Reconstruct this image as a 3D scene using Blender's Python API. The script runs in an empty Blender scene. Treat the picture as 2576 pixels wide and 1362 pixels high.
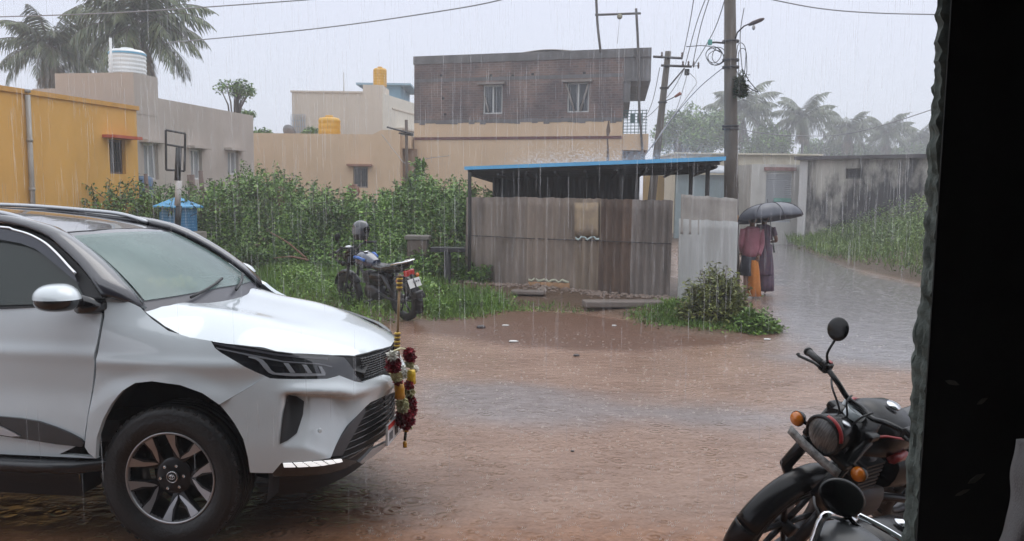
import bpy, bmesh, math, random
import numpy as np
from mathutils import Vector, Matrix, Euler
from mathutils.geometry import delaunay_2d_cdt
SC = bpy.context.scene
COL = SC.collection
R = math.radians
# ------------------------------------------------------------------ camera
F, CX, CY, CAMH = 2022., 1288., 681., 1.935
PITCH = math.atan((681-478)/F); ROLL = .012
cam_d = bpy.data.cameras.new('camera'); cam = bpy.data.objects.new('camera', cam_d); COL.objects.link(cam)
cam_d.sensor_width = 36; cam_d.lens = 36*F/2576; cam_d.clip_start = .05; cam_d.clip_end = 4000
cam.matrix_world = Matrix.Translation((0, 0, CAMH)) @ Euler((R(90)-PITCH, 0, 0)).to_matrix().to_4x4() @ Matrix.Rotation(ROLL, 4, 'Z')
SC.camera = cam
_F = np.array([0, math.cos(PITCH), -math.sin(PITCH)]); _U0 = np.array([0, math.sin(PITCH), math.cos(PITCH)])
_R = math.cos(ROLL)*np.array([1., 0, 0])+math.sin(ROLL)*_U0; _U = -math.sin(ROLL)*np.array([1., 0, 0])+math.cos(ROLL)*_U0
def at(px, py, Y):                      # a point of the place at distance Y in front of the viewer
    d = _F+_R*(px-CX)/F-_U*(py-CY)/F
    return Vector(np.array([0, 0, CAMH])+d*(Y/d[1]))
def gp(px, py, z=0.):                   # a point of the ground
    d = _F+_R*(px-CX)/F-_U*(py-CY)/F
    return Vector(np.array([0, 0, CAMH])+d*((z-CAMH)/d[2]))
# ------------------------------------------------------------------ sky, sun, exposure
SUN_EL, SUN_AZ = 58., 20.
wd = bpy.data.worlds.new('World'); SC.world = wd; wd.use_nodes = True
nt = wd.node_tree; nt.nodes.clear()
out = nt.nodes.new('ShaderNodeOutputWorld'); bg = nt.nodes.new('ShaderNodeBackground')
sky = nt.nodes.new('ShaderNodeTexSky'); sky.sky_type = 'NISHITA'; sky.sun_disc = False
sky.sun_elevation = R(SUN_EL); sky.sun_rotation = R(SUN_AZ); sky.dust_density = 4; sky.air_density = 1
tc = nt.nodes.new('ShaderNodeTexCoord'); sep = nt.nodes.new('ShaderNodeSeparateXYZ'); rmp = nt.nodes.new('ShaderNodeValToRGB')
nt.links.new(tc.outputs['Generated'], sep.inputs[0]); nt.links.new(sep.outputs['Z'], rmp.inputs[0])
SKYK = 9.0
e = rmp.color_ramp.elements
e[0].position = 0.0; e[0].color = (.53, .575, .66, 1); e[1].position = 1.0; e[1].color = (1.30, 1.36, 1.45, 1)
for p_, c_ in ((.10, (.60, .645, .74, 1)), (.22, (.625, .66, .775, 1)), (.34, (.88, .92, 1.01, 1)), (.5, (1.15, 1.20, 1.29, 1))):
    q = e.new(p_); q.color = c_
mul = nt.nodes.new('ShaderNodeMix'); mul.data_type = 'RGBA'; mul.blend_type = 'MULTIPLY'; mul.inputs[0].default_value = 1
nt.links.new(rmp.outputs[0], mul.inputs[6]); mul.inputs[7].default_value = (SKYK, SKYK, SKYK, 1)
mx = nt.nodes.new('ShaderNodeMix'); mx.data_type = 'RGBA'; mx.inputs[0].default_value = .94     # rain cloud hides most of the clear sky
nt.links.new(sky.outputs[0], mx.inputs[6]); nt.links.new(mul.outputs[2], mx.inputs[7])
nt.links.new(mx.outputs[2], bg.inputs[0]); bg.inputs[1].default_value = .12; nt.links.new(bg.outputs[0], out.inputs[0])
sl = bpy.data.lights.new('sun', 'SUN'); sl.energy = .5; sl.angle = R(40); sl.color = (1, .97, .93)
so = bpy.data.objects.new('sun', sl); COL.objects.link(so); so.rotation_euler = (R(90-SUN_EL), 0, R(180-SUN_AZ))
vs = SC.view_settings; vs.view_transform = 'Standard'; vs.look = 'None'; vs.exposure = .26; vs.gamma = 1.0
SC.cycles.volume_bounces = 2; SC.cycles.max_bounces = 8; SC.cycles.transparent_max_bounces = 24
SC.cycles.use_denoising = True
RNG = np.random.default_rng(7); random.seed(7)
# ------------------------------------------------------------------ materials
def nodes(m): return m.node_tree.nodes, m.node_tree.links
def mat(name, col, rough=.6, metal=0., var=0., scale=8., bump=0., bscale=40., spec=.5, coat=0., streak=0., col2=None, detail=6, alpha=1., emit=0., sx=(1, 1, 1), thr=None, trans=0.):
    """principled material: two-tone noise in object space, optional bump and vertical weather streaks"""
    m = bpy.data.materials.new(name); m.use_nodes = True
    N, L = nodes(m); b = N['Principled BSDF']
    b.inputs['Roughness'].default_value = rough; b.inputs['Metallic'].default_value = metal
    b.inputs['Specular IOR Level'].default_value = spec; b.inputs['Coat Weight'].default_value = coat
    b.inputs['Alpha'].default_value = alpha; b.inputs['Transmission Weight'].default_value = trans
    c = (*col, 1); b.inputs['Base Color'].default_value = c
    if emit: b.inputs['Emission Color'].default_value = c; b.inputs['Emission Strength'].default_value = emit
    if var or streak or bump or col2:
        t = N.new('ShaderNodeTexCoord'); mp = N.new('ShaderNodeMapping'); L.new(t.outputs['Object'], mp.inputs[0]); mp.inputs['Scale'].default_value = sx
    if var or col2:
        n = N.new('ShaderNodeTexNoise'); n.inputs['Scale'].default_value = scale; n.inputs['Detail'].default_value = detail; n.inputs['Roughness'].default_value = .65
        L.new(mp.outputs[0], n.inputs['Vector'])
        r = N.new('ShaderNodeValToRGB'); L.new(n.outputs['Fac'], r.inputs[0])
        lo, hi = thr or (.3, .7)
        r.color_ramp.elements[0].position = lo; r.color_ramp.elements[1].position = hi
        a = col2 if col2 else tuple(x*(1-var) for x in col)
        bb = col if col2 else tuple(min(1, x*(1+var)) for x in col)
        r.color_ramp.elements[0].color = (*a, 1); r.color_ramp.elements[1].color = (*bb, 1)
        last = r.outputs[0]
        if streak:
            n2 = N.new('ShaderNodeTexNoise'); mp2 = N.new('ShaderNodeMapping'); mp2.inputs['Scale'].default_value = (2.6, 2.6, .22)
            L.new(t.outputs['Object'], mp2.inputs[0]); L.new(mp2.outputs[0], n2.inputs['Vector']); n2.inputs['Scale'].default_value = 1.0; n2.inputs['Detail'].default_value = 8
            r2 = N.new('ShaderNodeValToRGB'); L.new(n2.outputs['Fac'], r2.inputs[0]); r2.color_ramp.elements[0].position = .40; r2.color_ramp.elements[1].position = .80
            k = 1-streak; r2.color_ramp.elements[0].color = (1, 1, 1, 1); r2.color_ramp.elements[1].color = (k, k*.98, k*.95, 1)
            mm = N.new('ShaderNodeMix'); mm.data_type = 'RGBA'; mm.blend_type = 'MULTIPLY'; mm.inputs[0].default_value = 1
            L.new(last, mm.inputs[6]); L.new(r2.outputs[0], mm.inputs[7]); last = mm.outputs[2]
        L.new(last, b.inputs['Base Color'])
    if bump:
        n3 = N.new('ShaderNodeTexNoise'); n3.inputs['Scale'].default_value = bscale; n3.inputs['Detail'].default_value = 5; L.new(mp.outputs[0], n3.inputs['Vector'])
        bp = N.new('ShaderNodeBump'); bp.inputs['Strength'].default_value = bump; bp.inputs['Distance'].default_value = .02
        L.new(n3.outputs['Fac'], bp.inputs['Height']); L.new(bp.outputs[0], b.inputs['Normal'])
    return m
def leafmat(name, c1, c2, rough=.45):
    m = bpy.data.materials.new(name); m.use_nodes = True; N, L = nodes(m); b = N['Principled BSDF']
    g = N.new('ShaderNodeNewGeometry'); r = N.new('ShaderNodeValToRGB'); L.new(g.outputs['Random Per Island'], r.inputs[0])
    r.color_ramp.elements[0].color = (*c1, 1); r.color_ramp.elements[1].color = (*c2, 1)
    t = N.new('ShaderNodeTexCoord'); n = N.new('ShaderNodeTexNoise'); n.inputs['Scale'].default_value = .85; n.inputs['Detail'].default_value = 6; n.inputs['Roughness'].default_value = .7; L.new(t.outputs['Object'], n.inputs['Vector'])
    mm = N.new('ShaderNodeMix'); mm.data_type = 'RGBA'; mm.blend_type = 'MULTIPLY'; mm.inputs[0].default_value = .8
    r2 = N.new('ShaderNodeValToRGB'); L.new(n.outputs['Fac'], r2.inputs[0]); r2.color_ramp.elements[0].position = .35; r2.color_ramp.elements[1].position = .65
    r2.color_ramp.elements[0].color = (.34, .40, .30, 1); r2.color_ramp.elements[1].color = (1.5, 1.42, 1.25, 1)
    L.new(r.outputs[0], mm.inputs[6]); L.new(r2.outputs[0], mm.inputs[7]); L.new(mm.outputs[2], b.inputs['Base Color'])
    b.inputs['Roughness'].default_value = rough; b.inputs['Transmission Weight'].default_value = 0
    b.inputs['Specular IOR Level'].default_value = .35
    return m
# ------------------------------------------------------------------ objects
def tag(o, label=None, cat=None, group=None, kind=None):
    if label: o['label'] = label
    if cat: o['category'] = cat
    if group: o['group'] = group
    if kind: o['kind'] = kind
    return o
def thing(name, label, cat, loc=(0, 0, 0), rz=0., group=None):
    o = bpy.data.objects.new(name, None); COL.objects.link(o); o.location = loc; o.rotation_euler = (0, 0, rz); o.empty_display_size = .1
    return tag(o, label, cat, group)
def put(o, root):                       # parent, keeping the place
    o.parent = root; o.matrix_parent_inverse = Matrix.Translation(-root.location); return o
class MB:
    def __init__(s): s.v = []; s.f = []; s.sm = []
    def _add(s, v, f, smooth):
        k = len(s.v); s.v += [tuple(p) for p in v]; s.f += [tuple(i+k for i in q) for q in f]; s.sm += [smooth]*len(f); return s
    def box(s, c, d, rz=0., M=None, bev=0.):
        x, y, z = [q/2 for q in d]
        if bev:
            b = min(bev, x*.9, y*.9, z*.9); bm = bmesh.new(); bmesh.ops.create_cube(bm, size=1)
            bmesh.ops.scale(bm, vec=d, verts=bm.verts); bmesh.ops.bevel(bm, geom=bm.edges[:], offset=b, segments=2, affect='EDGES', profile=.5)
            v = [p.co.copy() for p in bm.verts]; bm.verts.index_update(); f = [[p.index for p in q.verts] for q in bm.faces]; bm.free()
        else:
            v = [Vector((sx*x, sy*y, sz*z)) for sz in (-1, 1) for sy in (-1, 1) for sx in (-1, 1)]
            f = [(0, 2, 3, 1), (4, 5, 7, 6), (0, 1, 5, 4), (2, 6, 7, 3), (0, 4, 6, 2), (1, 3, 7, 5)]
        T = (M if M is not None else Matrix.Rotation(rz, 4, 'Z'))
        return s._add([T @ p+Vector(c) for p in v], f, False)
    def tube(s, pts, r, n=8, caps=True, smooth=True, flat=None):
        pts = [Vector(p) for p in pts]; rs = r if isinstance(r, (list, tuple)) else [r]*len(pts)
        v = []; f = []; up = None
        for i, p in enumerate(pts):
            t = (pts[min(i+1, len(pts)-1)]-pts[max(i-1, 0)]).normalized()
            if up is None: up = Vector((0, 0, 1)) if abs(t.z) < .9 else Vector((1, 0, 0))
            a = (up-t*up.dot(t)).normalized(); up = a; b = t.cross(a)
            for k in range(n):
                th = 2*math.pi*k/n; v.append(p+(a*math.cos(th)*(flat or 1)+b*math.sin(th))*rs[i])
        for i in range(len(pts)-1):
            for k in range(n): f.append((i*n+k, i*n+(k+1) % n, (i+1)*n+(k+1) % n, (i+1)*n+k))
        if caps: f.append(tuple(range(n))[::-1]); f.append(tuple(range((len(pts)-1)*n, len(pts)*n)))
        return s._add(v, f, smooth)
    def lathe(s, prof, c=(0, 0, 0), M=None, n=24, smooth=True, arc=None, cap=True):
        """prof: (r,z) list turned about z"""
        v = []; f = []; a0, a1 = arc or (0, 2*math.pi); full = arc is None; m = n if full else n+1
        for (r_, z_) in prof:
            for k in range(m):
                th = a0+(a1-a0)*k/n; v.append(Vector((r_*math.cos(th), r_*math.sin(th), z_)))
        for i in range(len(prof)-1):
            for k in range(n):
                k2 = (k+1) % m; f.append((i*m+k, i*m+k2, (i+1)*m+k2, (i+1)*m+k))
        if full and cap:
            if prof[0][0] > 1e-6: f.append(tuple(range(m))[::-1])
            if prof[-1][0] > 1e-6: f.append(tuple(range((len(prof)-1)*m, len(prof)*m)))
        T = M if M is not None else Matrix()
        return s._add([T @ p+Vector(c) for p in v], f, smooth)
    def ball(s, c, rad, M=None, n=16, m=10):
        rx, ry, rz = rad if isinstance(rad, (list, tuple)) else (rad,)*3
        v = []; f = []
        for i in range(m+1):
            ph = math.pi*i/m-math.pi/2
            for k in range(n):
                th = 2*math.pi*k/n; v.append(Vector((rx*math.cos(ph)*math.cos(th), ry*math.cos(ph)*math.sin(th), rz*math.sin(ph))))
        for i in range(m):
            for k in range(n): f.append((i*n+k, i*n+(k+1) % n, (i+1)*n+(k+1) % n, (i+1)*n+k))
        T = M if M is not None else Matrix()
        return s._add([T @ p+Vector(c) for p in v], f, True)
    def prism(s, poly, h, M=None, c=(0, 0, 0), smooth=False):
        """poly in xy extruded along z from 0 to h"""
        n = len(poly); T = M if M is not None else Matrix()
        v = [Vector((x, y, 0)) for x, y in poly]+[Vector((x, y, h)) for x, y in poly]
        f = [tuple(range(n))[::-1], tuple(range(n, 2*n))]+[(i, (i+1) % n, n+(i+1) % n, n+i) for i in range(n)]
        return s._add([T @ p+Vector(c) for p in v], f, smooth)
    def grid(s, P, smooth=True, close=False):
        """P: rows of points"""
        nr = len(P); nc = len(P[0]); v = [p for r_ in P for p in r_]; f = []
        for i in range(nr-1):
            for j in range(nc-(0 if close else 1)): f.append((i*nc+j, i*nc+(j+1) % nc, (i+1)*nc+(j+1) % nc, (i+1)*nc+j))
        return s._add(v, f, smooth)
    def sheet(s, P, th, smooth=True):
        """grid with thickness th along z of its own normal (solid)"""
        A = np.array(P, float); du = np.gradient(A, axis=0); dv = np.gradient(A, axis=1); n = np.cross(du, dv); n /= np.maximum(np.linalg.norm(n, axis=2, keepdims=True), 1e-9)
        Bk = A-n*th; nr, nc = A.shape[:2]; k = nr*nc
        v = [tuple(p) for p in A.reshape(-1, 3)]+[tuple(p) for p in Bk.reshape(-1, 3)]; f = []
        for i in range(nr-1):
            for j in range(nc-1):
                a, b, c, d = i*nc+j, i*nc+j+1, (i+1)*nc+j+1, (i+1)*nc+j
                f.append((a, d, c, b)); f.append((k+a, k+b, k+c, k+d))
        rim = [i for i in range(nc)]+[(i+1)*nc-1 for i in range(1, nr)]+[(nr-1)*nc+j for j in range(nc-2, -1, -1)]+[i*nc for i in range(nr-2, 0, -1)]
        for q in range(len(rim)): a, b = rim[q], rim[(q+1) % len(rim)]; f.append((a, b, k+b, k+a))
        return s._add(v, f, smooth)
    def build(s, name, m, parent=None, loc=None, sharp=None):
        me = bpy.data.meshes.new(name); me.from_pydata(s.v, [], s.f)
        me.polygons.foreach_set('use_smooth', s.sm)
        for q in (m if isinstance(m, (list, tuple)) else [m]): me.materials.append(q)
        me.update()
        if sharp: me.set_sharp_from_angle(angle=R(sharp))
        o = bpy.data.objects.new(name, me); COL.objects.link(o)
        if parent is not None: o.parent = parent
        if loc is not None: o.location = loc
        return o
def npmesh(name, V, Fc, m, parent=None, smooth=False):
    """fast mesh from numpy arrays; Fc (n,k) all faces with k corners"""
    me = bpy.data.meshes.new(name); V = np.asarray(V, np.float32); Fc = np.asarray(Fc, np.int32); n, k = Fc.shape
    me.vertices.add(len(V)); me.vertices.foreach_set('co', V.ravel()); me.loops.add(n*k); me.loops.foreach_set('vertex_index', Fc.ravel())
    me.polygons.add(n); me.polygons.foreach_set('loop_start', np.arange(0, n*k, k, dtype=np.int32)); me.polygons.foreach_set('loop_total', np.full(n, k, np.int32))
    if smooth: me.polygons.foreach_set('use_smooth', np.ones(n, bool))
    me.materials.append(m); me.update(calc_edges=True); me.validate()
    o = bpy.data.objects.new(name, me); COL.objects.link(o)
    if parent is not None: o.parent = parent
    return o
def leaves(P, L, Wd, droop=0., up=.35, rng=None, dirs=None):
    """folded leaf blades (two triangles) at points P; returns V,F"""
    rng = rng or RNG; P = np.asarray(P, float); n = len(P)
    d = rng.normal(size=(n, 3)) if dirs is None else dirs+rng.normal(size=(n, 3))*.35
    d[:, 2] = d[:, 2]*.6-droop; d /= np.linalg.norm(d, axis=1, keepdims=True)
    s_ = np.cross(d, rng.normal(size=(n, 3))*.6+np.array([0, 0, 1.])); s_ /= np.maximum(np.linalg.norm(s_, axis=1, keepdims=True), 1e-6)
    nn = np.cross(s_, d); L_ = (L*rng.uniform(.6, 1.3, n))[:, None]; W_ = (Wd*rng.uniform(.6, 1.2, n))[:, None]
    a = P; b = P+d*L_*.5+s_*W_*.5+nn*W_*.12; c = P+d*L_-nn*L_*.12; e_ = P+d*L_*.5-s_*W_*.5+nn*W_*.12
    V = np.stack([a, b, c, e_], 1).reshape(-1, 3); k = np.arange(n)[:, None]*4
    return V, k+np.array([[0, 1, 2, 3]])
def rotM(x, y, z):
    """matrix with given axes as columns"""
    return Matrix(((x[0], y[0], z[0], 0), (x[1], y[1], z[1], 0), (x[2], y[2], z[2], 0), (0, 0, 0, 1)))
def aim(d):
    d = Vector(d).normalized(); return d.to_track_quat('Z', 'Y').to_matrix().to_4x4()
def smooth_path(pts, n=6):
    P = [np.array(p, float) for p in pts]; o = []
    for i in range(len(P)-1):
        p0, p1, p2, p3 = P[max(i-1, 0)], P[i], P[i+1], P[min(i+2, len(P)-1)]
        for k in range(n):
            t = k/n; o.append(.5*((2*p1)+(-p0+p2)*t+(2*p0-5*p1+4*p2-p3)*t*t+(-p0+3*p1-3*p2+p3)*t**3))
    o.append(P[-1]); return [Vector(q) for q in o]
# ================================================================== ground, road, flood water
def sdf(poly, X, Y):
    """signed distance to a polygon, positive inside"""
    p = np.array(poly, float); ins = np.zeros(X.shape, bool); dm = np.full(X.shape, 9e9)
    for i in range(len(p)):
        a = p[i]; b = p[(i+1) % len(p)]; den = b[1]-a[1] if abs(b[1]-a[1]) > 1e-9 else 1e-9
        ins ^= ((a[1] > Y) != (b[1] > Y)) & (X < a[0]+(Y-a[1])*(b[0]-a[0])/den)
        ab = b-a; t = np.clip(((X-a[0])*ab[0]+(Y-a[1])*ab[1])/max(ab@ab, 1e-12), 0, 1); dm = np.minimum(dm, np.hypot(X-a[0]-t*ab[0], Y-a[1]-t*ab[1]))
    return np.where(ins, dm, -dm)
def wob(X, Y, s=1., seed=0):
    o = 0
    for k in range(5):
        f = s*1.9**k; a = 1.3*k+seed; o = o+np.sin(X*f*math.cos(a)+Y*f*math.sin(a)+seed*3+k)*np.cos(-X*f*math.sin(a*1.7)+Y*f*math.cos(a*1.7)+k*2)/1.6**k
    return o*.5
def st(a, b, x): t = np.clip((x-a)/(b-a), 0, 1); return t*t*(3-2*t)
def gpoly(L): return [tuple(gp(x, y)[:2]) for x, y in L]
LANE = gpoly([(1985, 905), (1965, 835), (1945, 760), (1925, 680), (1930, 630), (1850, 600), (1700, 580), (1900, 572), (1960, 596), (2010, 620), (2080, 655), (2180, 690), (2300, 715), (2600, 760), (2700, 905), (2350, 925)])
STREAK = gpoly([(1050, 955), (1250, 960), (1450, 985), (1700, 1000), (2000, 1035), (2260, 1040), (2260, 1075), (1900, 1090), (1500, 1085), (1200, 1055), (1050, 1030)])
DIRT = gpoly([(1030, 805), (1180, 778), (1480, 792), (1620, 812), (1800, 850), (1960, 838), (1965, 850), (1800, 872), (1600, 886), (1450, 886), (1300, 872), (1120, 850), (1020, 840)])
BANK = gpoly([(-500, 760), (300, 735), (700, 745), (870, 790), (1000, 775), (1160, 772), (1480, 785), (1560, 805), (1700, 845), (1830, 852), (1955, 828), (1900, 770), (1700, 700), (1700, 590), (900, 560), (-1500, 560)])
RBANK = gpoly([(2300, 718), (2180, 692), (2080, 657), (2010, 622), (1955, 597), (2050, 580), (2500, 575), (3200, 640), (3100, 780)])
PUDDLE_SHADE = gpoly([(-600, 1180), (500, 1175), (900, 1190), (1040, 1235), (1060, 1290), (900, 1330), (560, 1310), (-600, 1330)])  # puddle by the car, its colour darkened with the car's shade and reflection
FRONT = gpoly([(-800, 1330), (600, 1330), (900, 1318), (1500, 1322), (2100, 1320), (2600, 1330), (3200, 1500), (3000, 2400), (-800, 2400)])
def axis(lo, hi, d, far):
    a = list(np.arange(lo, hi, d)); s = d; x = a[-1]
    while x < far: s *= 1.22; x += s; a.append(x)
    s = d; x = a[0]
    while x > -far: s *= 1.22; x -= s; a.insert(0, x)
    return np.array(a)
gx = axis(-14, 12, .11, 900.); gy = axis(1.0, 30, .11, 900.)
GX, GY = np.meshgrid(gx, gy, indexing='ij')
def masks(X, Y):
    n1 = wob(X, Y, .9, 1); n2 = wob(X, Y, 2.3, 4); n3 = wob(X, Y, .5, 7)
    lane = st(-.45, .45, sdf(LANE, X, Y)+.35*n1+.15*n2); streak = st(-.35, .35, sdf(STREAK, X, Y)-.12+.30*n1+.22*n2)
    dirt = st(-.12, .16, sdf(DIRT, X, Y)+.10*n1+.08*n2); bank = st(-.15, .25, sdf(BANK, X, Y)+.22*n1+.12*n2); rb = st(-.1, .35, sdf(RBANK, X, Y)+.2*n1)
    front = st(-.35, .35, sdf(FRONT, X, Y)+.3*n1+.1*n2)
    far = st(24, 34, Y)*(1-lane)
    return lane, streak, dirt, np.maximum(np.maximum(bank, rb), far), front, n1, n2, n3
def ground_z(X, Y):
    lane, streak, dirt, bank, front, n1, n2, n3 = masks(X, Y)
    sb = np.clip(sdf(BANK, X, Y), 0, 6); sr = np.clip(sdf(RBANK, X, Y), 0, 6)
    z = .015+.02*dirt*(1+.5*n2)+.012*streak+bank*(.03+.02*n2)+.06*np.minimum(sb, 2.)+.10*np.minimum(sr, 3.)+.008*n1
    return z-.02
GZ = ground_z(GX, GY)
lane, streak, dirt, bank, front, n1, n2, n3 = masks(GX, GY)
gm = bpy.data.materials.new('wet ground'); gm.use_nodes = True
N, L = nodes(gm); B = N['Principled BSDF']
def _n(t, **k):
    q = N.new(t)
    for a, b in k.items(): setattr(q, a, b)
    return q
tc = _n('ShaderNodeTexCoord'); am = _n('ShaderNodeAttribute', attribute_name='mask'); am2 = _n('ShaderNodeAttribute', attribute_name='mask2')
sp1 = _n('ShaderNodeSeparateColor'); sp2 = _n('ShaderNodeSeparateColor'); L.new(am.outputs['Color'], sp1.inputs[0]); L.new(am2.outputs['Color'], sp2.inputs[0])
def noise(sc, det=6, rgh=.6, vec=None):
    q = _n('ShaderNodeTexNoise'); q.inputs['Scale'].default_value = sc; q.inputs['Detail'].default_value = det; q.inputs['Roughness'].default_value = rgh; L.new(vec or tc.outputs['Object'], q.inputs['Vector']); return q.outputs['Fac']
def ramp(v, stops):
    q = _n('ShaderNodeValToRGB'); L.new(v, q.inputs[0]); e_ = q.color_ramp.elements
    for i, (p, c) in enumerate(stops):
        x = e_[i] if i < 2 else e_.new(p)
        x.position = p; x.color = (*c, 1) if len(c) == 3 else c
    return q.outputs[0]
def mixc(f, a, b, bt='MIX'):
    q = _n('ShaderNodeMix', data_type='RGBA', blend_type=bt)
    if isinstance(f, float): q.inputs[0].default_value = f
    else: L.new(f, q.inputs[0])
    for i, x in ((6, a), (7, b)):
        if isinstance(x, tuple): q.inputs[i].default_value = (*x, 1)
        else: L.new(x, q.inputs[i])
    return q.outputs[2]
def mth(op, a, b=0., c=None):
    q = _n('ShaderNodeMath', operation=op)
    for i, x in enumerate((a, b) if c is None else (a, b, c)):
        if isinstance(x, (int, float)): q.inputs[i].default_value = x
        else: L.new(x, q.inputs[i])
    return q.outputs[0]
mp = _n('ShaderNodeMapping'); mp.inputs['Scale'].default_value = (.75, 1.25, 1); L.new(tc.outputs['Object'], mp.inputs[0])
nz = noise(1.3, 8, .62, mp.outputs[0]); nf = noise(34, 5, .7); nm = noise(6, 6, .6)
WATERC = ramp(nz, [(.32, (.215, .130, .094)), (.68, (.320, .210, .158))])
ASPH = ramp(nm, [(.35, (.175, .163, .168)), (.65, (.235, .218, .224))])
DIRTC = ramp(nf, [(.3, (.085, .042, .027)), (.7, (.165, .088, .060))])
FRONTC = ramp(nm, [(.35, (.20, .090, .045)), (.65, (.31, .155, .085))])
SOIL = ramp(nf, [(.32, (.045, .045, .022)), (.45, (.085, .055, .035)), (.62, (.15, .095, .065))])
c = mixc(sp2.outputs[0], WATERC, FRONTC); c = mixc(sp2.outputs[1], c, ramp(nm, [(.3, (.045, .022, .014)), (.7, (.11, .055, .033))])); c = mixc(sp1.outputs[0], c, ASPH); c = mixc(sp1.outputs[1], c, DIRTC); c = mixc(sp1.outputs[2], c, SOIL)  # puddle base painted darker for the shade under the car
# drops: dark and pale flecks on the running water
vr = _n('ShaderNodeTexVoronoi'); vr.inputs['Scale'].default_value = 6.5; L.new(tc.outputs['Object'], vr.inputs['Vector'])
fleck = ramp(vr.outputs['Distance'], [(.05, (.50, .40, .32)), (.13, (1, 1, 1))])
c = mixc(.7, c, fleck, 'MULTIPLY')
vr2 = _n('ShaderNodeTexVoronoi'); vr2.inputs['Scale'].default_value = 8.5; mp9 = _n('ShaderNodeMapping'); mp9.inputs['Location'].default_value = (3.3, 1.7, 0); mp9.inputs['Scale'].default_value = (.7, 1.3, 1); L.new(tc.outputs['Object'], mp9.inputs[0]); L.new(mp9.outputs[0], vr2.inputs['Vector'])
c = mixc(.6, c, ramp(vr2.outputs['Distance'], [(.05, (1.7, 1.65, 1.6)), (.11, (1, 1, 1))]), 'MULTIPLY')
c = mixc(.45, c, ramp(nf, [(.3, (.62, .58, .55)), (.7, (1.2, 1.2, 1.2))]), 'MULTIPLY')
L.new(c, B.inputs['Base Color'])
B.inputs['Specular IOR Level'].default_value = .5; B.inputs['IOR'].default_value = 1.33
rg = mth('ADD', mth('MULTIPLY', sp1.outputs[2], .4), mth('ADD', .07, mth('MULTIPLY', sp1.outputs[1], .22))); rg = mth('ADD', rg, mth('MULTIPLY', nf, .10)); rg = mth('MULTIPLY', rg, mth('SUBTRACT', 1., mth('MULTIPLY', sp2.outputs[1], .75))); L.new(rg, B.inputs['Roughness'])
# ripples: rings from rain drops, wavelets, grit
def rings(scale, freq, seed):
    mpp = _n('ShaderNodeMapping'); mpp.inputs['Location'].default_value = (seed, seed*1.7, 0); L.new(tc.outputs['Object'], mpp.inputs[0])
    v = _n('ShaderNodeTexVoronoi'); v.inputs['Scale'].default_value = scale; L.new(mpp.outputs[0], v.inputs['Vector'])
    d = v.outputs['Distance']; w = mth('SINE', mth('MULTIPLY', d, freq)); fall = mth('MAXIMUM', mth('SUBTRACT', 1., mth('MULTIPLY', d, 1.9)), 0.)
    return mth('MULTIPLY', w, mth('MULTIPLY', fall, fall))
hgt = mth('ADD', mth('ADD', mth('MULTIPLY', rings(4.2, 30., 0), .9), mth('MULTIPLY', rings(7.5, 24., 5.3), .7)), mth('MULTIPLY', rings(12., 20., 9.1), .4))
hgt = mth('ADD', hgt, mth('MULTIPLY', noise(9., 3, .5, mp.outputs[0]), 1.3)); hgt = mth('ADD', hgt, mth('MULTIPLY', nf, .5)); hgt = mth('ADD', hgt, mth('MULTIPLY', mth('MULTIPLY', noise(5.5, 2, .5, mp.outputs[0]), sp2.outputs[1]), 3.2)); hgt = mth('MULTIPLY', hgt, mth('SUBTRACT', 1., mth('MULTIPLY', sp1.outputs[0], .65)))
bp = _n('ShaderNodeBump'); bp.inputs['Strength'].default_value = .55; bp.inputs['Distance'].default_value = .02; L.new(hgt, bp.inputs['Height']); L.new(bp.outputs[0], B.inputs['Normal'])
nx, ny = GX.shape
V = np.stack([GX, GY, GZ], -1).reshape(-1, 3); ii = np.arange(nx*ny).reshape(nx, ny)
Fq = np.stack([ii[:-1, :-1], ii[1:, :-1], ii[1:, 1:], ii[:-1, 1:]], -1).reshape(-1, 4)
g = npmesh('ground', V, Fq, gm, smooth=True); tag(g, kind='structure')
for nm_, arr in (('mask', (np.clip(lane+streak*.75, 0, 1), dirt, bank)), ('mask2', (front, st(-.35, .3, sdf(PUDDLE_SHADE, GX, GY)+.2*n1+.1*n2), front*0))):
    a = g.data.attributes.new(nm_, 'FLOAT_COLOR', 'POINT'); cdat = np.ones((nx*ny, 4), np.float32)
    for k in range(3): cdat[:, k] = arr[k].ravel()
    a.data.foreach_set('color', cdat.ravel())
def gz(x, y): return float(ground_z(np.array([[float(x)]]), np.array([[float(y)]]))[0, 0])
# ================================================================== shelter the view is taken from
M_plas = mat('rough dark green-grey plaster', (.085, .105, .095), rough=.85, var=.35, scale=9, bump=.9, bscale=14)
M_inner = mat('shade-dark plaster', (.02, .021, .021), rough=.95, var=.3, scale=5)  # darkness of the unlit shelter put into the plaster colour
sh = thing('shelter', 'dark open-fronted shelter whose rough plastered wall end closes the right side', 'shelter', (1.6, .5, 0))
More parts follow.
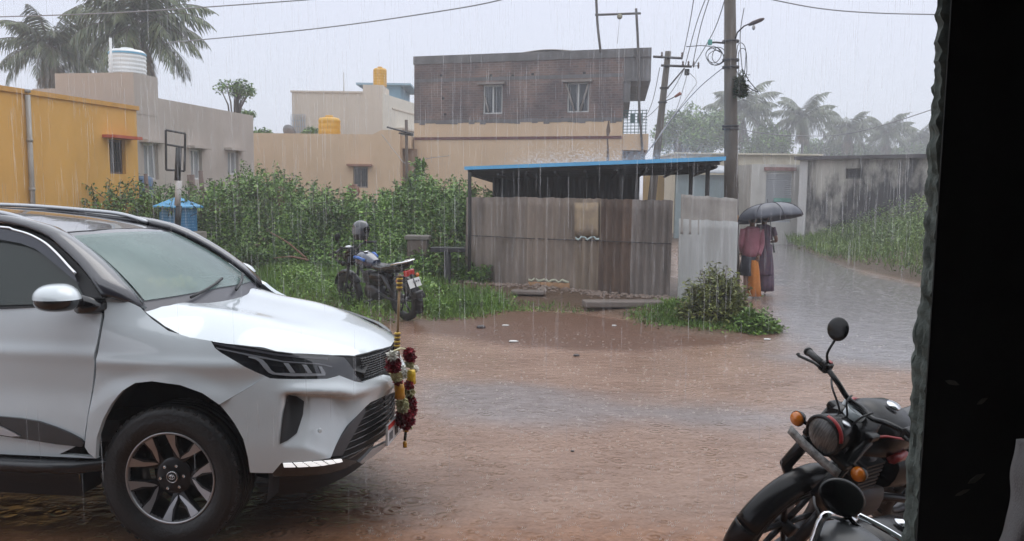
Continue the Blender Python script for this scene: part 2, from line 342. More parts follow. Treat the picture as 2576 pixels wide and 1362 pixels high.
# wall end: an irregular, hand-plastered edge
zs = np.linspace(.0, 3.2, 260); b = MB()
def rough_line(n, seed):
    r_ = np.random.default_rng(seed); o = np.zeros(n)
    for m_, a in ((5, .005), (14, .002), (61, .002), (140, .003), (250, .0035)): o += np.interp(np.linspace(0, 1, n), np.linspace(0, 1, m_), r_.normal(size=m_)*a)
    return o
RGH = [rough_line(260, 5), rough_line(260, 6)]; RG3 = [rough_line(260, 7+q) for q in range(9)]
e_bot = at(2262, 1362, 2.34); e_top = at(2362, 0, 2.34); f_bot = at(2308, 1362, 2.22); f_top = at(2376, 0, 2.22)
rows = []
for i, z in enumerate(zs):
    t = (z-e_bot.z)/(e_top.z-e_bot.z); k = RGH[0][i]+.014*math.exp(-((z-1.47)/.13)**2)
    k2 = RGH[1][i]
    a_ = e_bot.lerp(e_top, t); c_ = f_bot.lerp(f_top, t); xe = a_.x-k*.8; xf = c_.x-k2*.9
    row = [Vector((4.2, 2.36, z)), Vector((xe+.08, 2.355, z)), Vector((xe+.02, 2.345, z)), Vector((xe, 2.33, z))]
    for q_ in range(9): q = (q_+1)/10; row.append(Vector((xe+(xf-xe)*q+.55*RG3[q_][i], 2.33-.10*q+.4*RG3[(q_*2) % 9][259-i], z)))
    row += [Vector((xf, 2.225, z)), Vector((xf+.03, 2.205, z)), Vector((4.2, 2.20, z))]
    rows.append(row)
b.grid([r_[::-1] for r_ in rows], True); put(b.build('wall', M_plas, None, sharp=50), sh)
b = MB()
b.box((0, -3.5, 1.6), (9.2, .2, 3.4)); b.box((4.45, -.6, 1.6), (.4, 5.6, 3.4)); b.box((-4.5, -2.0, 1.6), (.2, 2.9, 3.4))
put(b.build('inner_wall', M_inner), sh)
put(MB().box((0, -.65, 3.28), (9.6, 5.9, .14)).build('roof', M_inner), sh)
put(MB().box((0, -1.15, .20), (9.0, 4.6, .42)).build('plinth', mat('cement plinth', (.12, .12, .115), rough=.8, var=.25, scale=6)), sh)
put(MB().sheet([[Vector((x, 2.198, z)) for x in np.linspace(1.16, 4.2, 12)] for z in np.linspace(0, 3.2, 12)][::-1], .006, False).build('wall_face', M_inner), sh)  # sheet in the shade-darkened colour over the wall's unlit face
# pale chips in the paint of the dark face
for (px, py, w, h, a) in ((2395, 963, 20, 7, -.35), (2470, 1010, 16, 6, .5), (2455, 1205, 26, 8, .5), (2420, 1240, 22, 5, .4)):
    p = at(px, py, 2.19); s = 2.2/F
    b = MB(); b.prism([(-w*s*.9, -h*s*.3), (-w*s*.3, -h*s), (w*s*.5, -h*s*.5), (w*s, h*s*.2), (w*s*.3, h*s), (-w*s*.5, h*s*.5)], .003, M=Matrix.Rotation(R(90), 4, 'X') @ Matrix.Rotation(a, 4, 'Z'), c=(p.x, 2.1915, p.z)); put(b.build('paint_chip', mat('chipped lime', (.11, .105, .09), rough=.9)), sh)
# grey cloth at the lower right corner
rows = []
for i in range(26):
    t = i/25; py = 1105+300*t; xl = 2556-7*math.sin(t*7)-62*t**1.7+2*math.sin(t*17)
    row = []
    for j in range(16):
        q = j/15; p = at(xl+q*190, py, 1.72-.16*math.sin(math.pi*min(1, q*1.15))+.014*math.sin(q*11+t*4)+.006*math.sin(t*13+q*5)); row.append(p)
    rows.append(row)
b = MB(); b.sheet(rows, .012); tag(b.build('hanging_cloth', mat('grey cloth', (.12, .12, .125), rough=.9, var=.12, scale=14, bump=.3, bscale=160)), 'crumpled light grey cloth at the lower right corner against the dark wall', 'cloth')
CARM = [[0.9954, -0.09585, 0.0], [0.09579, 0.99479, -0.03499], [0.00335, 0.03483, 0.99939]]
CARO = [-1.7204, 5.0018, -0.0309]
D_ = {"fender":[[5.373,10.0],[5.713,9.873],[6.069,9.424],[6.32,8.772],[6.648,8.085],[7.088,7.657],[7.559,7.44],[7.527,7.441],[7.623,6.996],[7.77,6.675],[7.988,6.325],[8.32,5.844],[8.607,5.525],[8.842,5.317],[8.827,5.244],[7.771,3.883],[7.781,3.903],[7.425,4.459],[6.975,4.847],[6.457,4.997],[6.153,4.871],[5.943,4.462],[5.708,3.731],[5.525,3.037],[5.407,2.402],[5.362,1.685],[5.238,1.857],[5.182,2.041],[5.243,3.124],[5.316,4.315],[5.405,5.826],[5.399,6.117],[5.447,7.646],[5.464,8.944],[5.434,9.579]],"gap":[[5.174,2.185],[5.228,3.122],[5.299,4.313],[5.388,5.824],[5.382,6.115],[5.43,7.645],[5.449,8.944],[5.419,9.579],[5.365,10.0]],"bumper":[[8.842,5.308],[8.96,5.188],[9.139,5.14],[9.89,5.017],[10.491,4.903],[10.579,4.882],[11.041,4.948],[11.63,4.438],[12.013,4.228],[12.111,4.319],[13.032,4.32],[13.72,3.797],[13.872,3.616],[13.887,3.006],[13.805,3.051],[13.204,3.163],[12.381,3.142],[12.172,3.014],[11.829,2.713],[11.465,2.439],[11.18,2.157],[10.91,1.846],[10.663,1.522],[10.04,1.557],[9.248,1.612],[9.025,1.31],[8.452,1.364],[8.404,1.853],[8.303,2.45],[8.099,3.045],[7.777,3.863],[8.827,5.244]],"headlight":[[7.534,7.442],[7.933,7.269],[8.503,6.988],[9.12,6.654],[9.603,6.454],[10.921,6.051],[11.382,5.855],[11.572,5.455],[11.806,4.743],[12.015,4.252],[11.633,4.462],[11.044,4.971],[10.581,4.905],[10.491,4.91],[9.89,5.023],[9.139,5.146],[8.96,5.194],[8.842,5.317],[8.607,5.525],[8.32,5.844],[7.988,6.325],[7.77,6.675],[7.623,6.996]],"hl_tube":[[8.413,6.339],[8.588,6.227],[8.692,6.064],[8.797,5.751],[8.931,5.47],[9.035,5.366],[9.506,5.232],[10.069,5.139],[10.543,5.069],[10.55,5.168],[10.039,5.282],[9.096,5.454],[9.006,5.581],[8.887,5.931],[8.781,6.175],[8.601,6.35],[8.426,6.425]],"hl_bar":[[[9.314,5.941],[9.455,5.905],[9.635,5.379],[9.493,5.399]],[[9.83,5.781],[9.969,5.733],[10.129,5.277],[9.986,5.303]],[[10.341,5.604],[10.458,5.55],[10.571,5.163],[10.431,5.194]]],"hl_line":[[7.628,7.035],[8.139,6.733],[8.66,6.443],[9.331,6.051],[10.392,5.733],[10.837,5.482],[10.831,5.422],[10.386,5.672],[9.299,5.988],[8.631,6.322],[8.142,6.63],[7.697,6.903]],"hl_sheen":[[7.576,7.36],[7.936,7.186],[8.505,6.884],[9.119,6.534],[9.599,6.345],[10.749,5.995],[10.728,5.85],[9.594,6.228],[9.117,6.405],[8.508,6.73],[7.942,7.025],[7.594,7.235]],"grille":[[10.919,6.041],[11.83,5.768],[12.482,5.763],[13.298,5.715],[13.999,5.6],[14.0,5.601],[13.872,3.616],[13.72,3.813],[13.034,4.337],[12.112,4.335],[12.017,4.268],[11.806,4.743],[11.572,5.455],[11.379,5.839]],"lowgrille":[[13.887,3.006],[13.805,3.051],[13.204,3.163],[12.381,3.142],[12.172,3.014],[11.829,2.713],[11.465,2.439],[11.18,2.157],[10.91,1.846],[10.663,1.522],[11.095,1.407],[11.877,1.076],[12.477,1.179],[13.25,1.198],[14.0,1.128],[14.0,1.218]],"intake":[[9.447,4.148],[9.748,4.014],[9.983,3.704],[9.9,3.148],[9.674,2.526],[9.416,2.325],[9.204,2.249],[9.25,2.806],[9.325,3.525]],"ridge":[[9.291,4.344],[9.479,4.356],[10.214,4.217],[10.986,3.988],[11.453,3.744]],"recleft":[[9.298,4.305],[9.251,3.534],[9.205,2.811],[9.174,2.242]],"recbot":[[9.193,2.19],[9.785,2.06],[10.639,1.555]],"drlbox":[[9.025,1.301],[9.248,1.622],[10.642,1.492],[11.155,1.417],[11.095,1.407],[11.877,1.076],[11.299,0.992],[10.734,0.981],[9.598,1.121],[9.043,1.184]],"drl":[[9.267,1.592],[10.084,1.526],[11.082,1.392],[11.124,1.294],[10.36,1.339],[9.286,1.469]],"chin":[[11.826,1.093],[12.444,1.36],[13.228,1.302],[14.0,1.199],[14.0,1.338],[14.0,1.171],[13.323,1.15],[12.56,1.074],[11.97,0.994]],"clad":[[4.134,3.0],[4.352,2.961],[4.556,2.87],[4.76,2.685],[4.944,2.494],[5.107,2.305],[5.164,2.175],[5.125,2.035],[4.755,2.09],[4.349,2.221],[4.131,2.297]],"cladsil":[[4.133,2.675],[4.218,2.56],[4.305,2.422],[4.365,2.322],[4.275,2.299],[4.131,2.347]],"sillbot":[[4.122,1.765],[4.576,1.736],[4.931,1.723],[5.361,1.662]],"plate":[[0.98,-0.212,0.53],[0.976,-0.183,0.416]],"hood":[[-0.25,-0.715],[-0.138,-0.791],[-0.034,-0.818],[0.071,-0.784],[0.189,-0.776],[0.199,-0.783],[0.281,-0.776],[0.405,-0.763],[0.519,-0.724],[0.598,-0.674],[0.771,-0.533],[0.866,-0.436],[0.916,-0.325],[0.957,-0.15],[0.978,0.023],[0.977,0.065]],"cowl":[[-0.246,-0.715],[-0.207,-0.679],[-0.154,-0.583],[-0.138,-0.363],[-0.143,-0.075],[-0.127,0.204],[-0.088,0.404],[-0.196,0.836]],"pillarline":[[-1.082,1.726],[-0.99,1.714],[-0.895,1.693],[-0.819,1.672],[-0.748,1.644],[-0.694,1.611],[-0.638,1.575],[-0.584,1.539],[-0.528,1.5],[-0.442,1.43],[-0.357,1.348]],"chrome":[[-1.073,1.704],[-0.981,1.69],[-0.886,1.669],[-0.817,1.644],[-0.76,1.618],[-0.706,1.585],[-0.65,1.547],[-0.592,1.504],[-0.532,1.462]],"visor":[[-1.044,1.63],[-0.907,1.611],[-0.811,1.583],[-0.738,1.546],[-0.653,1.497],[-0.584,1.457],[-0.527,1.424],[-0.497,1.41]],"belt":[[-0.913,1.305],[-0.669,1.259],[-0.357,1.348]]}
# --- car body surface (numpy) ---
NU_REF=[(-3.72,-.78),(-3.35,-.89),(-2.6,-.925),(-1.7,-.93),(-1.0,-.93),(-.5,-.93),(-.2,-.935),(.1,-.935),(.35,-.915),(.55,-.86),(.72,-.76),(.845,-.62),(.925,-.45),(.975,-.25),(1.0,0.)]
NZ=[.22,.38,.55,.70,.82,.92,1.02,1.10,1.17,1.25,1.34]
# inward offsets per row: door, fender, front (along -x), corner
OFF_D=[.09,.02,.0,.0,.0,.0,.0,.005,.01,.02,.04]
OFF_F=[.07,.015,.0,.0,.0,.0,.008,.03,.065,.13,.19]
OFF_C=[.07,.015,.0,.0,.0,.02,.05,.10,.17,.26,.36]
def build_net():
    nu=len(NU_REF); nz=len(NZ); net=np.zeros((nu,nz,3))
    # fender centre normals in plan
    pts=np.array(NU_REF)
    for i in range(nu):
        a=pts[max(i-1,0)]; b=pts[min(i+1,nu-1)]
        t=b-a
        if i==nu-1: t=np.array([0,1.])
        t=t/np.linalg.norm(t); n=np.array([-t[1],t[0]])  # inward
        for j,z in enumerate(NZ):
            if i<=5: o=OFF_D[j]
            elif i<=8:
                w=(i-5)/2.; w=min(w,1); o=OFF_D[j]*(1-w)+OFF_F[j]*w
            else:
                w=min((i-8)/3.,1); o=OFF_F[j]*(1-w)+OFF_C[j]*w
                if i>=12 and j>=5: o=o*[.85,.6,.45][min(i-12,2)]
            q=pts[i]+n*o
            net[i,j]=(q[0],q[1],z)
    return net
NET=build_net()
def _cr(p0,p1,p2,p3,t):
    return .5*((2*p1)+(-p0+p2)*t+(2*p0-5*p1+4*p2-p3)*t*t+(-p0+3*p1-3*p2+p3)*t**3)
def W(u,v):
    """u,v arrays in index units -> (n,3)"""
    u=np.atleast_1d(np.asarray(u,float)); v=np.atleast_1d(np.asarray(v,float))
    nu,nz,_=NET.shape
    u=np.clip(u,0,nu-1-1e-6); v=np.clip(v,0,nz-1-1e-6)
    iu=np.floor(u).astype(int); iv=np.floor(v).astype(int); fu=(u-iu)[:,None]; fv=(v-iv)[:,None]
    def N(i,j):
        j=np.clip(j,0,nz-1)
        mir=(i>nu-1); ii=np.where(mir,2*(nu-1)-i,np.clip(i,0,nu-1))
        r=NET[ii,j].copy(); r[mir,1]*=-1; return r
    rows=[]
    for dj in (-1,0,1,2):
        rows.append(_cr(*[N(iu+di,iv+dj) for di in (-1,0,1,2)],fu))
    return _cr(*rows,fv)
def Wn(u,v):
    e=.02
    du=W(np.asarray(u)+e,v)-W(np.asarray(u)-e,v); dv=W(u,np.asarray(v)+e)-W(u,np.asarray(v)-e)
    n=np.cross(du,dv); return n/np.maximum(np.linalg.norm(n,axis=1)[:,None],1e-9)
# hood height
HX=[-.6,-.3,-.15,.0,.3,.6,.8,.93,1.0,1.1]; HZ=[1.33,1.288,1.27,1.247,1.20,1.135,1.075,1.015,.972,.90]
def hood_z(x,y):
    x=np.asarray(x,float);ay=np.abs(np.asarray(y,float))
    z=np.interp(x,HX,HZ)
    z=(z+np.interp(x-.05,HX,HZ)+np.interp(x+.05,HX,HZ))/3
    f=np.clip((x+.28)/.35,0,1)            # flat at the cowl, crowned forward
    edge=.80+.06*np.clip((.1-x)/.3,0,1)-.30*np.clip((x-.45)/.5,0,1)
    r=ay/edge
    sh=.022*np.exp(-((r-.62)/.2)**2)      # raised shoulders
    return z+sh*np.clip((.75-x)/.4,0,1)-.10*f*np.clip(r,0,1.35)**4-.012*r**2
def side_y(z): return -(.905-.55*(np.asarray(z)-1.33))
def windshield(s,t):
    s=np.asarray(s,float);t=np.asarray(t,float)
    bx=-.20+.15*(1-s*s); by=.77*s; bz=1.262+.0*s
    tx=-.80+.07*(1-s*s); ty=.60*s; tz=1.675+.022*(1-s*s)
    x=bx*(1-t)+tx*t; y=by*(1-t)+ty*t; z=bz*(1-t)+tz*t
    b=.035*4*t*(1-t)
    return np.stack([x+b*.57,y,z+b*.82],-1)
RX=[-3.75,-3.4,-2.9,-2.1,-1.7,-1.3,-1.0,-.8,-.7]; RZ=[1.60,1.72,1.775,1.795,1.782,1.755,1.718,1.677,1.65]
def roof_z(x,y):
    x=np.asarray(x,float);y=np.abs(np.asarray(y,float))
    z=(np.interp(x,RX,RZ)+np.interp(x-.1,RX,RZ)+np.interp(x+.1,RX,RZ))/3
    return z+.03*(1-(y/.6)**2)
# ================================================================== white SUV
def surf_panel(parts, poly, fmap, step, th=.012, off=0., disp=None, sy=1, mb=None, inter=True, dens=None):
    """a body panel: outline on a surface, filled with a fine mesh, with returned edges"""
    poly = [Vector(p) for p in poly]
    if len(poly) > 1 and (poly[0]-poly[-1]).length < 1e-4: poly = poly[:-1]
    B_ = []
    for i, p in enumerate(poly):
        q = poly[(i+1) % len(poly)]; n = max(1, int((q-p).length/(dens or step*.7)))
        for k in range(n): B_.append(p.lerp(q, k/n))
    nb = len(B_); arr = np.array([[p.x, p.y] for p in B_])
    x0, y0 = arr.min(0); x1, y1 = arr.max(0)
    gx, gy = np.meshgrid(np.arange(x0+step*.5, x1, step), np.arange(y0+step*.5, y1, step)); G = np.stack([gx.ravel(), gy.ravel()], 1)
    ins = np.zeros(len(G), bool); dm = np.full(len(G), 9e9)
    for i in range(nb):
        a = arr[i]; b = arr[(i+1) % nb]
        c = ((a[1] > G[:, 1]) != (b[1] > G[:, 1])); den = (b[1]-a[1]) if abs(b[1]-a[1]) > 1e-12 else 1e-12
        xx = a[0]+(G[:, 1]-a[1])*(b[0]-a[0])/den; ins ^= c & (G[:, 0] < xx)
        ab = b-a; t = np.clip(((G-a)@ab)/max(ab@ab, 1e-12), 0, 1); dm = np.minimum(dm, np.linalg.norm(G-a-t[:, None]*ab, axis=1))
    G = G[ins & (dm > step*.45)]
    pts = B_+[Vector(g) for g in G]
    vs_, es_, fs_, *_ = delaunay_2d_cdt(pts, [(i, (i+1) % nb) for i in range(nb)], [], 1, 1e-6)
    uv = np.array([[p.x, p.y] for p in vs_]); P = fmap(uv[:, 0], uv[:, 1])
    e_ = 1e-3
    n = np.cross(fmap(uv[:, 0]+e_, uv[:, 1])-fmap(uv[:, 0]-e_, uv[:, 1]), fmap(uv[:, 0], uv[:, 1]+e_)-fmap(uv[:, 0], uv[:, 1]-e_))
    n /= np.maximum(np.linalg.norm(n, axis=1, keepdims=True), 1e-12)
    ctr = P.mean(0); 
    if (n.mean(0)@(ctr-np.array([-1.2, 0, .75]))) < 0: n = -n
    d = np.full(len(P), off, float)
    if disp is not None: d = d+disp(uv[:, 0], uv[:, 1])
    P = P+n*d[:, None]; Q = P-n*th
    if sy < 0: P = P*[1, -1, 1]; Q = Q*[1, -1, 1]; n = n*[1, -1, 1]
    F_ = []; cnt = {}
    for f in fs_:
        f = list(f); a, b, c = P[f[0]], P[f[1]], P[f[2]]
        if np.cross(b-a, c-a)@n[f[0]] < 0: f = f[::-1]
        F_.append(f)
        for i in range(len(f)): k = (f[i], f[(i+1) % len(f)]); cnt[k] = 1
    mb._add(P, F_, True)
    sk = [k for k in cnt if (k[1], k[0]) not in cnt]
    if th:
        V = []; S = []
        for a, b in sk: j = len(V); V += [P[a], P[b], Q[b], Q[a]]; S.append((j+1, j, j+3, j+2))
        mb._add(V, S, False)
    return mb
M_white = mat('pearl white paint', (.66, .715, .745), rough=.20, coat=1.0, spec=.5, var=.03, scale=1.5, bump=.035, bscale=140)
M_blackgl = mat('gloss black trim', (.012, .012, .014), rough=.12, coat=.6)
M_blackmt = mat('matt black plastic', (.016, .016, .018), rough=.55, bump=.1, bscale=300)
M_roof = mat('wet dark grey roof paint', (.045, .045, .055), rough=.16, coat=1., bump=.06, bscale=160)
M_chrome = mat('bright chrome', (.75, .76, .78), rough=.12, metal=1.)
M_silver = mat('satin silver', (.45, .46, .48), rough=.3, metal=.8)
M_rubber = mat('wet tyre rubber', (.016, .016, .017), rough=.42, bump=.25, bscale=60)
M_mach = mat('machined alloy', (.40, .40, .415), rough=.3, metal=.8)
M_dkalloy = mat('dark alloy', (.02, .02, .023), rough=.25, metal=.3)
M_lamp = mat('clear lamp plastic', (.26, .27, .29), rough=.15, coat=1.)
M_lampdark = mat('smoked lamp glass', (.018, .019, .022), rough=.06, coat=1.)
M_glass = mat('fogged wet windscreen', (.215, .30, .285), rough=.10, coat=.0, spec=.42, alpha=.66, var=.12, scale=3.5, bump=.05, bscale=90)
M_sideglass = mat('tinted side glass', (.022, .032, .030), rough=.05, spec=.45, alpha=.93)
M_drl = mat('lit white lamp strip', (1, 1, 1), rough=.3, emit=.55)
M_interior = mat('dark cabin trim', (.035, .035, .037), rough=.8)
car = thing('white_suv', 'white car with dark grey roof and flower garland on its nose, parked at the left', 'car')
car.matrix_world = Matrix(((CARM[0][0], CARM[1][0], CARM[2][0], CARO[0]), (CARM[0][1], CARM[1][1], CARM[2][1], CARO[1]), (CARM[0][2], CARM[1][2], CARM[2][2], CARO[2]), (0, 0, 0, 1)))
def carpt(x, y, z): return car.matrix_world @ Vector((x, y, z))
def interp(poly, x): 
    p = np.array(poly); o = np.argsort(p[:, 0]); return np.interp(x, p[o, 0], p[o, 1])
def sstep(a, b, x): t = np.clip((x-a)/(b-a), 0, 1); return t*t*(3-2*t)
_rid = np.array(D_['ridge']); _lef = np.array(D_['recleft']); _bot = np.array(D_['recbot'])
def bumper_disp(u, v):
    vt = np.interp(u, _rid[:, 0], _rid[:, 1]); o = np.argsort(_lef[:, 1]); ul = np.interp(v, _lef[o, 1], _lef[o, 0]); vb = np.interp(u, _bot[:, 0], _bot[:, 1])
    lin = np.clip((v-vb)/np.maximum(vt-vb, .1), 0, 1)
    d = -.105*sstep(0, .22, vt-v)*sstep(0, .22, u-ul)*lin**.8*(1-sstep(10.9, 12.4, u))
    d = d+.018*np.exp(-((v-vt-.12)/.35)**2)*sstep(9.0, 9.6, u)*(1-sstep(12.5, 14, u))       # ridge above the recess
    d = d+.03*sstep(12.1, 13.4, u)*sstep(2.9, 3.6, v)*(1-sstep(4.0, 4.7, v))                # nose bar under the grille
    return d
def fender_disp(u, v):
    # shoulder crease over the arch, flared lip round the wheel opening
    P = W(u, v); r = np.hypot(P[:, 0], P[:, 2]-.40)
    return .012*np.exp(-((v-5.9)/.35)**2)-.010*np.exp(-((v-4.9)/.5)**2)*sstep(5.4, 6.2, u)+.016*(1-sstep(.50, .60, r))
def wmap(u, v): return W(u, v)
def both(name, poly, fmap, step, m, th=.012, off=0., disp=None, label=None):
    for sy in (1, -1):
        o = surf_panel(None, poly, fmap, step, th, off, disp, sy, MB()).build(name, m, car)
        if label: o['label'] = label
def joined(name, polys, fmap, step, m, th=.012, off=0., disp=None, parent=None):
    b = MB()
    for poly in polys:
        for sy in (1, -1): surf_panel(None, poly, fmap, step, th, off, disp, sy, b)
    return b.build(name, m, parent or car)
# inverse of the body surface on the flank: x,z -> u,v
_us = np.linspace(0, 9, 361); _vx = W(_us, np.full(361, 4.))[:, 0]
def suv(x, z): return (float(np.interp(x, _vx, _us)), float(np.interp(z, NZ, np.arange(len(NZ)))))
both('front_fender', D_['fender'], wmap, .13, M_white, th=.03, disp=fender_disp)
gap = [(u-.034, v) for u, v in D_['gap']]
door = [suv(-1.45, .50)]+[suv(-.6, .50)]+gap+[suv(-.6, 1.325), suv(-1.45, 1.295)]
def door_disp(u, v): return .010*np.exp(-((v-6.3)/.5)**2)-.012*np.exp(-((v-4.2)/1.0)**2)
both('front_door', door, wmap, .16, M_white, th=.03, disp=door_disp)
both('rear_door', [suv(-2.45, .95), suv(-2.33, .70), suv(-2.30, .50), suv(-1.465, .50), suv(-1.465, 1.295), suv(-2.45, 1.29)], wmap, .16, M_white, th=.03, disp=door_disp)
arcr = [suv(-2.745+.50*math.cos(t), .40+.50*math.sin(t)) for t in np.linspace(2.95, .35, 12)]
both('quarter_panel', [suv(-3.70, .5), suv(-3.25, .5)]+arcr+[suv(-2.47, .97), suv(-2.47, 1.29), suv(-3.66, 1.28)], wmap, .16, M_white, th=.03)
both('door_trim', [suv(-1.30, .60), suv(-1.36, .68)]+D_['clad'], wmap, .12, M_blackgl, th=.015, off=.012)
both('trim_accent', [suv(-1.28, .625), suv(-1.30, .66)]+D_['cladsil'], wmap, .12, M_silver, th=.01, off=.02)
both('sill', [suv(-2.30, .49)]+[(u, v) for u, v in [suv(-2.30, .435)]]+[(u, v-.0) for u, v in D_['sillbot']][0:]+[suv(-.43, .49)], wmap, .15, M_white, th=.03)
bmp = D_['bumper']; bmp = bmp[:13]+[(14., 3.60), (14., 3.02)]+bmp[13:]
joined('front_bumper', [bmp], wmap, .10, M_white, th=.035, disp=bumper_disp)
rdisp = lambda u, v: bumper_disp(u, v)
both('side_intake', D_['intake'], wmap, .10, M_blackmt, th=.0, off=.006, disp=rdisp)
for sy in (1, -1):
    h = surf_panel(None, D_['headlight'], wmap, .12, .02, -.006, None, sy, MB()).build('headlight', M_lampdark, car)
    b = MB(); surf_panel(None, D_['hl_tube'], wmap, .12, .004, .0, None, sy, b)
    for q in D_['hl_bar']: surf_panel(None, q, wmap, .12, .004, -.001, None, sy, b)
    b.build('lamp_guide', M_lamp, h)
    surf_panel(None, D_['hl_line'], wmap, .12, .004, -.002, None, sy, MB()).build('lamp_trim', mat('lamp trim', (.16, .165, .18), rough=.2, coat=1.), h)
    surf_panel(None, D_['hl_sheen'], wmap, .12, .004, -.003, None, sy, MB()).build('lamp_sheen', mat('lamp sheen', (.06, .06, .07), rough=.15, coat=1.), h)  # grey sheen along the headlight top, painted as a separate strip
g_ = joined('grille', [[p if p[0] < 13.99 else (14., p[1]) for p in D_['grille']]], wmap, .14, M_blackmt, th=.02, off=-.022)
b = MB()
for i in range(9):
    v_ = 4.5+.13*i
    for sy in (1, -1):
        us = np.linspace(12.1+.0*i, 14, 14); p = W(us, np.full(14, v_))-[.006, 0, 0]; p[:, 1] *= sy; b.tube([Vector(q) for q in p], .004, 5)
for i in range(12):
    for sy in (1, -1):
        p = W(np.full(8, 12.2+.15*i), np.linspace(4.4, 5.6, 8))-[.006, 0, 0]; p[:, 1] *= sy; b.tube([Vector(q) for q in p], .003, 5)
b.build('grille_mesh', M_blackgl, g_)
lg = joined('lower_grille', [[p if p[0] < 13.99 else (14., p[1]) for p in D_['lowgrille']]], wmap, .14, M_blackmt, th=.02, off=-.07)
b = MB()
for i in range(8):
    for sy in (1, -1):
        v_ = 1.35+.22*i; u0 = 10.9+.17*i; us = np.linspace(u0, 14, 14); p = W(us, np.full(14, v_)); nn = Wn(us, np.full(14, v_)); p = p-np.abs(nn)*[.045, 0, 0]; p[:, 1] *= sy
        b.tube([Vector(q) for q in p], .008, 5, flat=.5)
b.build('grille_slat', M_blackgl, lg)
both('grille_surround', [D_['lowgrille'][i] for i in (4, 5, 6, 7, 8, 9)]+[(11.2, 1.45), (11.55, 1.9), (11.9, 2.3), (12.3, 2.75)], wmap, .12, mat('grey plastic trim', (.07, .075, .085), rough=.35), th=.03, off=-.02)
both('lamp_housing', D_['drlbox'], wmap, .12, M_blackgl, th=.05, off=-.006)
drl = D_['drl']; dt, db_ = [drl[0], drl[1], drl[2]], [drl[5], drl[4], drl[3]]
def alongp(L_, t): t = t*2; i = min(1, int(t)); f = t-i; return (L_[i][0]*(1-f)+L_[i+1][0]*f, L_[i][1]*(1-f)+L_[i+1][1]*f)
for q in range(6): both('running_light', [alongp(dt, q/6+.012), alongp(dt, (q+1)/6-.012), alongp(db_, (q+1)/6-.012), alongp(db_, q/6+.012)], wmap, .06, M_drl, th=.012, off=.004)
joined('skid_trim', [[p if p[0] < 13.95 else (14., p[1]) for p in D_['chin']]], wmap, .14, M_silver, th=.02, off=.012)
M_mark = mat('faded plate marking', (.12, .12, .13), rough=.5)
# number plate at the nose
pl = MB().box((1.012, 0, .487), (.016, .50, .125), bev=.004).build('number_plate', mat('white plate', (.62, .62, .63), rough=.4, var=.12, scale=14), car)
MB().box((1.0215, 0, .535), (.004, .492, .028)).build('plate_band', mat('red plate band', (.55, .04, .03), rough=.4), pl)
for i in range(9):
    if i in (2, 5): continue
    b = MB(); y = -.205+.046*i
    b.box((1.0215, y-.010, .472), (.003, .008, .05)); b.box((1.0215, y+.010, .472), (.003, .008, .05)); b.box((1.0215, y, .452+.02*(i % 3)), (.003, .014, .009))
    b.build('plate_marking', M_mark, pl)
# bonnet
hp = [(-.25, -.718), (-.17, -.770), (-.06, -.806), (.07, -.806), (.19, -.797), (.281, -.780), (.405, -.757), (.519, -.722), (.598, -.674), (.771, -.533), (.866, -.436), (.916, -.325), (.955, -.16), (.972, 0)]
cw = [(-.105, 0), (-.11, -.2), (-.125, -.40), (-.15, -.58), (-.20, -.68)]
def hmap(x, y): return np.stack([x, y, hood_z(x, y)], -1)
hb = MB(); full = hp+[(x, -y) for x, y in hp[::-1][1:]]+[(x, -y) for x, y in cw[::-1]]+cw[1:]
surf_panel(None, full, hmap, .035, .03, 0, None, 1, hb); hb.build('bonnet', M_white, car)
b = MB()
for sy in (1, -1): b.tube([Vector((x, y*sy, float(hood_z(x, y))-.004)) for x, y in [(q[0]-.0, q[1]-.004) for q in hp[:13]]], .0065, 6)
b.build('bonnet_gap_line', M_blackmt, car)  # black tube along the edge, drawn in for the dark bonnet gap
# dark inner shell behind the panel gaps, wheel wells, floor
b = MB()
for sy in (1, -1):
    us = np.linspace(.3, 14, 110); vs_ = np.linspace(.2, 9.2, 40)
    for i in range(len(us)-1):
        for j in range(len(vs_)-1):
            q = W(np.array([us[i], us[i+1], us[i+1], us[i]]), np.array([vs_[j], vs_[j], vs_[j+1], vs_[j+1]])); c = q.mean(0)
            if math.hypot(c[0], c[2]-.39) < .54 and abs(c[1]) > .55 and c[2] < .95: continue
            if math.hypot(c[0]+2.745, c[2]-.39) < .54 and abs(c[1]) > .55 and c[2] < .95: continue
            if c[2] > 1.0 and c[0] > -.25 and c[2] > hood_z(c[0], c[1])-.07: continue
            n = np.abs(Wn(us[i], vs_[j])[0])*np.array([1 if c[0] > -1 else -1, -1, 0]); q = q-n*np.where(c[0] > .45, .14, .035); q[:, 1] *= sy
            b._add(q, [(0, 1, 2, 3) if sy > 0 else (3, 2, 1, 0)], True)
for x in (-2.745, 0):
    for sy in (1, -1):
        T = Matrix.Translation((x, sy*.56, .40)) @ Matrix.Rotation(R(90)*-sy, 4, 'X')
        b.lathe([(.0, 0), (.52, 0), (.53, .02), (.53, .29)], M=T, n=40, arc=(math.pi-.25, 2*math.pi+.25) if sy > 0 else (-.25, math.pi+.25))
b.box((-1.6, 0, .47), (3.9, 1.1, .26)); b.box((.15, 0, .78), (.9, .95, .36)); b.box((-1.35, 0, .62), (2.1, 1.7, .12))
b.build('inner_body', M_blackmt, car)
hz = [(x, -.70) for x in np.linspace(-.2, .55, 6)]
b = MB(); b.grid([[Vector((x, y, float(hood_z(x, abs(y)))-.05)) for y in np.linspace(-.78, .78, 15)*(1-.45*max(0, (x-.4)/.55))] for x in np.linspace(-.3, .93, 16)]); b.build('bonnet_lining', M_blackmt, car)
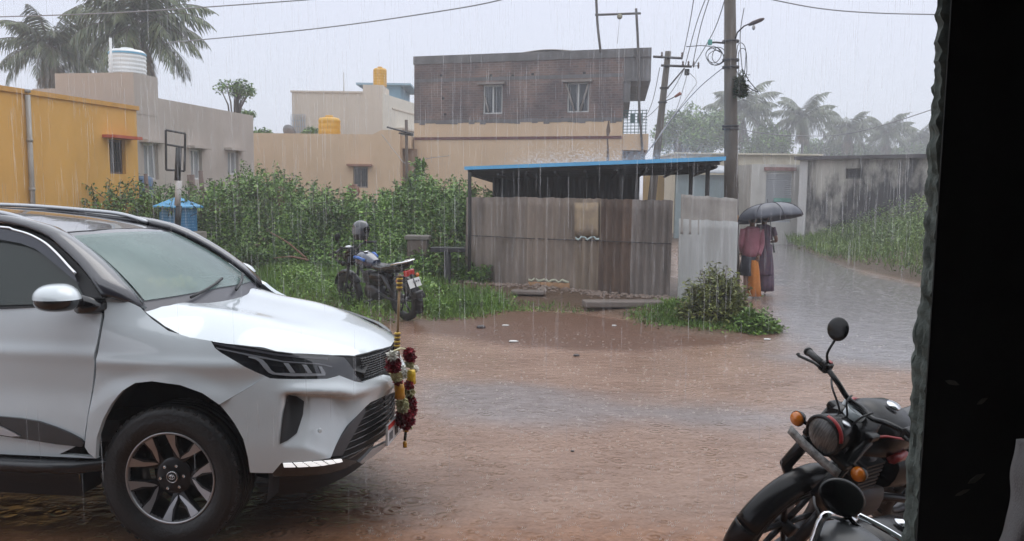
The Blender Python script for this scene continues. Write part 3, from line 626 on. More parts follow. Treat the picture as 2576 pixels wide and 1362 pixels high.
# running boards
for sy in (1, -1):
    b = MB(); rows = []
    for x in np.linspace(-2.25, -.33, 14):
        k = 1-max(0, (x+.55)/.22)**2*.6
        rows.append([Vector((x, -sy*(.80), .47)), Vector((x, -sy*(.80+.20*k), .475)), Vector((x, -sy*(.80+.21*k), .455)), Vector((x, -sy*(.80+.18*k), .415)), Vector((x, -sy*.80, .40))])
    b.grid(rows, True, True); b._add(rows[-1], [(0, 1, 2, 3, 4)], False); b._add(rows[0], [(4, 3, 2, 1, 0)], False)
    b.build('running_board', mat('wet step plastic', (.03, .032, .036), rough=.25), car)
# cabin: windscreen, roof, pillars, side glass
def wsmap(s, t): return windshield(s, t)
s1 = .93
surf_panel(None, [(-s1, .10), (0, .13), (s1, .10), (s1*.98, .93), (0, .93), (-s1*.98, .93)], wsmap, .06, .006, .0, None, 1, MB()).build('windscreen', M_glass, car)
surf_panel(None, [(-1., -.02), (0, -.02), (1., -.02), (.97, .14), (0, .16), (-.97, .14)], wsmap, .06, .03, -.008, None, 1, MB()).build('cowl', mat('grey wet cowl', (.065, .065, .08), rough=.35, bump=.1, bscale=200), car)
b = MB(); surf_panel(None, [(-1., .90), (1., .90), (1., 1.0), (-1., 1.0)], wsmap, .06, .03, -.006, None, 1, b)
b.build('header_band', mat('dark header band', (.06, .058, .07), rough=.2, coat=.8), car)
b = MB()
for (a, c) in ((-.55, .10), (.12, .72)):
    b.tube([Vector(windshield(np.array([s]), np.array([.05+.02*k]))[0])+Vector((.012, 0, .018)) for k, s in enumerate(np.linspace(a, c, 8))], .009, 6)
b.build('wiper', M_blackmt, car)
rp = [(-.80, -.60), (-.75, -.35), (-.73, 0), (-.75, .35), (-.80, .60)]
def rmap(x, y): return np.stack([x, y, roof_z(x, y)], -1)
surf_panel(None, [(x, y) for x, y in rp]+[(-1.05, .605), (-2, .62), (-3.0, .62), (-3.55, .60), (-3.55, -.60), (-3.0, -.62), (-2, -.62), (-1.05, -.605)], rmap, .07, .03, 0, None, 1, MB()).build('roof', M_roof, car)
pline = [(-3.4, 1.66), (-2.9, 1.715), (-2.2, 1.745), (-1.6, 1.748)]+D_['pillarline']
for sy in (1, -1):
    rows = []
    for i, (x, z) in enumerate(pline):
        bpt = Vector((x, sy*float(side_y(z)), z))
        if x <= -.80:
            xa = min(x+.07, -.80) if x > -1.2 else x; apt = Vector((xa, -sy*.60, float(roof_z(xa, .60))-.004)) if False else Vector((xa, -sy*.603, float(roof_z(xa, .6))-.002))
        else:
            # along the windscreen edge, front to back
            k = (x+.80)/(.443); t = max(0., 1-k); q = windshield(np.array([-1.0]), np.array([t*.97+.0]))[0]; apt = Vector((q[0], q[1]*sy, q[2]))
        bpt = Vector((x, float(side_y(z))*sy, z)); apt = Vector((apt.x, -abs(apt.y)*sy, apt.z))
        outw = Vector((.35 if x > -.8 else 0, -sy, .75)).normalized()
        row = []
        for q in np.linspace(0, 1, 7): row.append(apt.lerp(bpt, q)+outw*.028*math.sin(math.pi*q)**.8)
        rows.append(row)
    P = rows if sy > 0 else [r_[::-1] for r_ in rows]
    MB().sheet(P, .03).build('roof_pillar', M_roof, car)
def smap(x, z): return np.stack([x, side_y(z), z], -1)
ch = D_['chrome']; vis = D_['visor']
frame_o = [(x, z) for x, z in D_['pillarline']]
belt = [(-.357, 1.335), (-.9, 1.295), (-1.45, 1.285)]
both('window_frame', [(-1.45, 1.735)]+[(x-.004, z-.004) for x, z in D_['pillarline']]+[(-.357, 1.31), (-.9, 1.285), (-1.45, 1.28)], smap, .05, M_blackmt, th=.02, off=-.016)
both('side_window', [(-1.43, 1.69)]+[(x-.02, z-.015) for x, z in ch]+[(-.47, 1.36), (-.55, 1.315), (-.9, 1.297), (-1.43, 1.287)], smap, .05, M_sideglass, th=.004, off=-.008)
both('rear_side_window', [(-2.38, 1.70), (-1.50, 1.70), (-1.50, 1.29), (-2.40, 1.30)], smap, .06, M_sideglass, th=.01, off=-.008)
both('quarter_window', [(-3.2, 1.62), (-2.45, 1.70), (-2.47, 1.30), (-3.4, 1.32)], smap, .06, M_sideglass, th=.01, off=-.008)
both('window_pillar', [(-1.50, 1.73), (-1.42, 1.73), (-1.42, 1.28), (-1.50, 1.28)], smap, .06, M_blackgl, th=.02, off=-.003)
both('rear_pillar', [(-3.55, 1.60), (-3.4, 1.70), (-3.2, 1.73), (-2.38, 1.74), (-1.5, 1.74), (-1.5, 1.70), (-2.42, 1.71), (-3.2, 1.625), (-3.42, 1.31), (-3.65, 1.28)], smap, .06, M_roof, th=.03, off=-.004)
both('rain_visor', [(-1.43, 1.70)]+[(x-.004, z-.012) for x, z in ch]+[(-.497, 1.40)]+[(x, z) for x, z in vis[::-1]]+[(-1.43, 1.635)], smap, .05, mat('smoked rain visor', (.05, .055, .075), rough=.1, alpha=.85), th=.004, off=.014)
for sy in (1, -1):
    pts = smooth_path([(-2.38, float(side_y(1.715)), 1.715), (-1.7, float(side_y(1.722)), 1.722)]+[(x, float(side_y(z)), z) for x, z in ch], 3)
    MB().tube([Vector((p.x, (p.y-.010)*sy, p.z)) for p in pts], .009, 8).build('chrome_strip', M_chrome, car)
    # roof rail
    rr = smooth_path([(-.95, -.585, 1.727), (-1.12, -.59, 1.775), (-1.35, -.595, 1.80), (-2.0, -.60, 1.835), (-2.8, -.60, 1.825), (-3.2, -.60, 1.78)], 6)
    o = MB().tube([Vector((p.x, p.y*sy, p.z)) for p in rr], [.012]+[.018]*(len(rr)-2)+[.012], 10, flat=.8).build('roof_rail', M_silver, car)
    # door mirror
    ctr = Vector((-.485, -1.05*sy, 1.352)); T = Matrix.Rotation(R(12*sy), 4, 'Z')
    b = MB(); rows = []
    for i in range(13):
        ph = math.pi/2*i/12; row = []
        for k in range(28):
            th = 2*math.pi*k/28; rx = .105*math.cos(ph)**.75; ry = .135*math.cos(ph)**.75
            y = ry*math.sin(th); x = rx*math.cos(th)*(1-.25*(y*sy/.135)); 
            row.append(T @ Vector((x-.02*math.sin(ph), y+.02*sy*math.sin(ph), .075*math.sin(ph)))+ctr)
        rows.append(row)
    b.grid(rows, True, True); b.build('door_mirror', M_white, car)
    b = MB(); rows = []
    for i in range(9):
        ph = math.pi/2*i/8; row = []
        for k in range(28):
            th = 2*math.pi*k/28; rx = .104*math.cos(ph)**.5; ry = .134*math.cos(ph)**.5; y = ry*math.sin(th); x = rx*math.cos(th)*(1-.25*(y*sy/.135))
            row.append(T @ Vector((x, y, -.062*math.sin(ph)))+ctr+Vector((0, 0, -.001)))
        rows.append(row[::-1])
    b.grid(rows, True, True); b.tube([ctr+Vector((.05, .08*sy, -.035)), Vector((-.40, -.90*sy, 1.30)), Vector((-.385, -.86*sy, 1.30))], [.05, .045, .05], 10)
    b.build('mirror_base', M_blackgl, car)
# tailgate and rear bumper, plain
b = MB(); b.sheet([[Vector((-3.62-.10*(1-(z-.5)/.9)-.03*(1-(y/.85)**2), y, z)) for y in np.linspace(.86, -.86, 9)] for z in np.linspace(.45, 1.30, 8)], .04); b.build('tailgate', M_white, car)
MB().sheet([[Vector((-3.70+.22*(z-1.30)/.36, y*(1-.25*(z-1.3)/.36), z)) for y in np.linspace(.86, -.86, 9)] for z in np.linspace(1.30, 1.70, 6)], .02).build('rear_window', M_sideglass, car)
# cabin interior
b = MB(); b.box((-.46, 0, 1.19), (.5, 1.36, .26), bev=.05)
for y in (-.37, .37):
    b.box((-1.25, y, .95), (.52, .50, .2), bev=.06); b.box((-1.55, y, 1.25), (.16, .5, .62), M=Matrix.Rotation(R(-14), 4, 'Y'), bev=.06); b.box((-1.63, y, 1.60), (.10, .26, .16), bev=.04)
b.box((-2.5, 0, 1.15), (.2, 1.4, .8), bev=.06)
T = Matrix.Translation((-.80, -.37, 1.18)) @ Matrix.Rotation(R(-65), 4, 'Y'); b.lathe([(.17+.014*math.cos(a), .014*math.sin(a)) for a in np.linspace(0, 2*math.pi, 9)], M=T, n=24, cap=False)
b.build('cabin', M_interior, car)
# wheels
def car_wheel(x, y, sy, spin):
    T = Matrix.Translation((x, y, .388)) @ Matrix.Rotation(R(90)*sy, 4, 'X') @ Matrix.Rotation(spin, 4, 'Z')      # z points outward
    hub = MB().lathe([(.0, -.10), (.17, -.10), (.17, -.04), (.10, -.04), (.085, .055), (.0, .055)], M=T, n=30).build('wheel', M_dkalloy, car)
    pr = [(.245, -.11), (.27, -.122), (.33, -.130), (.365, -.124), (.382, -.105), (.387, -.085), (.387, -.052), (.378, -.050), (.378, -.042), (.387, -.040), (.387, -.006), (.378, -.004), (.378, .004), (.387, .006), (.387, .04), (.378, .042), (.378, .05), (.387, .052), (.387, .085), (.382, .105), (.372, .117), (.355, .126), (.345, .1275), (.338, .127), (.325, .131), (.29, .129), (.268, .120), (.256, .112), (.248, .108)]
    b = MB().lathe(pr, M=T, n=72, cap=False)
    for k in range(48):
        a = 2*math.pi*k/48
        for s in (-1, 1):
            b.box(T @ Vector((.376*math.cos(a), .376*math.sin(a), s*.108)), (.016, .024, .016), M=T.to_3x3().to_4x4() @ Matrix.Rotation(a, 4, 'Z'))
    b.build('tyre', M_rubber, hub)
    b = MB().lathe([(.232, .085), (.236, .104), (.240, .112), (.247, .114), (.250, .108), (.247, .09)], M=T, n=72, cap=False); b.build('rim_edge', M_mach, hub)
    MB().lathe([(.236, -.1), (.225, -.06), (.222, .05), (.236, .10)], M=T, n=60, cap=False).build('rim', M_dkalloy, hub)
    for i in range(5):
        c = R(141-72*i); b = MB(); bf = MB()
        for s in (-1, 1):
            def P(r_, a): return (r_*math.cos(c+s*R(a)), r_*math.sin(c+s*R(a)))
            body = [P(.06, -12), P(.075, 14), P(.15, 22), P(.236, 27), P(.236, 12), P(.17, 9), P(.12, 0)]
            face = [P(.105, 2.0), P(.115, 9), P(.16, 20.5), P(.236, 26.5), P(.236, 14), P(.175, 13.5), P(.125, 4.5)]
            if s < 0: body = body[::-1]; face = face[::-1]
            # dished spoke: lower near the hub
            def z_(p): r_ = math.hypot(*p); return .062+.042*min(1, max(0, (r_-.08)/.15))
            n = len(body); v = [Vector((p[0], p[1], z_(p)-.035)) for p in body]+[Vector((p[0], p[1], z_(p))) for p in body]
            b._add([T @ q for q in v], [tuple(range(n))[::-1], tuple(range(n, 2*n))]+[(k, (k+1) % n, n+(k+1) % n, n+k) for k in range(n)], False)
            n = len(face); v = [Vector((p[0], p[1], z_(p)+.001)) for p in face]+[Vector((p[0], p[1], z_(p)+.004)) for p in face]
            bf._add([T @ q for q in v], [tuple(range(n))[::-1], tuple(range(n, 2*n))]+[(k, (k+1) % n, n+(k+1) % n, n+k) for k in range(n)], False)
        sp = b.build('spoke', M_dkalloy, hub); bf.build('spoke_face', M_mach, sp); sp.parent = hub
        bf = None
    for o_ in list(hub.children):           # faces sit directly on the wheel: thing > part > sub-part
        for g in list(o_.children): g.parent = hub
    b = MB().lathe([(.0, .055), (.105, .058), (.10, .068), (.085, .072), (.0, .072)], M=T, n=40)
    b.build('hub_plate', M_dkalloy, hub)
    for k in range(6):
        a = R(60*k+8); b = MB().lathe([(.0095, .0), (.0095, .022), (.006, .026), (.0, .026)], M=T @ Matrix.Translation((.066*math.cos(a), .066*math.sin(a), .068)), n=6, smooth=False)
        b.build('wheel_nut', M_chrome, hub)
    b = MB().lathe([(.035, .07), (.034, .086), (.028, .090), (.0, .091)], M=T, n=30); b.build('hub_cap', M_dkalloy, hub)
    b = MB().lathe([(.029+.0022*math.cos(q), .089+.0022*math.sin(q)) for q in np.linspace(0, 2*math.pi, 7)], M=T, n=30, cap=False)
    for (ex, ey, oy) in ((.017, .011, .0), (.0065, .012, .002), (.012, .005, .008)):
        b.tube([T @ Vector((ex*math.cos(q), oy+ey*math.sin(q), .0915)) for q in np.linspace(0, 2*math.pi, 22)], .0016, 5)
    b.build('cap_emblem', M_chrome, hub)
for x in (0, -2.745):
    car_wheel(x, -.775, 1, 0.); car_wheel(x, .775, -1, .4)
# ---- things on the car
q0 = (W(np.array([9.9]), np.array([2.9]))[0])
MB().lathe([(.0, 0), (.013, 0), (.013, .004), (.009, .005), (.0, .005)], M=Matrix.Translation(W(np.array([10.3]), np.array([2.55]))[0]+Wn(np.array([10.3]), np.array([2.55]))[0]*0) @ aim((.75, -.65, .1)), n=16).build('parking_sensor', M_white, car)
# ================================================================== houses
def facade(b, A, Bp, z0, z1, th, holes=()):
    """upright wall from A to B (outside on the right hand going A->B), with real openings (u0,u1,z0,z1)"""
    A = Vector((A[0], A[1], 0)); Bp = Vector((Bp[0], Bp[1], 0)); d = (Bp-A); Lg = d.length; d.normalize(); n = Vector((d.y, -d.x, 0))
    us = sorted({0., Lg} | {h[0] for h in holes} | {h[1] for h in holes}); zs = sorted({z0, z1} | {h[2] for h in holes} | {h[3] for h in holes})
    def hole(i, j):
        if i < 0 or j < 0 or i >= len(us)-1 or j >= len(zs)-1: return True
        u = (us[i]+us[i+1])/2; z = (zs[j]+zs[j+1])/2
        return any(h[0] < u < h[1] and h[2] < z < h[3] for h in holes)
    P = lambda u, z, k: A+d*u+Vector((0, 0, z))-n*k
    for i in range(len(us)-1):
        for j in range(len(zs)-1):
            if hole(i, j): continue
            u0, u1, a, c = us[i], us[i+1], zs[j], zs[j+1]
            b._add([P(u0, a, 0), P(u1, a, 0), P(u1, c, 0), P(u0, c, 0)], [(0, 1, 2, 3)], False)
            b._add([P(u0, a, th), P(u1, a, th), P(u1, c, th), P(u0, c, th)], [(3, 2, 1, 0)], False)
            if hole(i-1, j): b._add([P(u0, a, th), P(u0, a, 0), P(u0, c, 0), P(u0, c, th)], [(0, 1, 2, 3)], False)
            if hole(i+1, j): b._add([P(u1, a, 0), P(u1, a, th), P(u1, c, th), P(u1, c, 0)], [(0, 1, 2, 3)], False)
            if hole(i, j-1): b._add([P(u0, a, th), P(u1, a, th), P(u1, a, 0), P(u0, a, 0)], [(0, 1, 2, 3)], False)
            if hole(i, j+1): b._add([P(u0, c, 0), P(u1, c, 0), P(u1, c, th), P(u0, c, th)], [(0, 1, 2, 3)], False)
    return A, d, n
def fbox(b, A, d, n, u0, u1, z0, z1, k0, k1, bev=0.):
    """box on a facade: u along, z up, k outwards"""
    c = A+d*((u0+u1)/2)+n*((k0+k1)/2)+Vector((0, 0, (z0+z1)/2)); M = rotM(d, n, Vector((0, 0, 1)))
    return b.box(c, (u1-u0, k1-k0, z1-z0), M=M, bev=bev)
def on_line(A, Bp, px, py=480.):
    """where the sight line through px meets the plan line A-B: u along it, and the point"""
    d = _F+_R*(px-CX)/F-_U*(py-CY)/F; A = np.array(A[:2], float); Bp = np.array(Bp[:2], float); e = Bp-A; Lg = np.linalg.norm(e); e = e/Lg
    m = np.array([[d[0], -e[0]], [d[1], -e[1]]]); t, u = np.linalg.solve(m, A); return u, A+e*u, CAMH+d[2]*t
def fz(A, Bp, px, py): return on_line(A, Bp, px, py)[2]
def fu(A, Bp, px, py=400.): return on_line(A, Bp, px, py)[0]
M_pane = mat('dark window pane', (.03, .035, .04), rough=.08, spec=.8)
M_frame = mat('white window frame', (.55, .55, .54), rough=.5)
M_iron = mat('dark iron bars', (.05, .045, .045), rough=.6)
def window(root, fr, u0, u1, z0, z1, mf=None, shade=None, bars=4, mull=1, depth=.10, mp_=None, shade_w=.12, shade_k=.32):
    A, d, n = fr; mf = mf or M_frame; t = .05
    b = MB(); fbox(b, A, d, n, u0, u0+t, z0, z1, -depth-.05, -depth); fbox(b, A, d, n, u1-t, u1, z0, z1, -depth-.05, -depth)
    fbox(b, A, d, n, u0+t, u1-t, z0, z0+t, -depth-.05, -depth); fbox(b, A, d, n, u0+t, u1-t, z1-t, z1, -depth-.05, -depth)
    for i in range(mull):
        u = u0+(u1-u0)*(i+1)/(mull+1); fbox(b, A, d, n, u-.03, u+.03, z0+t, z1-t, -depth-.045, -depth+.004)
    w = put(b.build('window', mf), root)
    q = MB(); fbox(q, A, d, n, u0+t, u1-t, z0+t, z1-t, -depth-.04, -depth-.03); p = q.build('pane', mp_ or M_pane); p.parent = w; fix(p, w)
    if bars:
        q = MB()
        for i in range(bars): u = u0+t+(u1-u0-2*t)*(i+.5)/bars; fbox(q, A, d, n, u-.008, u+.008, z0+t, z1-t, -depth+.02, -depth+.036)
        for k in (.33, .66): fbox(q, A, d, n, u0+t, u1-t, z0+(z1-z0)*k-.008, z0+(z1-z0)*k+.008, -depth+.036, -depth+.048)
        p = q.build('window_bars', M_iron); p.parent = w; fix(p, w)
    if shade:
        q = MB(); fbox(q, A, d, n, u0-shade_w, u1+shade_w, z1+.02, z1+.09, .0, shade_k); put(q.build('sunshade', shade), root)
    return w
def fix(p, w): p.matrix_parent_inverse = Matrix()      # the part already stands in place
def bx(root, name, m, c, d, rz=0., bev=0.): return put(MB().box(c, d, rz, bev=bev).build(name, m), root)
def body(A, Bp, depth, z0, z1, th=.25, back=None):
    """the other three walls and the flat roof behind a facade"""
    A = Vector((A[0], A[1], 0)); Bp = Vector((Bp[0], Bp[1], 0)); d = (Bp-A).normalized(); n = Vector((d.y, -d.x, 0)) if back is None else -Vector(back); Lg = (Bp-A).length; b = MB()
    fbox(b, A, d, n, 0, th, z0, z1, -depth, -th*.999); fbox(b, A, d, n, Lg-th, Lg, z0, z1, -depth, -th*.999); fbox(b, A, d, n, th, Lg-th, z0, z1, -depth, -depth+th)
    fbox(b, A, d, n, th, Lg-th, z1-.55, z1-.40, -depth+th, -th); fbox(b, A, d, n, th, Lg-th, z0+.1, z1-.56, -1.0, -.9)
    return b
# ---- yellow house, left
M_yel = mat('ochre yellow wall', (.64, .35, .085), rough=.8, var=.05, scale=1.3, streak=.09, bump=.08, bscale=60)
ang = math.atan((1755-1288)/F); DIR = Vector((math.sin(ang), math.cos(ang)))
Y1 = at(347, 400, 20.); A0 = (Y1.x-DIR.x*14, Y1.y-DIR.y*14); B0 = (Y1.x, Y1.y)
rt = thing('yellow_house', 'ochre yellow house with a red window shade behind the white car', 'house', (Y1.x-2, Y1.y-6, 0))
zt = fz(A0, B0, 345, 268); u0, u1 = fu(A0, B0, 276), fu(A0, B0, 316)
b = MB(); fr = facade(b, A0, B0, -.2, zt-.1, .25, [(u0, u1, fz(A0, B0, 296, 438), fz(A0, B0, 296, 352))]); put(b.build('wall', M_yel), rt)
put(body(A0, B0, 7, -.2, zt-.1).build('rear_wall', M_yel), rt)
b = MB(); fbox(b, *fr, -.1, 14.05, zt-.1, zt, -.4, .05); put(b.build('parapet_cap', mat('ochre coping', (.55, .29, .07), rough=.8, var=.15, scale=3)), rt)
window(rt, fr, u0, u1, fz(A0, B0, 296, 438), fz(A0, B0, 296, 352), mat('brown window frame', (.12, .08, .06), rough=.6), mat('red oxide shade', (.42, .075, .03), rough=.6), bars=5, mull=0, shade_w=.22)
up = fu(A0, B0, 70); b = MB(); P = fr[0]+fr[1]*up+fr[2]*.07
b.tube([P+Vector((0, 0, .3)), P+Vector((0, 0, zt-.12))], .05, 10)
for k in range(4): b.tube([P+Vector((0, 0, .8+k)), P+Vector((0, 0, .86+k))], .06, 10)
put(b.build('drain_pipe', mat('grey pvc pipe', (.30, .28, .25), rough=.5, var=.15, scale=3)), rt)
# ---- grey house with the water tower room
M_grey = mat('warm grey wall', (.44, .385, .345), rough=.85, var=.06, scale=1.1, streak=.10, bump=.06, bscale=50)
G0 = at(339, 300, 21.2); G1 = at(637, 300, 27.3); A1 = (G0.x, G0.y); B1 = (G1.x, G1.y)
rt = thing('grey_house', 'long grey house with white-framed windows and a stepped tank room, next to the yellow house', 'house', (G0.x-3, G0.y+4, 0))
zg = fz(A1, B1, 520, 270)
wins = [(362, 398, 452, 362), (480, 508, 452, 376), (573, 600, 440, 381)]
hs = [(fu(A1, B1, a), fu(A1, B1, c), fz(A1, B1, (a+c)/2, y0), fz(A1, B1, (a+c)/2, y1)) for a, c, y0, y1 in wins]
b = MB(); fr = facade(b, A1, B1, -.2, zg, .25, hs); put(b.build('wall', M_grey), rt); put(body(A1, B1, 6, -.2, zg).build('rear_wall', M_grey), rt)
for h in hs: window(rt, fr, *h, mf=mat('pale window frame', (.62, .62, .62), rough=.5), shade=M_grey, bars=0, mull=1, shade_w=.18, shade_k=.25, mp_=mat('milky pane', (.30, .31, .32), rough=.15))
d, n = fr[1], fr[2]; zt1 = at(360, 188, 21.6).z; zt2 = at(255, 222, 21.4).z; ut = fu(A1, B1, 396, 220)
b = MB(); fbox(b, fr[0], d, n, -.01, ut, zg-.5, zt1, -2.3, .012); fbox(b, fr[0], d, n, -.005, ut*.9, -.1, zt2, -3.0, -2.3); put(b.build('tank_room', M_grey), rt)
M_tw = mat('white tank plastic', (.72, .74, .74), rough=.4); M_tb = mat('blue tank stripe', (.15, .38, .55), rough=.4); M_ty = mat('yellow tank plastic', (.62, .33, .025), rough=.45, var=.08, scale=3)
def tank(label, c, r, h, m, ribs, stripe=False, grp=None):
    t = thing('water_tank', label, 'water tank', c)
    pr = [(.0, 0), (r*.97, 0)]
    for i in range(ribs): z = h*.80*(i+.5)/ribs; pr += [(r, z-h*.80*.36/ribs), (r*.965, z-h*.8*.1/ribs), (r*.965, z+h*.8*.1/ribs), (r, z+h*.8*.36/ribs)]
    pr += [(r*.985, h*.82), (r*.86, h*.90), (r*.40, h*.94), (r*.38, h*.94)]
    MB().lathe(pr, n=36).build('shell', m, t); MB().lathe([(r*.36, h*.93), (r*.36, h*.985), (r*.32, h), (0, h)], n=24).build('lid', m, t)
    if stripe: MB().lathe([(r*1.005, h*.73), (r*1.005, h*.80)], n=36, cap=False).build('stripe', M_tb, t)
    return t
pt = at(322, 186, 23.0); tank('white round water tank with a thin blue stripe on the grey house roof', (pt.x, pt.y, pt.z-.02), .49, .72, M_tw, 5, True)
b = MB(); p = at(281, 190, 22.4); b.tube([p+Vector((0, 0, -.3)), p+Vector((0, 0, 1.0))], .035, 8); tag(b.build('vent_pipe', M_tw), 'upright white pipe beside the white water tank', 'pipe')
# ---- low cream house
M_cream = mat('pale tan wall', (.60, .44, .295), rough=.85, var=.05, scale=1., streak=.08, bump=.05, bscale=60)
L0 = at(637, 400, 30.); L1 = at(1006, 400, 30.); A2 = (L0.x-1.2, L0.y); B2 = (L1.x, L1.y)
rt = thing('tan_house', 'low flat-roofed tan house with one small shaded window, below the yellow tank', 'house', (L0.x+3, L0.y+3, 0))
zl = fz(A2, B2, 800, 337); h = (fu(A2, B2, 888), fu(A2, B2, 925), fz(A2, B2, 905, 473), fz(A2, B2, 905, 420))
b = MB(); fr = facade(b, A2, B2, -.2, zl, .25, [h]); put(b.build('wall', M_cream), rt); put(body(A2, B2, 6, -.2, zl).build('rear_wall', M_cream), rt)
window(rt, fr, *h, mf=mat('dull window frame', (.28, .24, .22), rough=.6), shade=mat('brown shade slab', (.28, .13, .085), rough=.7), mull=1, bars=5, shade_w=.18)
b = MB(); ua = fu(A2, B2, 938); ub = fu(A2, B2, 960)
b.prism([(ua, zl), (B2[0]-A2[0], zl), (B2[0]-A2[0], zl+.17), (ub, zl+.17)], .25, M=rotM(fr[1], Vector((0, 0, 1)), fr[2]), c=fr[0]-fr[2]*.25); put(b.build('parapet_step', M_cream), rt)
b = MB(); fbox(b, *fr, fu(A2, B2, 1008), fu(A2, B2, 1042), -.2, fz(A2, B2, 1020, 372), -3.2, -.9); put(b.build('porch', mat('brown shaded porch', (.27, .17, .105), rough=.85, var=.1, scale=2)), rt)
b = MB(); fbox(b, *fr, fu(A2, B2, 1003), fu(A2, B2, 1030), fz(A2, B2, 1012, 372), fz(A2, B2, 1012, 340), -3.2, -.5); put(b.build('porch_lintel', M_cream), rt)
pt = at(829, 338, 31.2); tank('squat yellow water tank on the low tan house', (pt.x, pt.y, pt.z-.35), .42, 1.06, M_ty, 4)
ds = thing('satellite_dish', 'round grey satellite dish on the tan house roof', 'satellite dish', at(728, 337, 31.)); ds.location.z -= .3
T = Matrix.Translation((0, 0, .38)) @ Matrix.Rotation(R(38), 4, 'Y') @ Matrix.Rotation(R(-60), 4, 'X')
MB().lathe([(.0, -.07), (.15, -.055), (.27, 0), (.28, .0), (.15, -.07), (0, -.09)], M=T, n=28).build('dish', mat('grey dish', (.20, .19, .19), rough=.5), ds)
MB().tube([(0, 0, 0), (0, 0, .36)], .03, 8).build('mast', M_iron, ds); MB().tube([T @ Vector((.2, 0, -.03)), T @ Vector((0, 0, .26))], .012, 6).build('feed_arm', M_iron, ds)
# ---- cream two-storey house
M_cr2 = mat('cream wall', (.60, .53, .45), rough=.85, var=.05, scale=.8, streak=.10)
C0 = at(735, 300, 39.); C1_ = at(963, 300, 39.); A3 = (C0.x, C0.y); B3 = (C1_.x, C1_.y)
rt = thing('cream_house', 'two-storey cream house behind the tan one, with a tall yellow tank on top', 'house', (C0.x+2.5, C0.y+3, 0))
zc = fz(A3, B3, 850, 234); b = MB(); fr = facade(b, A3, B3, -.2, zc, .25); put(b.build('wall', M_cr2), rt)
side = (B3[0]+DIR.x*6.5, B3[1]+DIR.y*6.5); b = MB(); hs = [(1.8, 2.6, 4.0, 4.75), (3.2, 4.0, 4.0, 4.75)]
fr2 = facade(b, B3, side, -.2, zc, .25, hs); M_ivory = mat('ivory side wall', (.66, .62, .54), rough=.85, var=.05, scale=1, streak=.1); put(b.build('side_wall', M_ivory), rt)
for h in hs: window(rt, fr2, *h, mf=M_frame, bars=0, mull=0)
b = MB(); fbox(b, *fr2, 1.6, 4.3, 4.85, 4.95, 0, .5); fbox(b, *fr2, 1.2, 6.2, zc-.62, zc-.55, 0.0, .04); put(b.build('ledge', M_cr2), rt)
put(body(A3, B3, 6.3, -.2, zc).build('rear_wall', M_cr2), rt)
b = MB(); fbox(b, *fr, fu(A3, B3, 914), (C1_-C0).length+.004, zc, fz(A3, B3, 940, 214), -2.0, .004); fbox(b, *fr, -.06, fu(A3, B3, 914), zc, zc+.08, -.35, .05); put(b.build('stair_head', M_cr2), rt)
b = MB()
for i in range(7): fbox(b, *fr, -.05+i*.11, -.02+i*.11, fz(A3, B3, 740, 335), fz(A3, B3, 740, 292), .05, .08)
for i in range(4): fbox(b, *fr, -.06, .66, 4.55+i*.27, 4.58+i*.27, .045, .05)
put(b.build('balcony_grille', mat('pale iron grille', (.38, .42, .47), rough=.5)), rt)
pt = at(956, 215, 38.2+1.6); tank('tall yellow water tank on the cream house stair head', (pt.x, pt.y, pt.z-.08), .33, .96, M_ty, 6)
b = MB(); p = at(865, 234, 39.6); b.tube([p+Vector((0, 0, -.4)), p+Vector((0, 0, .98))], .03, 6); tag(b.build('roof_pipe', M_frame), 'thin upright pipe on the cream house roof', 'pipe')
# ---- blue stair room behind
rt = thing('blue_house', 'pale blue building with a flat slab roof, behind the tall yellow tank', 'house', at(965, 480, 48.)); rt.location.z = 0
a = at(908, 300, 46.); c = at(1019, 300, 46.); A4 = (a.x+.25, a.y); B4 = (c.x-.25, c.y); zb = fz(A4, B4, 965, 216)
b = MB(); fr = facade(b, A4, B4, -.2, zb, .25, [(.3, .75, zb-1.6, zb-.8)]); M_blu = mat('pale blue wall', (.20, .34, .44), rough=.8, var=.08, scale=1, streak=.1); put(b.build('wall', M_blu), rt); put(body(A4, B4, 4, -.2, zb).build('rear_wall', M_blu), rt)
b = MB(); fbox(b, *fr, -.45, (c-a).length+.1, zb, zb+.11, -4.3, .35); put(b.build('roof_slab', mat('blue slab', (.26, .38, .46), rough=.8)), rt); window(rt, fr, .3, .75, zb-1.6, zb-.8, bars=0)
# ---- brick-topped house
H0 = at(1042, 300, 31.); H1 = at(1566, 300, 28.75); A5 = (H0.x, H0.y); B5 = (H1.x, H1.y)
rt = thing('brick_house', 'two-storey house, bare brick above and tan plaster below, behind the blue-roofed shed', 'house', ((H0.x+H1.x)/2, H0.y+3, 0))
zt = fz(A5, B5, 1300, 133); zb = fz(A5, B5, 1300, 303); zband = fz(A5, B5, 1300, 348); Lh = (H1-H0).length
M_brick = bpy.data.materials.new('weathered brick'); M_brick.use_nodes = True
N, L = nodes(M_brick); B = N['Principled BSDF']; B.inputs['Roughness'].default_value = .9
tcb = N.new('ShaderNodeTexCoord'); mpb = N.new('ShaderNodeMapping'); mpb.inputs['Rotation'].default_value = (R(90), 0, 0); L.new(tcb.outputs['Object'], mpb.inputs[0])
bt = N.new('ShaderNodeTexBrick'); L.new(mpb.outputs[0], bt.inputs['Vector']); bt.inputs['Scale'].default_value = 1.; bt.inputs['Brick Width'].default_value = .23; bt.inputs['Row Height'].default_value = .085; bt.inputs['Mortar Size'].default_value = .012
bt.inputs['Color1'].default_value = (.205, .135, .118, 1); bt.inputs['Color2'].default_value = (.135, .095, .088, 1); bt.inputs['Mortar'].default_value = (.20, .175, .165, 1)
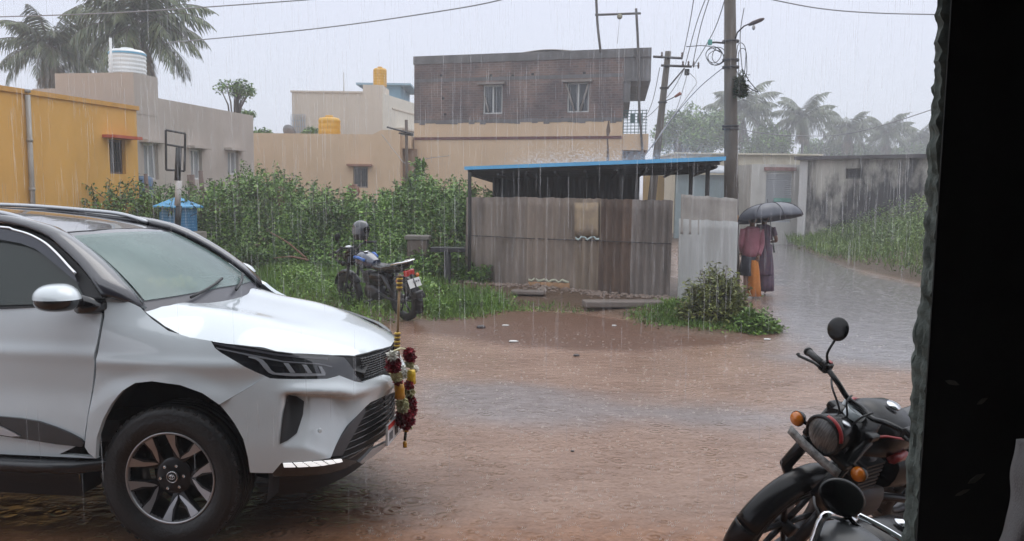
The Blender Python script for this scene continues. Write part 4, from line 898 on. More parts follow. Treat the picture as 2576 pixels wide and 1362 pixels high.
q = N.new('ShaderNodeTexNoise'); q.inputs['Scale'].default_value = .9; q.inputs['Detail'].default_value = 8; L.new(tcb.outputs['Object'], q.inputs['Vector'])
qr = N.new('ShaderNodeValToRGB'); L.new(q.outputs['Fac'], qr.inputs[0]); qr.color_ramp.elements[0].position = .4; qr.color_ramp.elements[0].color = (.62, .63, .68, 1); qr.color_ramp.elements[1].position = .62; qr.color_ramp.elements[1].color = (1.12, 1.08, 1.02, 1)
qm = N.new('ShaderNodeMix'); qm.data_type = 'RGBA'; qm.blend_type = 'MULTIPLY'; qm.inputs[0].default_value = 1; L.new(bt.outputs['Color'], qm.inputs[6]); L.new(qr.outputs[0], qm.inputs[7]); L.new(qm.outputs[2], B.inputs['Base Color'])
M_conc = mat('weathered concrete band', (.155, .148, .148), rough=.9, var=.2, scale=2, streak=.35)
hw = [(fu(A5, B5, 1216, 240), fu(A5, B5, 1264, 240), fz(A5, B5, 1240, 287), fz(A5, B5, 1240, 214)), (fu(A5, B5, 1427, 240), fu(A5, B5, 1482, 240), fz(A5, B5, 1455, 283), fz(A5, B5, 1455, 208))]
b = MB(); fr = facade(b, A5, B5, zb, zt-.30, .23, hw); put(b.build('brick_wall', M_brick), rt)
b = MB(); facade(b, A5, B5, -.2, zb-.001, .23)
put(b.build('wall', M_cream), rt)
BK = (.13, .99, 0); bb = body(A5, B5, 7, zb, zt-.30, back=BK); put(bb.build('rear_brick_wall', M_brick), rt); bb = body(A5, B5, 7, -.2, zb-.001, back=BK); fr0 = fr; fr = (fr[0], fr[1], -Vector(BK)); put(bb.build('rear_wall', M_cream), rt)
b = MB(); fbox(b, *fr, -.03, Lh+.95, zt-.30, zt, -7, .03); put(b.build('roof_slab', M_conc), rt)
b = MB(); fbox(b, *fr, Lh, Lh+.95, zt-1.12, zt-.30, -6.5, -.02); fbox(b, *fr, Lh+.0, Lh+.25, zt-1.85, zt-1.12, -6.5, -.05); put(b.build('balcony_beam', M_conc), rt)
fr = fr0; zl_ = fz(A5, B5, 1240, 203)
b = MB(); fbox(b, *fr, .02, Lh-.02, zl_, zl_+.13, 0, .008); put(b.build('lintel_band', M_conc), rt)
# ragged lower lip of the concrete beam over the plaster
b = MB()
for i in range(36): u = Lh*i/36; fbox(b, *fr, u, u+Lh/36, zb-.06-.05*abs(math.sin(i*1.7)+.6*math.sin(i*.6)), zb+.05+.02*math.sin(i), 0, .012+.001*(i % 2))
put(b.build('floor_beam', M_conc), rt)
b = MB(); fbox(b, *fr, .0, Lh, zband-.045, zband+.055, 0, .03); put(b.build('painted_band', mat('maroon band', (.13, .05, .045), rough=.8, var=.15, scale=4)), rt)
for i, h in enumerate(hw):
    w = window(rt, fr, *h, mf=mat('raw white frame', (.50, .50, .49), rough=.6), shade=None, bars=0, mull=1, depth=.05, mp_=mat('dusty pane', (.05, .055, .06), rough=.2))
    q = MB(); u0, u1, z0, z1 = h
    if i: 
        for (ua, ub) in ((u0-.05, u0+.27), (u1-.02, u1-.30)): a = fr[0]+fr[1]*ua+Vector((0, 0, z1))+fr[2]*.03; c = fr[0]+fr[1]*ub+Vector((0, 0, z0+.03))+fr[2]*.03; q.tube([a, c], .035, 6)
    else: a = fr[0]+fr[1]*(u0+.05)+Vector((0, 0, z1-.4))+fr[2]*.03; c = fr[0]+fr[1]*(u0+.22)+Vector((0, 0, z0+.03))+fr[2]*.03; q.tube([a, c], .03, 6)
    p = q.build('prop', mat('raw timber', (.24, .21, .19), rough=.8)); p.parent = w
    q = MB(); fbox(q, *fr, u0-.18, u1+.12, z1+.01, z1+.09, 0.009, .16); put(q.build('sunshade', mat('slab', (.24, .21, .19), rough=.9, var=.2, scale=6)), rt)
for px, py in ((1290, 191), (1340, 187), (1110, 190), (1120, 288), (1335, 301), (1235, 190), (1415, 298), (1470, 184), (1115, 248)):
    q = MB(); u = fu(A5, B5, px, py); z = fz(A5, B5, px, py); fbox(q, *fr, u-.05, u+.05, z-.04, z+.04, .0, .004); put(q.build('putlog_hole', mat('hole', (.012, .011, .011), rough=.95)), rt)
# balcony to the right: slab, tan parapet, railing
fr = (fr0[0], fr0[1], -Vector(BK)); uE = Lh+.95; zs_ = fz(A5, B5, 1570, 378); zp = fz(A5, B5, 1570, 337); zr = fz(A5, B5, 1570, 278)
b = MB(); fbox(b, *fr, Lh, uE-.02, zs_, zp, -3.5, -.06); put(b.build('balcony_parapet', M_cream), rt)
b = MB(); fbox(b, *fr, Lh, uE-.1, zs_-.55, zs_-.02, -3.4, -.5); put(b.build('balcony_soffit', mat('grey soffit', (.28, .25, .25), rough=.9)), rt)
b = MB()
for i in range(8): z = zp+.06+(zr-zp-.06)*i/7; fbox(b, *fr, Lh+.02, uE-.08, z-.012, z+.012, -.13, -.106)
for i in range(7): u = Lh+.04+(uE-Lh-.16)*i/6; fbox(b, *fr, u-.012, u+.012, zp, zr+.02, -.106, -.085)
for i in (1, 2): b.box(fr[0]+fr[1]*(Lh+.25*i+.1)-fr[2]*.12+Vector((0, 0, zp+.55)), (.16, .02, .3), M=rotM(fr[1], fr[2], Vector((0, 0, 1))))
put(b.build('balcony_railing', mat('green iron railing', (.06, .12, .12), rough=.5)), rt)
fr = fr0
# stains and patch on the plaster
for (px, y0, y1, w) in ((1527, 318, 452, .10),):
    q = MB(); u = fu(A5, B5, px); q.prism([(u-.03, 0), (u+.05, 0), (u+.08, .9), (u+.02, 1.5), (u+.10, 1.75), (u+.03, 2.2), (u-.05, 1.8), (u-.01, 1.2)], .004, M=rotM(fr[1], Vector((0, 0, 1)), fr[2]), c=fr[0]+fr[2]*.002+Vector((0, 0, fz(A5, B5, px, 455)))); put(q.build('damp_stain', mat('damp stain', (.13, .085, .06), rough=.9)), rt)
b = MB(); rows = [[fr[0]+fr[1]*(fu(A5, B5, 1300)+2.0*t)-fr[2]*(.3+.9*s)+Vector((0, 0, zt+.02+.14*math.sin(math.pi*t)*(.6+.4*math.sin(math.pi*s)))) for t in np.linspace(0, 1, 12)] for s in np.linspace(0, 1, 6)]
tag(b.sheet(rows, .03).build('roof_sheet', mat('pale plastic sheet', (.46, .42, .38), rough=.5)), 'pale tarpaulin lying bunched on the brick house roof', 'tarpaulin')
# hoist frame on the roof
hf = thing('hoist_frame', 'two crooked timber posts with a crossbar and pulley on the brick house roof', 'hoist', at(1555, 120, 28.9))
def loc(root, p): return Vector(p)-root.location
pts = [[(1499, -20), (1503, 60), (1511, 132)], [(1600, 22), (1604, 90), (1607, 180), (1608, 270), (1613, 340), (1617, 400)]]
for L_ in pts: MB().tube([loc(hf, at(x, y, 28.5)) for x, y in smooth_path([(a, c, 0) for a, c in L_], 3) and [(q.x, q.y) for q in smooth_path([(a, c, 0) for a, c in L_], 3)]], .045, 7).build('post', mat('grey timber', (.10, .09, .085), rough=.9), hf)
MB().tube([loc(hf, at(1497, 38, 28.5)), loc(hf, at(1612, 34, 28.5))], .04, 7).build('crossbar', mat('grey timber', (.10, .09, .085), rough=.9), hf)
p = loc(hf, at(1559, 42, 28.45)); MB().lathe([(.0, -.04), (.09, -.04), (.07, -.02), (.07, .02), (.09, .04), (0, .04)], c=p, M=Matrix.Rotation(R(90), 4, 'X'), n=16).build('pulley', mat('brass pulley', (.30, .28, .20), rough=.5), hf)
MB().tube([p, loc(hf, at(1553, 110, 28.45))], .008, 5).build('rope', M_frame, hf)
# ---- right-hand background: white shopfront with sloped roof, long stained wall house, cream wall
M_wht = mat('limewashed wall', (.50, .49, .46), rough=.85, var=.10, scale=1.2, streak=.3)
M_stain = mat('black-stained limewash', (.46, .44, .40), rough=.9, col2=(.055, .052, .055), scale=.75, thr=(.44, .58), streak=.55, detail=10, sx=(1, 1, .55))
a = at(1700, 400, 37); c = at(2060, 400, 37); A6 = (a.x, a.y); B6 = (c.x, c.y); zt = fz(A6, B6, 1950, 391)
rt = thing('long_cream_house', 'long low cream building in the haze behind the umbrella', 'house', (a.x+2, a.y+3, 0))
b = MB(); fr = facade(b, A6, B6, -.2, zt, .25, [(fu(A6, B6, 1862), fu(A6, B6, 1884), 1.3, 2.6)]); M_c3 = mat('hazy cream wall', (.60, .55, .44), rough=.85, var=.07, scale=1, streak=.15); put(b.build('wall', M_c3), rt); put(body(A6, B6, 5, -.2, zt).build('rear_wall', M_c3), rt)
window(rt, fr, fu(A6, B6, 1862), fu(A6, B6, 1884), 1.3, 2.6, bars=0)
b = MB(); fbox(b, *fr, -.1, (c-a).length+.1, zt, zt+.07, -5.1, .25); put(b.build('roof_slab', M_c3), rt)
a = at(1890, 450, 30.5); c = at(2012, 450, 30.5); A7 = (a.x, a.y); B7 = (c.x, c.y); zt = fz(A7, B7, 1950, 414)
rt = thing('white_shop', 'white shop with a grey roller shutter and a green sign strip behind the umbrella', 'shop', (a.x+1, a.y+1.5, 0))
us = (fu(A7, B7, 1930), fu(A7, B7, 1996)); zsill = fz(A7, B7, 1960, 560); zhd = fz(A7, B7, 1960, 432)
b = MB(); fr = facade(b, A7, B7, -.2, zt, .2, [(us[0], us[1], zsill, zhd)]); put(b.build('wall', M_wht), rt); put(body(A7, B7, 4, -.2, zt).build('rear_wall', M_wht), rt)
b = MB()
for i in range(26): z = zsill+(zhd-zsill)*i/26; fbox(b, *fr, us[0], us[1], z, z+(zhd-zsill)/26*.8, -.10-.015*(i % 2), -.08-.015*(i % 2))
put(b.build('shutter', mat('grey roller shutter', (.42, .44, .47), rough=.5, streak=.2, var=.05)), rt)
b = MB(); fbox(b, *fr, us[0]-.1, us[1]+.1, zhd+.03, zhd+.16, .0, .1); put(b.build('shutter_box', mat('rusty shutter box', (.25, .14, .13), rough=.7, var=.3, scale=5)), rt)
z = fz(A7, B7, 1972, 503); b = MB(); fbox(b, *fr, fu(A7, B7, 1950), fu(A7, B7, 1994), z-.09, z+.06, .02, .05); put(b.build('sign', mat('green sign', (.16, .36, .30), rough=.5, var=.2, scale=8)), rt)
a = at(2012, 450, 29.6); c = at(2340, 450, 26.5); A8 = (a.x, a.y); B8 = (c.x, c.y); zt = fz(A8, B8, 2150, 392); Ls = (c-a).length
rt = thing('stained_house', 'long low house with rain-blackened white walls on the right, half behind bushes', 'house', ((a.x+c.x)/2, a.y+3, 0))
h = (fu(A8, B8, 2128), fu(A8, B8, 2172), fz(A8, B8, 2150, 450), fz(A8, B8, 2150, 424))
b = MB(); fr = facade(b, A8, B8, -.2, zt-.12, .25, [h]); put(b.build('wall', M_stain), rt); put(body(A8, B8, 6, -.2, zt-.12).build('rear_wall', M_stain), rt)
window(rt, fr, *h, mf=M_iron, bars=0, mull=0, mp_=mat('unlit opening', (.02, .02, .022), rough=.8))
b = MB(); fbox(b, *fr, -.15, Ls+2, zt-.12, zt, -6.2, .22); put(b.build('roof_slab', mat('blackened slab', (.075, .07, .075), rough=.9, var=.4, scale=3)), rt)
b = MB(); fbox(b, *fr, -.0, .30, -.2, zt-.125, -.02, .05); put(b.build('lit_wall_end', mat('lit limewash', (.52, .52, .52), rough=.85, streak=.12, var=.05)), rt)  # side-lit end of the wall, its brightness put into paler limewash
# things glimpsed under and beyond the shed roof
a = at(1560, 450, 34); c = at(1690, 450, 34); rt = thing('ochre_wall', 'small ochre wall seen under the shed roof beside the leaning pole', 'wall', (a.x, a.y, 0))
b = MB(); facade(b, (a.x+1.0, a.y), (c.x-.3, c.y), -.2, 2.6, .2); put(b.build('wall_panel', mat('dull ochre wall', (.46, .32, .14), rough=.8, var=.1, scale=2)), rt)
a = at(1700, 470, 33); c = at(1830, 470, 33); rt = thing('blue_cabin', 'pale blue cabin with a grey tin roof seen under the shed roof', 'cabin', (a.x, a.y, 0))
b = MB(); facade(b, (a.x, a.y), (c.x, c.y), -.2, fz((a.x, a.y), (c.x, c.y), 1760, 440), .2); put(b.build('wall_panel', mat('pale blue cabin wall', (.33, .42, .45), rough=.8, var=.1, scale=2, streak=.2)), rt)
zz = fz((a.x, a.y), (c.x, c.y), 1760, 440); b = MB(); b.sheet([[Vector((a.x-.3+(c.x-a.x+.6)*i/14, a.y-.4+2.2*j, zz+.05+.35*j+.02*(i % 2))) for i in range(15)] for j in range(2)], .03); put(b.build('tin_roof', mat('grey tin', (.33, .35, .38), rough=.5, var=.15, scale=3)), rt)
# ================================================================== plants
M_leafA = leafmat('thicket leaves', (.036, .100, .020), (.195, .320, .070))
M_leafB = leafmat('low weeds', (.055, .125, .022), (.175, .285, .055))
M_leafC = leafmat('olive bush leaves', (.085, .110, .026), (.22, .235, .070))
M_leafD = leafmat('pale bank grass', (.055, .110, .025), (.18, .26, .065))
M_bark = mat('wet bark', (.075, .055, .042), rough=.85, var=.3, scale=12)
M_twig = mat('dead brown twig', (.16, .085, .055), rough=.85)
def xyz_at(px, Y, z): 
    """point at sight-line column px, distance Y, height z"""
    d = _F+_R*((px-CX)/F)-_U*((480.-CY)/F); s = Y/d[1]; return np.array([d[0]*s, Y, z])
RTOP = np.random.default_rng(15)
TOPX = [150, 215, 260, 300, 335, 360, 400, 470, 500, 530, 560, 600, 650, 680, 720, 760, 820, 860, 900, 930, 960, 1000, 1030, 1060, 1100, 1140, 1180, 1260]
TOPY = [525, 515, 470, 452, 458, 470, 478, 482, 478, 462, 458, 440, 425, 430, 440, 462, 480, 492, 488, 478, 462, 470, 450, 440, 447, 452, 462, 480]
def thick(n, rng, front=16.2, back=22.5):
    px = rng.uniform(160, 1235, n); Y = front+(back-front)*rng.uniform(0, 1, n)**1.5
    Y = Y+np.interp(px, [160, 700, 1000, 1235], [1.2, .6, -.6, -.9])
    ytop = np.interp(px, TOPX, TOPY)-16*np.sin(px*.071+1)-12*np.sin(px*.143+2)-9*np.sin(px*.31)+6; hor = 478+.012*(px-CX)
    Yref = front+2.6
    ztop = CAMH-(ytop-hor)/F*Y            # seen height at that distance
    ztop = np.minimum(ztop, CAMH-(ytop-hor)/F*Yref+.25)
    X = (px-CX)/F*Y
    lump = .55+.45*np.sin(X*1.9+1.1*np.sin(Y*1.3))*np.cos(Y*2.1+X*.7)+.25*np.sin(X*4.7+Y*3.1)+.35*np.sin(X*2.9-Y*1.7+2)
    rise = st(-.3, 2.2, Y-front-np.interp(px, [160, 700, 1000, 1235], [1.2, .6, -.6, -.9]))
    h = ztop*(.20+.80*rise)*(.74+.24*lump)
    z = h*np.sqrt(rng.uniform(.03, 1., n)); z = np.maximum(z, .04)
    keep = wob(X*1.2+.3*Y, z*1.8+.2*Y, 1.5, 3) > rng.uniform(-.62, -.05, n)      # hollows between the clumps
    o = np.stack([X, Y, z], 1); return o[keep] if n > 10 else o
rg = np.random.default_rng(3)
P = thick(135000, rg)
V, Fc = leaves(P, .092, .042, droop=.05, rng=rg)
# arching sprays sticking out of the top
sp = []; spd = []
tw = MB()
for i in range(330):
    px = rg.uniform(200, 1200); Y = rg.uniform(17., 20.5); zt = CAMH-(np.interp(px, TOPX, TOPY)-(478+.012*(px-CX)))/F*Y
    b0 = np.array([(px-CX)/F*Y, Y, zt*.7]); dr = rg.normal(size=2)*.35; Lh = rg.uniform(.25, .80)*.8
    pts = [b0+np.array([dr[0]*t, dr[1]*t, Lh*1.25*t-.35*t*t*abs(dr[0])]) for t in np.linspace(0, 1, 6)]
    tw.tube([Vector(q) for q in pts], .006, 4)
    for q in range(26):
        t = rg.uniform(.25, 1); k = min(4, int(t*5)); f = t*5-k; sp.append(pts[k]*(1-f)+pts[k+1]*f+rg.normal(size=3)*.03)
V2, F2 = leaves(np.array(sp), .10, .05, rng=rg)
th_ = npmesh('thicket', np.concatenate([V, V2]), np.concatenate([Fc, F2+len(V)]), M_leafA)
tag(th_, kind='stuff', label='tangled green thicket filling the plot behind the white car')
o = tw.build('thicket_stems', M_bark); o.parent = th_
# dark inner stems so that the thicket has depth
st_b = MB()
for i in range(420):
    q = thick(1, rg, 16.8, 22)[0]; st_b.tube([(q[0], q[1], 0), (q[0]+rg.normal()*.15, q[1]+rg.normal()*.15, q[2]*.55), (q[0]+rg.normal()*.3, q[1]+rg.normal()*.3, q[2]*.98)], [.016, .011, .004], 4)
o = st_b.build('thicket_branches', M_bark); o.parent = th_
# weeds and grass in front: low cover
def weeds(name, poly, n, h, size, m, seed, soft=.0, label=None):
    rng = np.random.default_rng(seed); p = np.array(poly); lo = p.min(0); hi = p.max(0)
    X = rng.uniform(lo[0], hi[0], n*3); Y = rng.uniform(lo[1], hi[1], n*3); d = sdf(poly, X, Y)+.25*wob(X, Y, 1.6, seed)
    k = (d > 0) & (rng.uniform(0, 1, n*3) < st(0, .6, d)*(.35+.65*st(-.25, .35, wob(X, Y, 1.1, seed+3)))); X, Y, d = X[k][:n], Y[k][:n], d[k][:n]
    gzv = ground_z(X, Y); hh = h*(.30+.70*st(0, 1.2, d))*(.60+.75*wob(X, Y, 2.1, seed+5))
    z = gzv+np.maximum(hh, .02)*rng.uniform(.05, 1, len(X))
    hf = len(X)//2; V, Fc = leaves(np.stack([X, Y, z], 1)[:hf], size*.9, size*.42, droop=-.1, rng=rng)
    Vg, Fg = leaves(np.stack([X, Y, gzv+.4*(z-gzv)], 1)[hf:], max(.09, h*.42), .013, droop=-.8, rng=rng, dirs=np.tile([0., 0., 1.2], (len(X)-hf, 1))); V = np.concatenate([V, Vg]); Fc = np.concatenate([Fc, Fg+len(V)-len(Vg)])
    return tag(npmesh(name, V, Fc, m), label=label, kind='stuff')
weeds('weeds', gpoly([(560, 770), (640, 690), (880, 700), (1000, 720), (1160, 735), (1300, 765), (1290, 785), (1160, 790), (1060, 800), (980, 820), (900, 830)]), 30000, .46, .085, M_leafB, 11, label='low green weeds round the parked motorcycle')
weeds('short_grass', gpoly([(1000, 790), (1200, 760), (1420, 772), (1500, 780), (1490, 800), (1300, 795), (1200, 806), (1080, 812)]), 5000, .07, .055, M_leafB, 13, label='short grass in front of the corrugated sheets')
weeds('verge_grass', gpoly([(1520, 800), (1640, 775), (1760, 770), (1900, 790), (1965, 828), (1880, 850), (1760, 846), (1640, 825)]), 11000, .12, .06, M_leafB, 17, label='short grass round the foot of the roadside bush')
def dome(n, c, r, rng, lump=.25, seed=0.):
    v = rng.normal(size=(n, 3)); v /= np.linalg.norm(v, axis=1, keepdims=True); v[:, 2] = np.abs(v[:, 2])
    rad = rng.uniform(.35, 1, n)**.45; l = 1+lump*np.sin(v[:, 0]*5+seed)*np.cos(v[:, 1]*6+seed*2)+lump*.6*np.sin(v[:, 2]*9+v[:, 0]*7)
    return np.array(c)+v*(rad*l)[:, None]*np.array(r)
def bush(name, label, cat, c, r, n, size, m, seed, group=None, sprays=30):
    rng = np.random.default_rng(seed); t = thing(name, label, cat, c, 0, group)
    P = dome(n, (0, 0, 0), r, rng, .22, seed); q = []
    sb = MB()
    for i in range(sprays):
        v = rng.normal(size=3); v[2] = abs(v[2])+.3; v /= np.linalg.norm(v); e_ = v*np.array(r)*rng.uniform(1.0, 1.3)
        sb.tube([(0, 0, 0), tuple(e_*.55+np.array([0, 0, .05])), tuple(e_)], [.014, .009, .003], 4)
        for k in range(18): q.append(e_*rng.uniform(.65, 1.0)+rng.normal(size=3)*.035)
    V, Fc = leaves(np.concatenate([P, np.array(q)]), size, size*.45, rng=rng); npmesh('foliage', V, Fc, m, t); sb.build('stem', M_bark, t); return t
c = gp(1822, 838); c.y += .35
bush('bush', 'bushy olive-green shrub standing against the pale grey sheet at the road corner', 'bush', (c.x+.02, c.y+.2, 0), (.52, .45, .74), 5200, .075, M_leafC, 21, sprays=60)
c = gp(1925, 838); bush('low_bush', 'low green shrub spreading onto the wet road beside the olive bush', 'bush', (c.x-.16, c.y+.1, 0), (.36, .35, .26), 2000, .075, M_leafB, 22)
c = gp(1115, 720); bush('weed_clump', 'pale green weed clump at the left end of the corrugated sheets', 'bush', (c.x, c.y, .02), (.55, .45, .50), 2800, .09, M_leafC, 23)
# right bank: scrub in front of the stained house
rg2 = np.random.default_rng(31)
RT = np.array(gpoly([(2010, 618), (2090, 652), (2190, 686), (2320, 712), (2500, 740), (2600, 640), (2350, 585), (2010, 585)]))
n = 70000; X = rg2.uniform(RT[:, 0].min(), RT[:, 0].max(), n*2); Y = rg2.uniform(RT[:, 1].min(), RT[:, 1].max(), n*2); d = sdf([tuple(q) for q in RT], X, Y)+.2*wob(X, Y, 1.2, 2); k = d > -.4; X, Y, d = X[k][:n], Y[k][:n], d[k][:n]
px = CX+F*X/Y; lim = np.interp(px, [1980, 2060, 2120, 2150, 2200, 2260, 2320, 2500], [592, 570, 545, 522, 505, 470, 440, 430]); hmax = CAMH-(lim-(478+.012*(px-CX)))/F*Y
h = np.minimum(hmax, .38+.42*np.clip(d, 0, 3.2)+.25*wob(X, Y, 1.7, 8)); h = np.maximum(h, .12)
z = ground_z(X, Y)+h*np.sqrt(rg2.uniform(.02, 1, len(X)))
V, Fc = leaves(np.stack([X, Y, z], 1)[:46000], .085, .035, droop=-.1, rng=rg2)
gr = np.stack([X, Y, ground_z(X, Y)+.55*(z-ground_z(X, Y))], 1)[46000:]; Vg, Fg = leaves(gr, .34, .022, droop=-.9, rng=rg2, dirs=np.tile([0., 0., 1.2], (len(gr), 1)))
V = np.concatenate([V, Vg]); Fc = np.concatenate([Fc, Fg+len(V)-len(Vg)])
tag(npmesh('scrub', V, Fc, M_leafD), kind='stuff', label='green scrub on the bank at the right of the road')
for i, (px, py, r, lab) in enumerate(((2205, 600, (1.15, .9, 1.75), 'dark green shrub in front of the stained house'), (2275, 600, (1.0, .9, 2.25), 'tall dark shrub half hidden by the shelter wall'), (2130, 590, (.8, .7, .95), 'small dark shrub under the stained house opening'))):
    c = gp(px, 600); bush('shrub', lab, 'shrub', (c.x, c.y+1.2, .2), r, 5200, .12, M_leafA, 40+i, sprays=30)
# creeper on the big pole and leafy sprig by the thin pole
c = at(1862, 205, 15.4); bush('creeper', 'clump of dark creeper hanging on the big utility pole', 'creeper', (c.x, c.y-.05, c.z-.28), (.10, .10, .40), 1100, .07, leafmat('dark creeper leaves', (.012, .025, .010), (.035, .055, .02)), 51, sprays=6)
c = at(1052, 520, 19.5); t = thing('sapling', 'leafy sapling shoot rising beside the thin utility pole', 'sapling', (c.x, c.y, .3))
tp = at(1054, 412, 19.5)-Vector((c.x, c.y, .3)); md = at(1028, 470, 19.5)-Vector((c.x, c.y, .3)); path = smooth_path([(0, 0, 0), (md.x, 0, md.z*.95), (tp.x*.8, 0, (md.z+tp.z)/2), tuple(tp)], 5); MB().tube(path, [.015]*(len(path)-1)+[.004], 5).build('stem', M_bark, t)
q = np.array([np.array(path[min(len(path)-1, int(k))])+rg.normal(size=3)*.07 for k in rg.uniform(4, len(path), 330)]); V, Fc = leaves(q, .13, .085, rng=rg); npmesh('foliage', V, Fc, M_leafB, t)
# ---- coconut palms
M_palmA = leafmat('wet palm fronds', (.050, .075, .035), (.120, .140, .068)); M_palmT = mat('palm trunk', (.13, .115, .10), rough=.9, var=.2, scale=6, sx=(1, 1, 3)); M_dead = leafmat('dry palm fronds', (.12, .085, .05), (.20, .15, .09))  # palm frond tones lightened to carry some distance haze
def palm(label, c, h, fl, nf, seed, wind=(.25, 0), group=None, dead=4):
    rng = np.random.default_rng(seed); t = thing('coconut_palm', label, 'palm tree', c, 0, group)
    lean = rng.normal(size=2)*.25; tr = [(lean[0]*s*s, lean[1]*s*s, h*s) for s in np.linspace(0, 1, 8)]; MB().tube(tr, [.20-.08*s for s in np.linspace(0, 1, 8)], 9).build('trunk', M_palmT, t)
    top = np.array(tr[-1])
    Vs = []; Fs = []; VD = []; FD = []; kb = 0; kd = 0; rb = MB()
    for i in range(nf+dead):
        isd = i >= nf
        az = 2*math.pi*(i*.381966)+rng.normal()*.2; el = (1.38-1.75*((i+.5)/nf)**.85) if not isd else -.9-rng.uniform(0, .3); Lf = fl*rng.uniform(.82, 1.08)*(.75 if isd else 1)
        hd = np.array([math.cos(az), math.sin(az), 0]); p = top.copy(); e_ = el; pts = [p.copy()]; ns = 16
        for s in range(ns):
            e_ -= (1.40/ns)*(.35+1.3*s/ns)*(1. if e_ > -1.35 else .1); st_ = Lf/ns
            p = p+st_*(hd*math.cos(e_)+np.array([0, 0, math.sin(e_)]))+np.array([wind[0], wind[1], 0])*.012*s*st_; pts.append(p.copy())
        pts = np.array(pts); rb.tube([Vector(q) for q in pts], [.035*(1-.85*s/ns) for s in range(ns+1)], 4, caps=False)
        m = 46; tt = np.linspace(.12, 1., m); ii = tt*ns; k = np.minimum(ii.astype(int), ns-1); f = (ii-k)[:, None]; base = pts[k]*(1-f)+pts[k+1]*f; tan = pts[k+1]-pts[k]; tan /= np.linalg.norm(tan, axis=1, keepdims=True)
        side = np.cross(tan, [0, 0, 1.]); side /= np.maximum(np.linalg.norm(side, axis=1, keepdims=True), 1e-6)
        for sg in (-1, 1):
            ll = fl*.27*np.sin(np.clip(tt*1.05, 0, 1)*math.pi*.92+.18)*rng.uniform(.75, 1.15, m); dr = side*sg*.75+tan*.55+np.array([0, 0, -.55])*(1+rng.uniform(0, .5, (m, 1)))+rng.normal(size=(m, 3))*.12
            dr /= np.linalg.norm(dr, axis=1, keepdims=True); w = tan*.035*fl/3.2
            mid = base+dr*ll[:, None]*.55; tip = base+dr*ll[:, None]+np.array([0, 0, -.22])*ll[:, None]
            v = np.stack([base-w*.6, base+w*.6, mid+w, mid-w], 1); v2 = np.stack([mid-w, mid+w, tip+w*.15, tip-w*.15], 1); vv = np.concatenate([v, v2]).reshape(-1, 3); ff = np.arange(len(vv)).reshape(-1, 4)
            if isd: VD.append(vv); FD.append(ff+kd); kd += len(vv)
            else: Vs.append(vv); Fs.append(ff+kb); kb += len(vv)
    npmesh('crown', np.concatenate(Vs), np.concatenate(Fs), M_palmA, t)
    if VD: npmesh('dead_fronds', np.concatenate(VD), np.concatenate(FD), M_dead, t)
    rb.build('frond_ribs', M_bark, t)
    return t
def palm_at(label, px, py, Y, fl, nf, seed, **k):
    p = at(px, py, Y); return palm(label, (p.x, p.y, 0), p.z, fl, nf, seed, **k)
palm_at('coconut palm at the far left, its fronds spread low beside the tank', 112, 118, 38., 3.1, 26, 1, dead=9)
palm_at('tall coconut palm with dry brown fronds hanging behind the white tank', 345, 66, 35., 3.6, 30, 2, dead=12)
palm_at('coconut palm crown between the two left palms, partly hidden', 232, 160, 48., 2.3, 18, 5, dead=8)
for i, (px, py, Y, fl, lab) in enumerate(((1870, 282, 92., 5.2, 'big hazy palm behind the utility pole'), (2022, 300, 90., 4.37, 'hazy palm with a tall tuft, right of the utility pole'), (2135, 330, 102., 4.17, 'hazy palm between the tall tufted palm and the rightmost palms'), (2232, 335, 106., 4.37, 'palm lost in haze above the stained house'), (2318, 350, 112., 3.57, 'hazy palm half hidden by the shelter wall'))):
    palm_at(lab, px, py, Y, fl, 26, 60+i, dead=5, group='palms fading in the rain haze')
# ---- broad trees
def tree(label, c, h, r, n, size, seed, name='leafy_tree', gap=.0, group=None, m=None):
    rng = np.random.default_rng(seed); t = thing(name, label, 'tree', c, 0, group); tb = MB(); tb.tube([(0, 0, 0), (.05*h*.1, 0, h*.45), (0, .05, h*.62)], [.03*h, .022*h, .015*h] if gap >= 0 else [.014*h, .011*h, .008*h], 8)
    cl = []
    for i in range(int(16+gap)):
        v = rng.normal(size=3); v[2] = abs(v[2])*.9-.15; v /= np.linalg.norm(v); q = np.array([0, 0, h-r[2]])+v*np.array(r)*rng.uniform(.45, .85); cl.append(q)
        tb.tube([(0, 0, h*.5), tuple(q*np.array([.45, .45, 1])+np.array([0, 0, -.1*h])), tuple(q)], [.014*h, .009*h, .003*h] if gap >= 0 else [.007*h, .005*h, .002*h], 5)
    P = []
    for q in cl:
        k = n//len(cl); v = rng.normal(size=(k, 3)); v /= np.linalg.norm(v, axis=1, keepdims=True); P.append(q+v*(rng.uniform(.2, 1, k)**.5)[:, None]*np.array(r)*rng.uniform(.28, .46))
    V, Fc = leaves(np.concatenate(P), size, size*.5, rng=rng); tb.build('trunk', M_bark, t); npmesh('crown', V, Fc, m or M_leafA, t); return t
for i, (px, ptop, Y, rr, lab) in enumerate(((1720, 275, 82., (2.6, 2.4, 2.6), 'hazy round tree left of the utility pole, behind the leaning pole'), (1790, 250, 86., (3.0, 2.6, 3.4), 'hazy tall tree just left of the big utility pole'), (1925, 300, 90., (2.6, 2.4, 3.0), 'hazy round tree just right of the big utility pole'), (2080, 345, 104., (3.2, 2.4, 2.2), 'low hazy tree under the tufted palm'), (2190, 350, 109., (3.4, 2.5, 2.2), 'low hazy tree between the far palms'), (2290, 352, 112., (3.2, 2.5, 2.2), 'low hazy tree above the right end of the stained house'))):
    p = at(px, ptop, Y); tree(lab, (p.x, p.y, 0), p.z, tuple(q*1.25 for q in rr), 6000, .40, 80+i)
